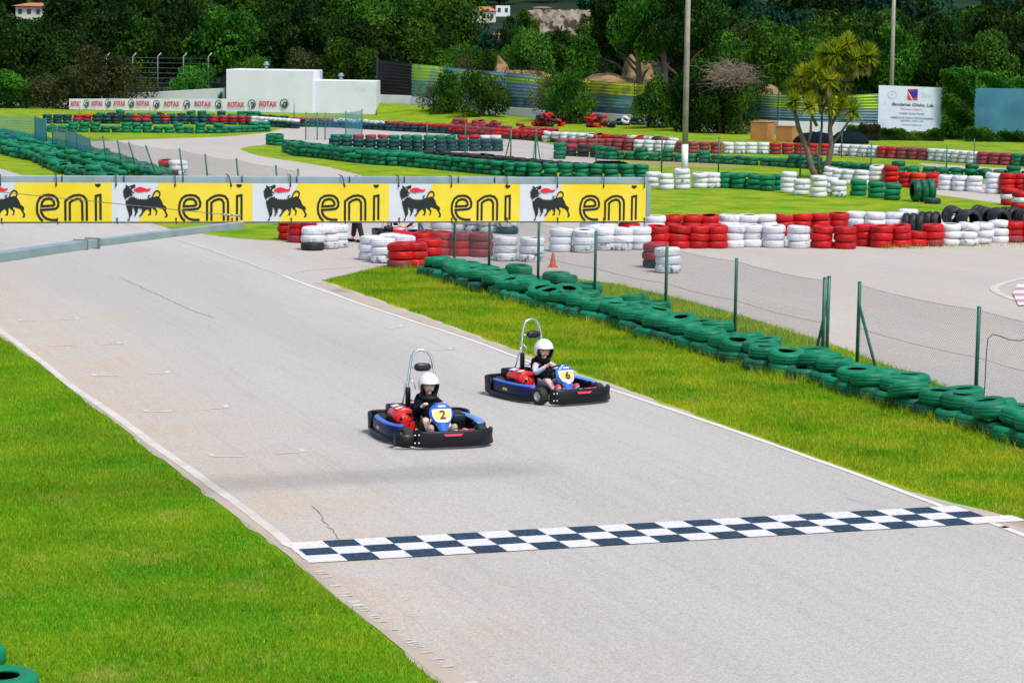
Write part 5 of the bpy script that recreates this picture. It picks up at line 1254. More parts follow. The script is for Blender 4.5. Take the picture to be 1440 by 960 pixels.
# standing adult whose legs show under the banner
lg = G(503, 341)
V = [(0, 0, .92), (0, 0, 1.12), (0.02, 0, 1.36), (0.03, 0, 1.46), (0.05, 0, 1.53)]; Rr = [(.15, .12), (.13, .11), (.16, .12), .055, .05]; E = [(0, 1), (1, 2), (2, 3), (3, 4)]
LG = {}
for s in (-1, 1):
    i0 = len(V); V += [(0, s * .18, 1.38), (-.02, s * .24, 1.12), (.10, s * .22, .90)]; Rr += [.06, .042, .03]; E += [(2, i0), (i0, i0 + 1), (i0 + 1, i0 + 2)]
    hand(V, E, Rr, (.10, s * .22, .90), i0 + 2, (.3, 0, -.9), (1, 0, .2), (0, -s, 0), .5, 1.35)
    fx = .16 if s < 0 else -.16; i0 = len(V)
    V += [(0, s * .09, .88), (fx * .55 + .03, s * .10, .50), (fx, s * .10, .10), (fx + .14, s * .11, .04)]; Rr += [.095, .062, .042, .036]; E += [(0, i0), (i0, i0 + 1), (i0 + 1, i0 + 2), (i0 + 2, i0 + 3)]
    LG[s] = (Vector((0, s * .09, .9)), Vector((fx * .55 + .03, s * .10, .50)), Vector((fx, s * .10, .13)), Vector((fx + .06, s * .105, .05)))
me = skin_mesh('person', V, E, Rr, M_skin); b = MB(); b.add([tuple(v.co) for v in me.vertices], [tuple(p.vertices) for p in me.polygons], 0, True); Mh = Matrix.Translation((.06, 0, 1.60)) @ Matrix.Rotation(R(10), 4, 'Y'); head_into(b, Mh, .075, .09, .11)
per = b.build('person', M_skin); per.location = lg; per.rotation_euler = (0, 0, R(165)); tag(per, 'adult in dark trousers and shoes walking behind the banner, legs visible', 'person')
cj = mat('dark_jacket', (0.02, 0.025, 0.04), .85); cp = mat('dark_trousers', (0.016, 0.013, 0.012), .85, bump=.3, bscale=12)
link('jacket', skin_mesh('jacket', [(0, 0, .90), (0, 0, 1.12), (.02, 0, 1.38), (.03, 0, 1.45), (0, -.18, 1.38), (-.02, -.24, 1.12), (.08, -.22, .94), (0, .18, 1.38), (-.02, .24, 1.12), (.08, .22, .94)], [(0, 1), (1, 2), (2, 3), (2, 4), (4, 5), (5, 6), (2, 7), (7, 8), (8, 9)], [(.18, .14), (.16, .14), (.18, .15), .07, .085, .06, .045, .085, .06, .045], cj, 0, 2), per)
tr = skin_mesh('trousers', [(0, 0, .95)] + [tuple(LG[s][i]) for s in (-1, 1) for i in range(3)], [(0, 1), (1, 2), (2, 3), (0, 4), (4, 5), (5, 6)], [(.16, .13), .115, .085, .068, .115, .085, .068], cp, 0, 2); link('trousers', tr, per)
for s in (-1, 1): b = MB(); b.ball(tuple(LG[s][3]), (.135, .05, .045), 16, 8, f=lambda v: Vector((v.x, v.y, max(v.z, -.8)))); b.build('shoe', M_blk, per)
b = MB(); b.ball((.05, 0, 1.635), (.10, .085, .10), 16, 10); b.build('hair', M_hair, per); face_parts(per, Mh, False, .09)

# traffic cone
cq = G(777.5, 376); b = MB(); b.box((0, 0, .015), (.24, .24, .03)); b.lathe([(.085, .03), (.055, .16), (.03, .33), (.022, .345), (.001, .345)], 20)
cn = b.build('traffic_cone', mat('cone_orange', (0.62, 0.10, 0.035), .6, (.4, .09, .05), 12), bevel=.004); cn.location = cq; tag(cn, 'small orange cone standing on the road behind the fence', 'traffic cone')
# ================================================================== BACKGROUND STRUCTURES
M_wall = mat('white_render', (0.69, 0.71, 0.80), 0.85, (0.64, 0.66, 0.75), 0.6, bump=0.1, bscale=8, c3=(0.46, 0.49, 0.53), s3=0.35, m3=(0.62, 0.8))
def wall_seg(a, b_, h0, h1, th, name, m, root, z0=0.0):       # a,b ground points; h at a and b
    inv = Vector(root.location); d = (b_ - a); d.z = 0; d.normalize(); n = Vector((-d.y, d.x, 0)) * th
    A, B = a - inv, b_ - inv; vs = []
    for q, h in ((A, h0), (B, h1)): vs += [(q.x, q.y, z0), (q.x + n.x, q.y + n.y, z0), (q.x + n.x, q.y + n.y, h), (q.x, q.y, h)]
    b = MB(); b.add(vs, [(0, 4, 5, 1), (1, 5, 6, 2), (2, 6, 7, 3), (3, 7, 4, 0), (0, 1, 2, 3), (7, 6, 5, 4)]); return b.build(name, m, root, bevel=0.02)
def W(px, Y): return XY(px, Y)
def zz(px, py, Y): return P(px, py, Y).z
# low white wall on the left, tall white building
r_ = empty('white_wall', W(150, 190)); tag(r_, 'low white boundary wall running left from the tall white block', 'wall')
wall_seg(W(-60, 194), W(150, 191), zz(-60, 135, 194), zz(150, 133, 191), .25, 'wall_panel', M_wall, r_); wall_seg(W(150, 191), W(314, 186), zz(150, 133, 191), zz(314, 124, 186), .25, 'wall_panel', M_wall, r_)
r_ = empty('white_building', W(380, 184)); tag(r_, 'tall white block with a flat top behind the sponsor strip', 'building')
inv = Matrix.Translation(-r_.location)
def blk(x0, x1, Yf, dep, ptop, nm, mt=M_wall):
    a, c = W(x0, Yf), W(x1, Yf - 1.2 * (x1 - x0) / 120); h = zz((x0 + x1) / 2, ptop, Yf); b = MB()
    vs = [(a.x, a.y, 0), (c.x, c.y, 0), (c.x, c.y + dep, 0), (a.x, a.y + dep, 0)]; vs += [(x, y, h) for x, y, z in vs]
    b.add(vs, [(3, 2, 1, 0), (4, 5, 6, 7), (0, 1, 5, 4), (1, 2, 6, 5), (2, 3, 7, 6), (3, 0, 4, 7)], 0, False, inv); o = b.build(nm, mt, r_, bevel=.03); return h
h1 = blk(318, 440, 184, 9, 98.5, 'main_block'); h2 = blk(435, 529, 183.2, 6, 113.5, 'lower_block')
for (px, hh, zb_) in ((374.5, .62, h1), (479.5, .55, h2)):
    q = W(px, 186.5); b = MB(); M = inv @ Matrix.Translation((q.x, q.y, zb_)); b.tube([(0, 0, 0), (0, 0, hh * .6)], .12, 10, M=M); b.lathe([(.22, hh * .55), (.26, hh * .65), (.15, hh * .8), (.2, hh * .9), (.03, hh)], 12, M=M); b.build('roof_vent', M_alu, r_)
# footing wall and the corrugated panel fence
fpts = [(530, 188, 145, 84), (577, 186, 148, 90), (620, 183, 152, 94), (668, 180, 157, 99), (710, 177, 163, 102), (757, 174, 168, 107), (827, 169, 173, 113), (893, 164, 176, 118), (950, 160, 178, 123), (1062, 153, 184, 131), (1096, 151, 186, 133), (1180, 150, 188, 135), (1236, 149, 190, 132)]
r_ = empty('panel_fence', W(750, 176)); tag(r_, 'corrugated metal fence in yellow, green and blue bands on a white footing', 'fence')
M_pan = {}
def panmat(name, bands, seed):
    m = bpy.data.materials.new(name); m.use_nodes = True; nt = m.node_tree; N = nt.nodes; L = nt.links; b = N['Principled BSDF']; b.inputs['Roughness'].default_value = .55
    tc = N.new('ShaderNodeTexCoord'); sp = N.new('ShaderNodeSeparateXYZ'); L.new(tc.outputs['Generated'], sp.inputs[0])
    cr = N.new('ShaderNodeValToRGB'); cr.color_ramp.interpolation = 'CONSTANT'; els = cr.color_ramp.elements
    els[0].position = 0; els[0].color = (*bands[0][1], 1); els[1].position = bands[1][0]; els[1].color = (*bands[1][1], 1)
    for p_, c_ in bands[2:]: e = els.new(p_); e.color = (*c_, 1)
    L.new(sp.outputs['Z'], cr.inputs[0])
    n = N.new('ShaderNodeTexNoise'); n.inputs['Scale'].default_value = 0.9; n.inputs['Detail'].default_value = 6; L.new(tc.outputs['Object'], n.inputs['Vector'])
    mp = N.new('ShaderNodeMapRange'); mp.inputs['From Min'].default_value = .5; mp.inputs['From Max'].default_value = .56; L.new(n.outputs['Fac'], mp.inputs['Value'])
    mx = N.new('ShaderNodeMix'); mx.data_type = 'RGBA'; L.new(mp.outputs[0], mx.inputs['Factor']); L.new(cr.outputs[0], mx.inputs['A']); mx.inputs['B'].default_value = (0.16, 0.30, 0.36, 1) if seed else (0.10, 0.22, 0.10, 1)
    mm_ = N.new('ShaderNodeMath'); mm_.operation = 'MULTIPLY'; mm_.inputs[1].default_value = .6; L.new(mp.outputs[0], mm_.inputs[0]); L.new(mm_.outputs[0], mx.inputs['Factor'])
    L.new(mx.outputs['Result'], b.inputs['Base Color']); return m
YG, YE, BL, DB, GR = (0.40, 0.62, 0.03), (0.62, 0.60, 0.01), (0.18, 0.34, 0.44), (0.05, 0.12, 0.20), (0.05, 0.20, 0.05)
PM = [panmat('panel_green', [(0, (.18, .33, .30)), (.22, (.16, .38, .16)), (.5, YG)], 1), panmat('panel_blue', [(0, DB), (.3, BL), (.72, YG), (.86, BL)], 1), panmat('panel_yellow', [(0, DB), (.18, BL), (.5, (.10, .2, .1)), (.56, YE)], 0), panmat('panel_lime', [(0, DB), (.12, BL), (.42, (.30, .40, .36)), (.5, YG)], 1)]
M_black = mat('black_sheet', (0.004, 0.005, 0.006), .9)
for i in range(len(fpts) - 1):
    (xa, Ya, ba, ta), (xb, Yb, bb, tb_) = fpts[i], fpts[i + 1]; a, c = W(xa, Ya), W(xb, Yb)
    za, zb_ = zz(xa, ta, Ya), zz(xb, tb_, Yb); z0 = max(0, (zz(xa, ba, Ya) + zz(xb, bb, Yb)) / 2) + .72
    wall_seg(a, c, z0 - .02, z0 - .02, .25, 'footing', M_wall, r_)
    iv = Vector(r_.location); d = (c - a); L_ = d.length; d.normalize(); nn = Vector((d.y, -d.x, 0)); b = MB(); nr = 44; vs = []
    for (q, zt) in ((a, za), (c, zb_)):
        for k in range(nr + 1):
            t = k / nr; off = .045 * math.sin(t * math.pi * 2 * 10); vs.append((q.x - iv.x + nn.x * off - nn.x * .12, q.y - iv.y + nn.y * off - nn.y * .12, z0 + (zt - z0) * t))
    b.add(vs, [(k, nr + 1 + k, nr + 2 + k, k + 1) for k in range(nr)], 0, True)
    m = M_black if i == 0 else PM[0] if i in (1,) else PM[1] if i in (2, 3, 4) else PM[2] if i in (5, 6, 7) else PM[3]
    o = b.build('corrugated_panel', m, r_); sm = o.modifiers.new('s', 'SOLIDIFY'); sm.thickness = .006
    b = MB(); b.box((a.x - iv.x, a.y - iv.y + .25, (za + .2) / 2), (.1, .1, za + .2)); b.build('fence_post', M_fr, r_)
# grass bank rising to the foot of the panel fence
b = MB(); vs = []; ff = fpts[:9]; m_ = 5
for (px, Y, by, ty) in ff:
    q1 = W(px, Y - .2); q0 = W(px, Y - 11); zb_ = max(0, zz(px, by, Y)) + .02
    for k in range(m_ + 1): t = k / m_; q = q0.lerp(q1, t); vs.append((q.x, q.y, -.03 + (zb_ + .05) * (3 * t * t - 2 * t ** 3)))
b.add(vs, [(i * (m_ + 1) + k, (i + 1) * (m_ + 1) + k, (i + 1) * (m_ + 1) + k + 1, i * (m_ + 1) + k + 1) for i in range(len(ff) - 1) for k in range(m_)], 0, True); struct(b.build('grass_bank', M_lawn))
# dark sheet fence with bent concrete posts, far left
M_cpost = mat('concrete_post', (0.34, 0.35, 0.34), .9)
r_ = empty('security_fence', W(240, 200)); tag(r_, 'tall wire fence on bent concrete posts behind the left white wall', 'fence'); iv = Matrix.Translation(-r_.location)
for px in (40, 76, 112, 150, 187, 222, 258, 293): 
    q = W(px, 201); zt = zz(px, 80, 201); b = MB(); b.tube([iv @ Vector((q.x, q.y, 0)), iv @ Vector((q.x, q.y, zt)), iv @ Vector((q.x + .28, q.y, zt + .32))], .055, 6); b.build('post', M_cpost, r_)
b = MB(); qa, qb = W(40, 201), W(293, 201)
for k in range(9): z = .6 + k * .42; b.tube([iv @ Vector((qa.x, qa.y, z)), iv @ Vector((qb.x, qb.y, z))], .010, 4)
b.build('wire_strands', M_net, r_)
qd, qe = W(300, 202), W(318, 199); 
# sponsor strip
r_ = empty('sponsor_strip', W(250, 168)); tag(r_, 'long white strip with repeated red words and round black emblems', 'banner'); iv = Matrix.Translation(-r_.location)
sa, sb = W(97, 172), W(408, 166); dd = (sb - sa).normalized(); nrm = Vector((dd.y, -dd.x, 0))
def sx(px): d = ray(px, 145); t = (sa - CP).dot(nrm) / d.dot(nrm); return (CP + d * t - sa).dot(dd)
Ls = sx(408)
def zs(px, py): d = ray(px, py); t = (sa - CP).dot(nrm) / d.dot(nrm); return (CP + d * t).z
za0, za1, zb0_, zb1_ = zs(97, 139), zs(97, 154), zs(408, 139), zs(408, 158.5)
b = MB(); vs = []
for i in range(31):
    for v in range(3):
        k = i / 30; q = sa + dd * Ls * k + nrm * .03 * math.sin(i * 1.9); vs.append(iv @ Vector((q.x, q.y, (za0 + (zb0_ - za0) * k) * (1 - v / 2) + (za1 + (zb1_ - za1) * k) * v / 2)))
b.add(vs, [(i * 3 + v, i * 3 + v + 1, i * 3 + v + 4, i * 3 + v + 3) for i in range(30) for v in range(2)], 0, True); b.build('strip_cloth', mat('strip_white', (.72, .75, .80), .6), r_)
M_rx = mat('strip_red', (0.62, 0.05, 0.10), .5); M_rk = mat('strip_black', (0.03, 0.05, 0.06), .5)
def Mstrip(px, py, off): s = sx(px); q = sa + dd * s + nrm * off; return iv @ Matrix(((dd.x, 0, nrm.x, q.x), (dd.y, 0, nrm.y, q.y), (0, 1, 0, zs(px, py)), (0, 0, 0, 1)))
for px, py, wd in ((107, 146.5, 15), (137, 146, 17), (168.5, 146, 18), (201.5, 146, 20), (242, 146.8, 23), (285.5, 146.8, 25), (332, 147.6, 24.5), (377, 146.6, 25.5)):
    hgt = .42; text_mesh('sponsor_word', 'ROTAX', hgt * 1.15, M_rx, Mstrip(px, py, .06), r_, offset=.018, extrude=.002, sx=(wd / 19.3) / (hgt * 1.15 * 3.35))
for px, py in ((122, 146), (152.5, 145.5), (185, 146), (220.5, 147), (263, 147.2), (308, 147), (354.5, 146.6), (400, 146)):
    M = Mstrip(px, py, .06); b = MB(); rr = .27 + .06 * (px / 400); sxx = .75 + .25 * (px / 400); M = M @ Matrix.Diagonal((sxx, 1, 1, 1))
    n = 24
    for (r0, r1, a0, a1) in ((rr * .82, rr, 0, 360), (0.0, rr * .72, 200, 400)):
        vs = []; 
        for k in range(n + 1): a = R(a0 + (a1 - a0) * k / n); vs += [(r0 * math.cos(a), r0 * math.sin(a), 0), (r1 * math.cos(a), r1 * math.sin(a), 0)]
        b.add(vs, [(2 * k, 2 * k + 1, 2 * k + 3, 2 * k + 2) for k in range(n)], 0, False, M)
    b.prism([(-.10, -.02), (.0, .17), (.13, .10), (.06, .0), (.16, -.12), (-.03, -.16)], .0, .003, 0, M); b.build('emblem', M_rk, r_)
    b = MB(); b.prism([(-.02, -.12), (.03, .04), (.07, .0), (.03, -.13)], .004, .006, 0, M); b.build('emblem_cut', MATS['strip_white'], r_)
for px, top in ((112, 145), (163.5, 147), (211, 145), (263, 149), (312, 144), (352, 147), (414, 139)):
    q = W(px, 166 if px > 300 else 168); b = MB(); b.tube([iv @ Vector((q.x, q.y, 0)), iv @ Vector((q.x, q.y, zz(px, top, q.y)))], .05, 6); b.build('post', M_cpost, r_)

# billboard, blue wall, hedges
r_ = empty('billboard', W(1281, 146)); tag(r_, 'white billboard with a red and blue square emblem above a hedge', 'billboard'); iv = Matrix.Translation(-r_.location)
Yb = 146; a, c = P(1236, 120, Yb), P(1327, 123.5, Yb); bl, br_ = P(1234.5, 183, Yb), P(1325.5, 188, Yb)
b = MB(); vs = [iv @ q for q in (a, c, br_, bl)]; vs += [v + Vector((0, .08, 0)) for v in vs]; b.add(vs, [(3, 2, 1, 0), (4, 5, 6, 7), (0, 1, 5, 4), (1, 2, 6, 5), (2, 3, 7, 6), (3, 0, 4, 7)]); b.build('board', mat('board_white', (.66, .74, .84), .5, (.60, .68, .80), .8, c3=(.5, .58, .68), s3=1.4, m3=(.6, .7)), r_)
for px in (1240, 1281, 1321): q = W(px, Yb + .2); b = MB(); b.box((q.x - r_.location.x, .2, 1.6), (.12, .1, 3.2)); b.build('post', M_cpost, r_)
ex = (c - a).normalized(); roll_ = math.atan2(-(a.z - c.z), (c.x - a.x))
def Mb(px, py, off=.012): q = P(px, py, Yb - off); return iv @ Matrix.Translation(q) @ Matrix.Rotation(roll_, 4, 'Y').inverted() @ Matrix.Rotation(math.pi / 2, 4, 'X')
u_ = .0437
def quad(pts, m, nm, off=.012): b = MB(); b.add([iv @ P(x, y, Yb - off) for x, y in pts], [tuple(range(len(pts)))]); b.build(nm, m, r_)
Z6 = lambda X, Y: (1230 + X / 12.8, 115 + Y / 12.8)
quad([Z6(595, 132), Z6(778, 135), Z6(772, 338), Z6(588, 335)], mat('emblem_red', (.66, .03, .06), .5), 'emblem', .010)
quad([Z6(600, 150), Z6(640, 165), Z6(700, 160), Z6(745, 136), Z6(778, 136), Z6(775, 268), Z6(735, 285), Z6(688, 305)], mat('emblem_blue', (.02, .02, .32), .5), 'emblem', .016)
quad([Z6(592, 175), Z6(606, 180), Z6(690, 325), Z6(670, 326)], M_plate, 'emblem', .020)
M_ink = mat('board_ink', (.03, .06, .12), .6); M_inkr = mat('board_ink_red', (.6, .25, .30), .6); M_inkg = mat('board_ink_grey', (.14, .22, .28), .6)
for txt, X, Y, wpx, hpx, m in (('Bandeiras Globo, Lda', 680, 418, 750, 62, M_ink), ('Portimao | Algarve', 665, 497, 390, 36, M_inkr), ('FLAGS | FLAG POLES', 668, 578, 440, 38, M_inkg), ('COMERCIO DE TODO O TIPO DE BANDEIRAS', 672, 658, 770, 38, M_inkg), ('MASTROS  LONAS  LDA', 670, 708, 410, 30, M_inkg), ('www.bandeirasglobo.com', 670, 778, 370, 22, M_inkg)):
    px, py = Z6(X, Y); sz = hpx / 12.8 * u_ * 1.25; o = text_mesh('lettering', txt, sz, m, Matrix.Identity(4), r_, offset=.006 if hpx > 50 else .002, shear=.25 if hpx > 50 else 0)
    w0_ = max(v.co.x for v in o.data.vertices) - min(v.co.x for v in o.data.vertices); k = (wpx / 12.8 * u_) / w0_; o.data.transform(Mb(px, py) @ Matrix.Diagonal((k, 1, 1, 1)))
b = MB(); M = Mb(*Z6(320, 235)); b.tube([M @ Vector((.26 * math.cos(a) * (1 - .12 * math.cos(3 * a)), .22 * math.sin(a), 0)) for a in [i * .35 for i in range(18)]], .008, 4, closed=True); b.tube([M @ Vector((.06 * math.cos(a), .07 * math.sin(a), 0)) for a in [.6 + i * .4 for i in range(12)]], .008, 4); b.build('faint_crest', mat('board_faint', (.5, .5, .56), .6), r_)
r_ = empty('blue_wall', W(1420, 150)); tag(r_, 'plain weathered blue wall standing among hedges at the right edge', 'wall'); Yw = 150
M_bw2 = mat('weathered_blue', (0.035, 0.16, 0.24), .8, (0.05, 0.21, 0.30), .5, bump=.1, bscale=6, c3=(0.02, 0.10, .18), s3=.4, m3=(.5, .7))
a, c = P(1366, 124, Yw), P(1520, 126, Yw); b = MB(); b.box(((a.x + c.x) / 2 - r_.location.x, .1, a.z / 2), (c.x - a.x, .2, a.z)); b.build('wall_panel', M_bw2, r_, bevel=.02)

# ================================================================== FOLIAGE
def leafmat(name, c, c2, sc=.6, c3=None, tl=.25):
    m = bpy.data.materials.new(name); m.use_nodes = True; nt = m.node_tree; N = nt.nodes; L = nt.links; b = N['Principled BSDF']; b.inputs['Roughness'].default_value = .8; b.inputs['Specular IOR Level'].default_value = .08
    geo = N.new('ShaderNodeNewGeometry'); oi = N.new('ShaderNodeObjectInfo'); n = N.new('ShaderNodeTexNoise'); n.inputs['Scale'].default_value = sc * .7; n.inputs['Detail'].default_value = 3; L.new(geo.outputs['Position'], n.inputs['Vector'])
    mp = N.new('ShaderNodeMapRange'); mp.inputs['From Min'].default_value = .38; mp.inputs['From Max'].default_value = .62; L.new(n.outputs['Fac'], mp.inputs['Value'])
    mx = N.new('ShaderNodeMix'); mx.data_type = 'RGBA'; mx.inputs['A'].default_value = (*c, 1); mx.inputs['B'].default_value = (*c2, 1); L.new(mp.outputs[0], mx.inputs['Factor'])
    hs = N.new('ShaderNodeHueSaturation'); L.new(mx.outputs['Result'], hs.inputs['Color'])
    a1 = N.new('ShaderNodeMapRange'); a1.inputs['To Min'].default_value = .7; a1.inputs['To Max'].default_value = 1.35; L.new(geo.outputs['Random Per Island'], a1.inputs['Value'])
    a2 = N.new('ShaderNodeMapRange'); a2.inputs['To Min'].default_value = .65; a2.inputs['To Max'].default_value = 1.35; L.new(oi.outputs['Random'], a2.inputs['Value'])
    mu = N.new('ShaderNodeMath'); mu.operation = 'MULTIPLY'; L.new(a1.outputs[0], mu.inputs[0]); L.new(a2.outputs[0], mu.inputs[1]); L.new(mu.outputs[0], hs.inputs['Value'])
    h2 = N.new('ShaderNodeMapRange'); h2.inputs['To Min'].default_value = .485; h2.inputs['To Max'].default_value = .515; L.new(oi.outputs['Random'], h2.inputs['Value']); L.new(h2.outputs[0], hs.inputs['Hue'])
    L.new(hs.outputs['Color'], b.inputs['Base Color'])
    tr = N.new('ShaderNodeBsdfTranslucent'); L.new(hs.outputs['Color'], tr.inputs['Color']); ms = N.new('ShaderNodeMixShader'); ms.inputs[0].default_value = tl
    L.new(b.outputs[0], ms.inputs[1]); L.new(tr.outputs[0], ms.inputs[2]); L.new(ms.outputs[0], N['Material Output'].inputs['Surface'])
    return m
LM = {'dark': leafmat('dark_leaves', (0.004, 0.019, 0.004), (0.024, 0.068, 0.008)), 'mid': leafmat('mid_leaves', (0.009, 0.046, 0.005), (0.062, 0.160, 0.012)), 'bright': leafmat('bright_leaves', (0.03, 0.13, 0.012), (0.07, 0.20, 0.02)),
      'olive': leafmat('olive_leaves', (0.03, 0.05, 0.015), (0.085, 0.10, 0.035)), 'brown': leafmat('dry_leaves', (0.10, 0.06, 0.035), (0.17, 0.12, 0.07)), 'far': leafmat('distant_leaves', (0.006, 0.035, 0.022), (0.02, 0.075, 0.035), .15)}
M_bark = mat('bark', (0.10, 0.075, 0.055), .95, (0.17, 0.14, 0.11), 3, bump=.6, bscale=8)
def crown_np(seed, nl, nleaf, size, sq=.75, gap=.15, base=-.55):
    r = np.random.default_rng(seed); lob = []
    for i in range(nl):
        while True:
            q = r.uniform(-1, 1, 3)
            if base < q[2] and np.linalg.norm(q * [1, 1, 1 / .9]) < .82: break
        lob.append((q * [1, 1, sq], r.uniform(.22, .42)))
    lob.append((np.array([0, 0, 0.0]), .5)); P_, Nn = [], []
    wts = np.array([l[1] ** 2 for l in lob]); wts /= wts.sum()
    for (c, rad), w in zip(lob, wts):
        n = int(nleaf * w); d = r.normal(size=(n, 3)); d /= np.linalg.norm(d, axis=1)[:, None]
        rr = rad * (1 - np.abs(r.normal(0, .14, n))) * (1 + .12 * np.sin(d[:, 0] * 7 + seed) * np.sin(d[:, 1] * 6))
        p = c + d * rr[:, None] * [1, 1, .82]; k = np.ones(n, bool)
        cl = np.sin(p[:, 0] * 9 + seed) * np.sin(p[:, 1] * 9 + 1) * np.sin(p[:, 2] * 10 + 2); k &= cl > -1 + gap * 2.2 * r.random(n) 
        P_.append(p[k]); Nn.append(d[k])
    p = np.concatenate(P_); d = np.concatenate(Nn); n = len(p)
    nr = d * .7 + r.normal(0, .6, (n, 3)); nr /= np.linalg.norm(nr, axis=1)[:, None]
    t = np.cross(nr, r.normal(size=(n, 3))); t /= np.linalg.norm(t, axis=1)[:, None]; u = np.cross(nr, t); s = size * r.uniform(.55, 1.3, n)[:, None]
    V = np.stack([p - t * s * .5, p + u * s * .32, p + t * s * .5, p - u * s * .32], 1).reshape(-1, 3)
    return V, np.arange(len(V)).reshape(-1, 4)
CR = {}
def crown_mesh(kind, v, style):
    if (kind, v, style) not in CR:
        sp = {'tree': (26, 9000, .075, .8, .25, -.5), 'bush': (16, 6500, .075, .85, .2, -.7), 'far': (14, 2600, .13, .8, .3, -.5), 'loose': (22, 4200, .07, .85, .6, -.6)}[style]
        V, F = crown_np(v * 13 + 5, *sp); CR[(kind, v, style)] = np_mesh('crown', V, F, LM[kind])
    return CR[(kind, v, style)]
TRK = {}
def trunk_mesh(v):
    if v not in TRK:
        r = random.Random(v); b = MB(); b.tube([(0, 0, 0), (.012, .01, .25), (-.01, .02, .5), (.02, 0, .72)], [.035, .026, .02, .012], 8)
        for i in range(7):
            a = i * .9 + r.random(); z = .26 + .06 * i; e = (math.cos(a) * r.uniform(.1, .24), math.sin(a) * r.uniform(.1, .24), z + r.uniform(.1, .2)); b.tube([(0, 0, z), (e[0] * .5, e[1] * .5, z + .09), e], [.014, .010, .004], 6)
        TRK[v] = b.mesh('trunk', M_bark)
    return TRK[v]
cnt = [0]
def tree(x, y, z, h, w, kind, label, group, style='tree', cz=.62, ch=.40, name='tree'):
    cnt[0] += 1; v = rnd.randrange(4)
    r_ = empty(name, (x, y, z), rnd.uniform(0, 6.28)); tag(r_, label, 'bush' if name == 'bush' else 'tree', group)
    t = link('trunk', trunk_mesh(v), r_); t.scale = (h, h, h)
    c = link('crown', crown_mesh(kind, v, style), r_); c.location = (0, 0, h * cz); c.scale = (w / 1.7, w / 1.7, h * ch / .72)
    return r_
def tp(px, Y, top, wpx, kind, label, group=None, style='tree', low=.25, name='tree', bot=None):
    q = XY(px, Y); z = zg(Y); h = zz(px, top, Y) - z; w = wpx * Y / FOC
    cz = (1 + low) / 2; return tree(q.x, Y, z - .05, h, w, kind, label, group, style, cz, (1 - low) / 2, name)
# tall dark wood at the left and centre
GT = 'trees of the dark wood behind the circuit'; 
LC = {}
def lab(px, kind, row):
    side = 'left' if px < 700 else 'right'; LC[side, row] = LC.get((side, row), 0) + 1
    return '%s green tree, %s from the left in the %s of the %s wood' % ({'dark': 'dark', 'mid': 'mid', 'olive': 'olive', 'bright': 'bright', 'far': 'bluish'}[kind], ordn(LC[side, row]), row, side)
for row, (Y, x0_, x1_, stp, top0, wd, kinds, low) in enumerate([(206, -60, 560, 62, 4, 105, ('dark', 'dark', 'mid'), .12), (222, -90, 560, 58, -22, 110, ('dark', 'dark', 'mid'), .25), (244, -60, 640, 66, -40, 120, ('dark', 'mid'), .3), (262, -90, 560, 80, -60, 130, ('dark', 'mid'), .2)]):
    x = x0_
    while x < x1_:
        kd = rnd.choice(kinds); tv = top0 + rnd.uniform(-14, 18) + (34 if x > 515 and row < 3 else 0)
        if -40 < x < 115: tv = max(tv, 24)
        tp(x, Y + rnd.uniform(-5, 5), tv, wd * rnd.uniform(.8, 1.2), kd, lab(x, kd, ['front row', 'second row', 'third row', 'back row'][row]), GT, low=low); x += stp * rnd.uniform(.75, 1.2)
for row, (Y, x0_, x1_, stp, top0, wd, kinds, low) in enumerate([(186, 900, 1500, 58, 22, 95, ('dark', 'mid', 'mid', 'bright'), .05), (205, 885, 1510, 60, 6, 105, ('mid', 'dark', 'mid', 'olive'), .15), (228, 885, 1510, 62, 4, 115, ('mid', 'dark'), .25), (262, 890, 1520, 66, 2, 110, ('mid', 'dark', 'mid'), .2)]):
    x = x0_
    while x < x1_:
        kd = rnd.choice(kinds); ex_ = -34 if 840 < x < 970 else (18 if x > 1000 else 0)
        tp(x, Y + rnd.uniform(-5, 5), top0 + ex_ + rnd.uniform(-12, 14), wd * rnd.uniform(.8, 1.2), kd, lab(x, kd, ['front row', 'second row', 'third row', 'back row'][row]), GT, low=low if x > 970 or row > 1 else .38); x += stp * rnd.uniform(.75, 1.2)
# middle gap: lower trees with the hill and houses behind
for px, Y, top, w, kd in ((520, 225, 48, 90, 'mid'), (585, 228, 40, 80, 'dark'), (610, 232, 30, 70, 'dark'), (560, 236, 12, 90, 'dark'), (628, 225, 66, 60, 'mid'), (655, 228, 58, 60, 'bright'), (688, 226, 68, 56, 'mid'), (713, 232, 62, 50, 'mid'), (745, 222, 38, 74, 'bright'), (775, 224, 36, 70, 'mid'), (807, 224, 44, 70, 'mid'), (866, 226, 30, 60, 'dark'),
                          (720, 330, 20, 30, 'dark'), (712, 300, 38, 34, 'dark'), (650, 340, 34, 50, 'dark'), (688, 330, 42, 44, 'far'), (740, 420, 12, 30, 'mid'), (618, 380, 10, 60, 'mid'), (605, 400, -5, 70, 'dark'), (868, 400, 0, 60, 'mid'), (790, 360, 40, 60, 'mid')):
    LC['gap', Y < 250] = LC.get(('gap', Y < 250), 0) + 1; tp(px, Y, top, w, kd, '%s tree, %s of those %s' % ({'mid': 'mid green', 'dark': 'dark green', 'bright': 'fresh green', 'far': 'blue green'}[kd], ordn(LC['gap', Y < 250]), 'just behind the panel fence in the gap' if Y < 250 else 'on the slope below the hill houses'), 'trees in the middle gap', style='tree' if Y < 300 else 'far', low=.05)
for i in range(11): px = 900 + i * 60 + rnd.uniform(-15, 15); tp(px, 315 + rnd.uniform(-15, 15), rnd.uniform(0, 10), rnd.uniform(60, 85), rnd.choice(['dark', 'mid', 'far']), '%s tree from the left on the slope behind the right wood' % ordn(i + 1), 'trees on the lower right slope', style='far', low=.1)
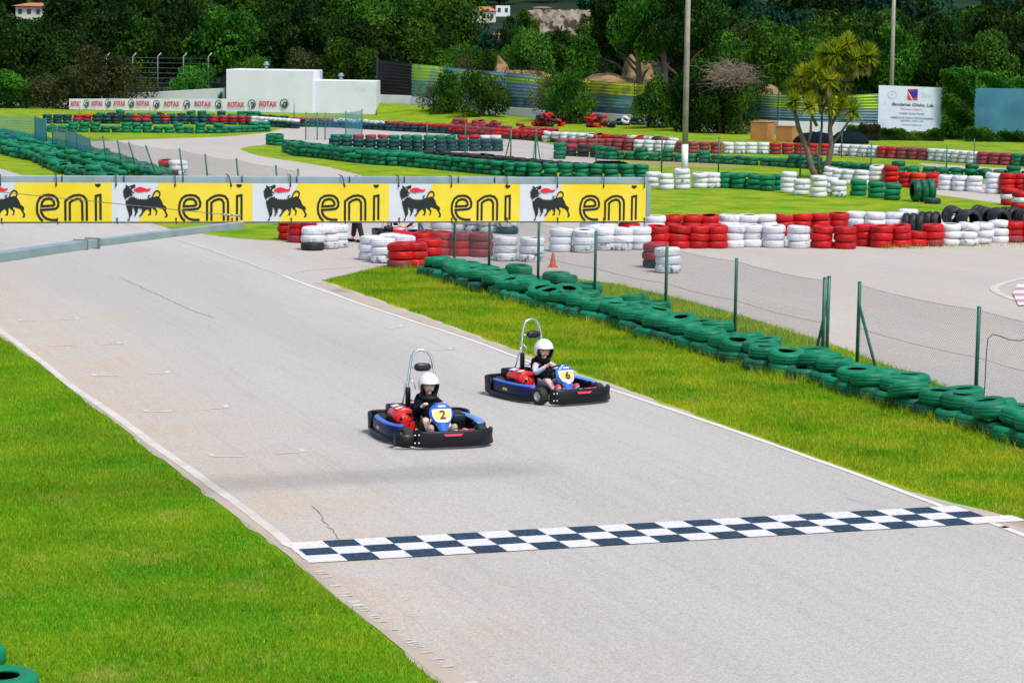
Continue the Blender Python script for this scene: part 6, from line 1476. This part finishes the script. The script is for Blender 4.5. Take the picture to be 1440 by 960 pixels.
for px in range(945, 1500, 30):
    if 1035 < px < 1125 or 1190 < px < 1245 or 1305 < px < 1370: continue
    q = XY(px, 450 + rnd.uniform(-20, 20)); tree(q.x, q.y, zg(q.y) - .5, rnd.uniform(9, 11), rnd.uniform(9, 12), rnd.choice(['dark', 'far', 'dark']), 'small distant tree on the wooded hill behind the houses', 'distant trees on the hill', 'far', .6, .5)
# hill woods
for k in range(190):
    Y = rnd.choice([440, 500, 580, 700, 820, 960, 1060, 1180]) * rnd.uniform(.95, 1.05); px = rnd.uniform(540, 1500) if k % 2 else rnd.uniform(600, 860)
    if 405 < Y < 640 and 720 < px < 850 : continue
    if Y < 640 and 610 < px < 765: continue
    if Y < 900 and (1040 < px < 1120 or 1195 < px < 1240 or 1310 < px < 1365): continue
    hz = rnd.uniform(6, 10) * (1.4 if Y > 900 else 1); q = XY(px, Y)
    kd = rnd.choice(['far', 'dark', 'mid'] if Y < 700 else ['far', 'far', 'dark'])
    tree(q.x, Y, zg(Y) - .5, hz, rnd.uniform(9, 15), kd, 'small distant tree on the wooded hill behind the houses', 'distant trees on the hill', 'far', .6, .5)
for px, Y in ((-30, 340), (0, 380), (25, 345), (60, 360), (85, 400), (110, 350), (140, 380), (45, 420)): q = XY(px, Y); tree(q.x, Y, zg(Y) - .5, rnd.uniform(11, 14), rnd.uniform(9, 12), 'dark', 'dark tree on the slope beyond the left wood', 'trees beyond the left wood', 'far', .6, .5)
# bushes before the panel fence and by the wall
for px, Y, top, bot_, w, kd, st, lb in ((635, 178, 97, 0, 62, 'mid', 'bush', 'round dark green bush against the blue panel fence'), (680, 174.5, 93, 0, 72, 'mid', 'bush', 'largest round bush against the panel fence, left'),
                                       (610, 179.5, 108, 0, 40, 'olive', 'loose', 'low sparse shrub at the left foot of the round bushes'), (775, 170, 94, 0, 60, 'olive', 'loose', 'olive shrub with reddish top against the panel fence'), (800, 166, 90, 0, 74, 'mid', 'bush', 'round green bush before the yellow panels'),
                                       (921, 158, 101, 0, 68, 'mid', 'bush', 'broad green bush right of the yellow panels'), (738, 207, 86, 0, 60, 'olive', 'loose', 'olive scrub on the earth bank behind the fence'), (655, 207, 78, 0, 60, 'olive', 'loose', 'dry scrub left of the earth mound'), (850, 200, 84, 0, 50, 'olive', 'loose', 'thin scrub between the two earth mounds'), (1060, 165, 108, 0, 50, 'dark', 'bush', 'dark shrub beside the right earth mound'), (960, 158, 104, 0, 66, 'mid', 'bush', 'green bush left of the tall pole'), (985, 153, 88, 0, 90, 'dark', 'bush', 'dark bush right behind the tall pole'), (1015, 151, 96, 0, 80, 'dark', 'bush', 'dark tall bush under the bare branches'),
                                       (1045, 150, 108, 0, 50, 'mid', 'bush', 'green bush left of the orange boxes'), (140, 184, 72, 0, 90, 'olive', 'bush', 'olive bush behind the start of sponsor strip'), (175, 187, 84, 0, 80, 'olive', 'loose', 'sparse olive bush above the low white wall'), (110, 186, 92, 0, 80, 'olive', 'bush', 'dull bush left of the sponsor strip'),
                                       (60, 186, 98, 0, 90, 'olive', 'loose', 'low olive scrub behind the left tyre row'), (10, 186, 96, 0, 90, 'mid', 'bush', 'green scrub at the far left edge'), (45, 190, 88, 0, 80, 'dark', 'bush', 'dark scrub behind the left scrub'), (270, 196, 86, 0, 70, 'bright', 'bush', 'fresh green bush behind the bent fence posts'),
                                       (355, 200, 74, 0, 60, 'mid', 'bush', 'green bush behind the tall white block'), (430, 200, 66, 0, 90, 'olive', 'bush', 'olive bush above the lower white block'), (490, 198, 62, 0, 90, 'mid', 'bush', 'leafy bush right of the white block'), (310, 184, 128, 0, 12, 'mid', 'bush', 'little shrub in the corner of the white block')):
    tp(px, Y, top, w, kd, lb, 'bushes along the fences', style=st, low=-.05, name='bush')
# dry tree with bare twigs
q = XY(1030, 150); r_ = empty('bare_tree', (q.x, 150, 0)); tag(r_, 'dry brown tree with thin bare twigs left of the palm', 'tree'); b = MB(); rr_ = random.Random(3); b.tube([(.6, 0, 0), (.5, 0, 1.6), (.2, 0, 2.6), (-.1, 0, 3.4)], [.09, .07, .05, .03], 7); b.build('trunk', M_bark, r_)
b = MB()
for i in range(750):
    a = rr_.uniform(0, 6.28); e = rr_.uniform(-.3, 1.4); s0 = Vector((rr_.gauss(0, .6), rr_.gauss(0, .4), 3.5 + rr_.gauss(0, .4))); d = Vector((math.cos(a) * math.cos(e), math.sin(a) * math.cos(e), math.sin(e) * .6)); l_ = rr_.uniform(.6, 1.5)
    b.tube([s0, s0 + d * l_ * .5 + Vector((0, 0, .08)), s0 + d * l_ + Vector((rr_.gauss(0, .15), rr_.gauss(0, .15), -.1))], [.012, .009, .005], 3, cap=False)
b.build('twigs', mat('dry_twig', (0.27, 0.21, 0.16), .95), r_)
# hedges: box of leaves
def hedge(px0, px1, Y, dep, ptop, kind, label, n=9000, zb_=0.0, size=.16, name='hedge', wav=.12):
    a, c = XY(px0, Y), XY(px1, Y); h = zz((px0 + px1) / 2, ptop, Y); r = np.random.default_rng(int(px0 + ptop)); L_ = c.x - a.x
    p = np.stack([r.uniform(0, L_, n), r.uniform(0, dep, n), r.uniform(zb_, h, n)], 1); f = r.random(n); p[f < .45, 1] = np.abs(r.normal(0, .12, (f < .45).sum())); m = (f >= .45) & (f < .75); p[m, 2] = h - np.abs(r.normal(0, .1, m.sum()))
    p[:, 2] += (np.sin(p[:, 0] * .9 + 1) + .7 * np.sin(p[:, 0] * 2.7) + .5 * np.sin(p[:, 0] * 6.1 + 1) + .5 * r.normal(0, 1, n)) * wav * (p[:, 2] / h); p[:, 1] += np.sin(p[:, 0] * 3 + p[:, 2] * 4) * .15
    nr = r.normal(0, 1, (n, 3)); nr /= np.linalg.norm(nr, axis=1)[:, None]; t = np.cross(nr, r.normal(size=(n, 3))); t /= np.linalg.norm(t, axis=1)[:, None]; u = np.cross(nr, t); s = size * r.uniform(.5, 1.3, n)[:, None]
    V = np.stack([p - t * s * .5, p + u * s * .32, p + t * s * .5, p - u * s * .32], 1).reshape(-1, 3)
    o = link(name, np_mesh(name, V, np.arange(len(V)).reshape(-1, 4), LM[kind])); o.location = (a.x, Y, 0); tag(o, label, 'hedge'); return o
hedge(1196, 1330, 143, 1.5, 184, 'mid', 'long clipped hedge below the billboard', 13000)
hedge(1212, 1240, 142, .8, 181, 'olive', 'yellowing end of the hedge left of the billboard', 2500)
hedge(1326, 1372, 145.5, 1.5, 108, 'mid', 'tall climbing hedge between billboard and blue wall', 15000, wav=.18)
hedge(1338, 1480, 150.6, 1.2, 106, 'bright', 'bright creeper hanging over the top of the blue wall', 16000, zb_=2.6, wav=.2)
hedge(1365, 1490, 143, 1.5, 190, 'mid', 'low hedge in front of the blue wall', 12000, wav=.2)
# ivy fringe under and over the billboard edges
# earth banks behind the panel fence
def bank(px0, px1, Y, dep, ptop, name, m, seed):
    a, c = XY(px0, Y), XY(px1, Y); h = zz((px0 + px1) / 2, ptop, Y); b = MB(); nx_, ny_ = 36, 8; r = random.Random(seed); vs = []
    for j in range(ny_ + 1):
        for i in range(nx_ + 1):
            u, v = i / nx_, j / ny_; e = math.sin(min(1, min(u, 1 - u) * 2.6) * math.pi / 2) * math.sin(min(1, v * 1.6) * math.pi / 2); vs.append((a.x + (c.x - a.x) * u, Y + dep * v, -.1 + (h + .1) * e * (1 + .07 * math.sin(i * .35 + seed) + .02 * r.uniform(-1, 1))))
    b.add(vs, [(j * (nx_ + 1) + i, j * (nx_ + 1) + i + 1, (j + 1) * (nx_ + 1) + i + 1, (j + 1) * (nx_ + 1) + i) for j in range(ny_) for i in range(nx_)], 0, True); struct(b.build(name, m))
bank(560, 880, 206, 14, 104, 'earth_bank', M_earth, 1); bank(770, 960, 178, 10, 109, 'earth_bank', M_earth, 2)
bank(684, 724, 206, 9, 84, 'earth_mound', M_earth, 3); bank(868, 938, 190, 10, 82, 'earth_mound', M_earth, 4); bank(1030, 1130, 168, 8, 122, 'earth_bank', M_earth, 5)
# orange boxes, dark tarpaulin heap
M_box = mat('tan_board', (0.46, 0.20, 0.045), .8, (0.38, 0.17, 0.05), 2, bump=.1)
for (x0_, x1_, top, Y, lb) in ((1059, 1092, 172, 139, 'taller orange brown box standing beyond the far tyre wall'), (1095, 1126, 178, 138, 'lower orange brown box left of the palm')):
    a, c = XY(x0_, Y), XY(x1_, Y); h = zz(x0_, top, Y); b = MB(); w_ = c.x - a.x; b.box((0, 0, h / 2), (w_ * .8, w_ * .75, h)); b.box((0, 0, h + .02), (w_ * .86, w_ * .8, .04)); o = b.build('storage_box', M_box, bevel=.02); o.location = ((a.x + c.x) / 2, Y + w_ / 2, 0); o.rotation_euler = (0, 0, R(-28)); tag(o, lb, 'box')
def heapf(v): return Vector((v.x, v.y, max(0, v.z) * (1 + .12 * math.sin(v.x * 9) * math.sin(v.y * 7))))
for px, wpx, top, lb in ((1150, 66, 186, 'dark tarpaulin heap behind the palm, left half'), (1197, 56, 184, 'dark tarpaulin heap behind the palm, right half')):
    q = XY(px, 137); b = MB(); w_ = wpx * 137 / FOC; b.ball((0, 0, 0), (w_ / 2, w_ * .4, zz(px, top, 137)), 24, 14, f=heapf); o = b.build('covered_heap', mat('dark_tarp', (0.003, 0.009, 0.016), .9, bump=.6, bscale=2, spec=0.05)); o.location = q; tag(o, lb, 'tarpaulin')
# tall poles
M_pole = mat('weathered_pole', (0.36, 0.32, 0.27), .9, (0.26, 0.235, 0.20), 2, bump=.2, bscale=6)
def pole(px, base, xt, r0, label, white):
    q = G(px, base); ztop = 11.0; t = P(xt, 0, q.y); d = (t - q) * (ztop / t.z); r_ = empty('lamp_pole', q); tag(r_, label, 'pole')
    b = MB(); b.tube([(0, 0, 0), tuple(d * .5), tuple(d)], [r0, r0 * .9, r0 * .75], 14); b.build('shaft', M_pole, r_)
    if white: zw = P(px, 203, q.y).z; b = MB(); b.tube([(0, 0, 0), tuple(d * (zw / ztop))], [r0 * 1.12, r0 * 1.08], 14); b.build('painted_base', mat('pole_white', (.70, .73, .80), .7), r_)
pole(962.5, 246, 967.5, .125, 'tall weathered pole with white painted base rising from white tyres', True)
pole(1252, 187.5, 1257, .15, 'tall grey pole rising behind the billboard', False)
# palm-like yucca
M_yl = leafmat('yucca_leaves', (0.24, 0.42, 0.015), (0.58, 0.66, 0.05), 1.5, tl=.45); M_yd = leafmat('dead_yucca_leaves', (0.30, 0.20, 0.08), (0.40, 0.30, 0.14), 1.5); M_yt = mat('yucca_bark', (0.17, 0.13, 0.10), .95, (0.10, 0.08, 0.07), 6, bump=.6, bscale=14)
yb = G(1150, 252); r_ = empty('yucca_palm', yb); tag(r_, 'branching yucca palm with spiky yellow green rosettes and dry skirts', 'tree'); Yy = yb.y
def YP(X, Y, dy=0.0): return P(1080 + X / 4.36, 40 + Y / 4.36, Yy + dy) - yb
ros = [(160, 450, .2, .62), (265, 480, -.3, .68), (385, 490, .1, .62), (515, 510, -.2, .66), (455, 455, .4, .55), (215, 300, .3, .62), (290, 275, -.1, .6), (375, 320, -.35, .6), (405, 160, .1, .68), (490, 105, .3, .6), (540, 195, -.1, .62), (615, 175, .1, .66), (340, 165, .35, .55), (440, 130, .2, .55), (570, 230, .2, .55), (250, 380, .2, .6), (330, 240, .2, .55), (150, 370, .5, .5), (440, 265, .3, .5), (330, 400, .5, .55), (470, 330, .5, .5)]
lv = []; dv_ = []; rr_ = np.random.default_rng(9)
for (X, Y, dy, sz) in ros:
    c = np.array(YP(X, Y, dy)); n = 300
    a = rr_.uniform(0, 2 * np.pi, n); e = rr_.uniform(-.7, 1.5, n) ; l_ = sz * 1.02 * rr_.uniform(.75, 1.1, n); droop = rr_.uniform(.0, .05, n) * (1.2 - e)
    d = np.stack([np.cos(a) * np.cos(e), np.sin(a) * np.cos(e), np.sin(e)], 1); sd_ = np.stack([-np.sin(a), np.cos(a), 0 * a], 1) * .052
    m_ = c + d * (l_ * .5)[:, None]; t_ = c + d * l_[:, None]; t_[:, 2] -= droop * l_ * 1.5
    lv.append(np.stack([c - sd_ * .5 + d * .03, c + sd_ * .5 + d * .03, m_ + sd_ * .5, m_ - sd_ * .5], 1)); lv.append(np.stack([m_ - sd_ * .5, m_ + sd_ * .5, t_ + sd_ * .04, t_ - sd_ * .04], 1))
    big = 1.0 if (X, Y) in ((405, 160), (615, 175), (540, 195), (375, 320), (490, 105), (470, 330)) else .45
    n = int(80 * big) + 6; a = rr_.uniform(0, 2 * np.pi, n); z0_ = rr_.uniform(.12, .42, n) * big; d = np.stack([np.cos(a) * .28, np.sin(a) * .28, -np.ones(n)], 1); l_ = rr_.uniform(.25, .5, n) * (.45 + .45 * big); s0 = c + np.stack([np.cos(a) * .05, np.sin(a) * .05, -z0_], 1); sd_ = np.stack([-np.sin(a), np.cos(a), 0 * a], 1) * .03; t_ = s0 + d * l_[:, None]
    dv_.append(np.stack([s0 - sd_ * .5, s0 + sd_ * .5, t_ + sd_ * .1, t_ - sd_ * .1], 1))
for nm, arr, m in (('leaves', lv, M_yl), ('dry_skirt', dv_, M_yd)):
    V = np.concatenate(arr).reshape(-1, 3); link(nm, np_mesh(nm, V, np.arange(len(V)).reshape(-1, 4), m), r_)
for nm, limbs in (('trunk', [[(300, 925, 0), (265, 850, 0), (240, 740, .1), (190, 620, .2), (160, 500, .2)], [(325, 925, 0), (370, 820, 0), (390, 720, -.1), (380, 620, .1), (385, 520, .1)]]), ('branch', [[(238, 735, .1), (262, 640, 0), (265, 520, -.3)], [(388, 725, 0), (440, 650, -.1), (515, 540, -.2)], [(310, 920, .2), (312, 780, .3), (330, 600, .4), (330, 440, .4)],
            [(385, 600, .1), (430, 520, .3), (470, 380, .4), (490, 250, .2), (490, 130, .2)], [(300, 600, .3), (220, 440, .3), (215, 320, .3)], [(325, 520, .3), (300, 400, 0), (290, 290, -.1)], [(330, 500, .3), (375, 420, -.2), (375, 335, -.3)], [(480, 330, .3), (410, 260, .2), (405, 175, .1)], [(488, 300, .2), (545, 270, 0), (540, 205, -.1)], [(545, 280, 0), (600, 240, .1), (615, 190, .1)]])):
    for L_ in limbs: b = MB(); n = len(L_); b.tube([YP(*q) for q in L_], [(.14 if nm == 'trunk' else .07) * (1 - .45 * i / (n - 1)) for i in range(n)], 8); b.build(nm, M_yt, r_)

# distant houses and the ruined wall
M_tile = mat('roof_tile', (0.48, 0.16, 0.08), .9, (0.38, 0.13, 0.07), 1); M_pw = mat('house_white', (0.62, 0.58, 0.50), .9); M_ww = mat('house_bright_white', (0.75, 0.77, 0.80), .9); M_win = mat('window_dark', (0.03, 0.05, 0.06), .3)
def house(px0, px1, Y, pt, pb_, label, wallm, roof=True, wins=3):
    a, c = P(px0, pb_, Y), P(px1, pb_, Y); zt = P(px0, pt, Y).z; z0 = min(a.z, zg(Y) - 1); w_ = c.x - a.x; r_ = empty('house', ((a.x + c.x) / 2, Y, z0)); tag(r_, label, 'house', 'distant houses on the hill'); hw = zt - z0
    if roof: hw = hw - .3 * (zt - a.z)
    b = MB(); b.box((0, 4, hw / 2), (w_, 8, hw)); wl = b.build('wall', wallm, r_)
    if roof:
        b = MB(); e = .4; rh = zt - z0 - hw; b.add([(-w_ / 2 - e, -e, hw), (w_ / 2 + e, -e, hw), (w_ / 2 + e, 8 + e, hw), (-w_ / 2 - e, 8 + e, hw), (-w_ / 4, 4, hw + rh), (w_ / 4, 4, hw + rh)], [(0, 1, 5, 4), (2, 3, 4, 5), (1, 2, 5), (3, 0, 4), (3, 2, 1, 0)]); b.build('roof', M_tile, r_)
    for k in range(wins):
        b = MB(); b.box((-w_ / 2 + w_ * (k + .5) / wins, -.03, hw - .32 * (zt - a.z) - .1), (w_ / wins * .4, .1, .32 * (zt - a.z))); b.build('window', M_win, r_)
    return r_
house(664, 697, 620, 9, 30, 'cream house with orange hipped roof on the hill', M_pw); house(697, 717, 640, 8, 26, 'small white building right of the cream house', M_ww, False, 2)
house(703, 711, 400, 48, 62, 'little white shed low in the middle gap', M_ww, False, 1); house(692, 704, 395, 46, 56, 'pinkish hut low in the middle gap', M_pw, True, 1)
house(22, 60, 300, 3, 22, 'house with faded orange roof among trees at far left', M_pw); house(1052, 1106, 900, -3, 5, 'long white house high on the hill', M_ww, False, 4); house(1208, 1224, 800, -1, 9, 'small white house high on the right hill', M_ww, False, 2); house(1325, 1352, 820, -2, 8, 'house with pink roof high on the hill at right', M_pw, True, 2)
Yr = 430; r_ = empty('ruined_wall', XY(784, Yr)); r_.location.z = 0; tag(r_, 'long ruined brown stone wall on the slope in the middle gap', 'wall')
M_ruin = mat('ruin_stone', (0.22, 0.17, 0.12), .95, (0.50, 0.45, 0.36), 1.1, (.4, .62), bump=.5, bscale=3, c3=(.08, .05, .03), s3=.5, m3=(.55, .6))
b = MB(); top = []; n = 40
for i in range(n + 1): px = 735 + (833 - 735) * i / n; q = P(px, 14 + rnd.uniform(-1.2, 1.2) + (i > 36) * -1, Yr); top.append((q.x - r_.location.x, q.z))
vs = [(x, 0, zg(Yr) - 1) for x, z in top] + [(x, 0, z) for x, z in top] + [(x, .9, z) for x, z in top] + [(x, .9, zg(Yr) - 1) for x, z in top]; m_ = n + 1
b.add(vs, [(i, i + 1, m_ + i + 1, m_ + i) for i in range(n)] + [(m_ + i, m_ + i + 1, 2 * m_ + i + 1, 2 * m_ + i) for i in range(n)] + [(2 * m_ + i, 2 * m_ + i + 1, 3 * m_ + i + 1, 3 * m_ + i) for i in range(n)] + [(0, m_, 2 * m_, 3 * m_), (n, m_ + n, 2 * m_ + n, 3 * m_ + n)]); b.build('wall_panel', M_ruin, r_)
house(750, 775, 445, 9, 16, 'orange tiled roof just above the ruined wall', M_pw, True, 1)
import collections
_c = collections.Counter(o['label'] for o in col.objects if not o.parent and 'label' in o)
for k_, n_ in _c.items():
    if n_ > 1:
        g_ = set(o.get('group') for o in col.objects if not o.parent and o.get('label') == k_)
        print('DUP', n_, k_, g_)
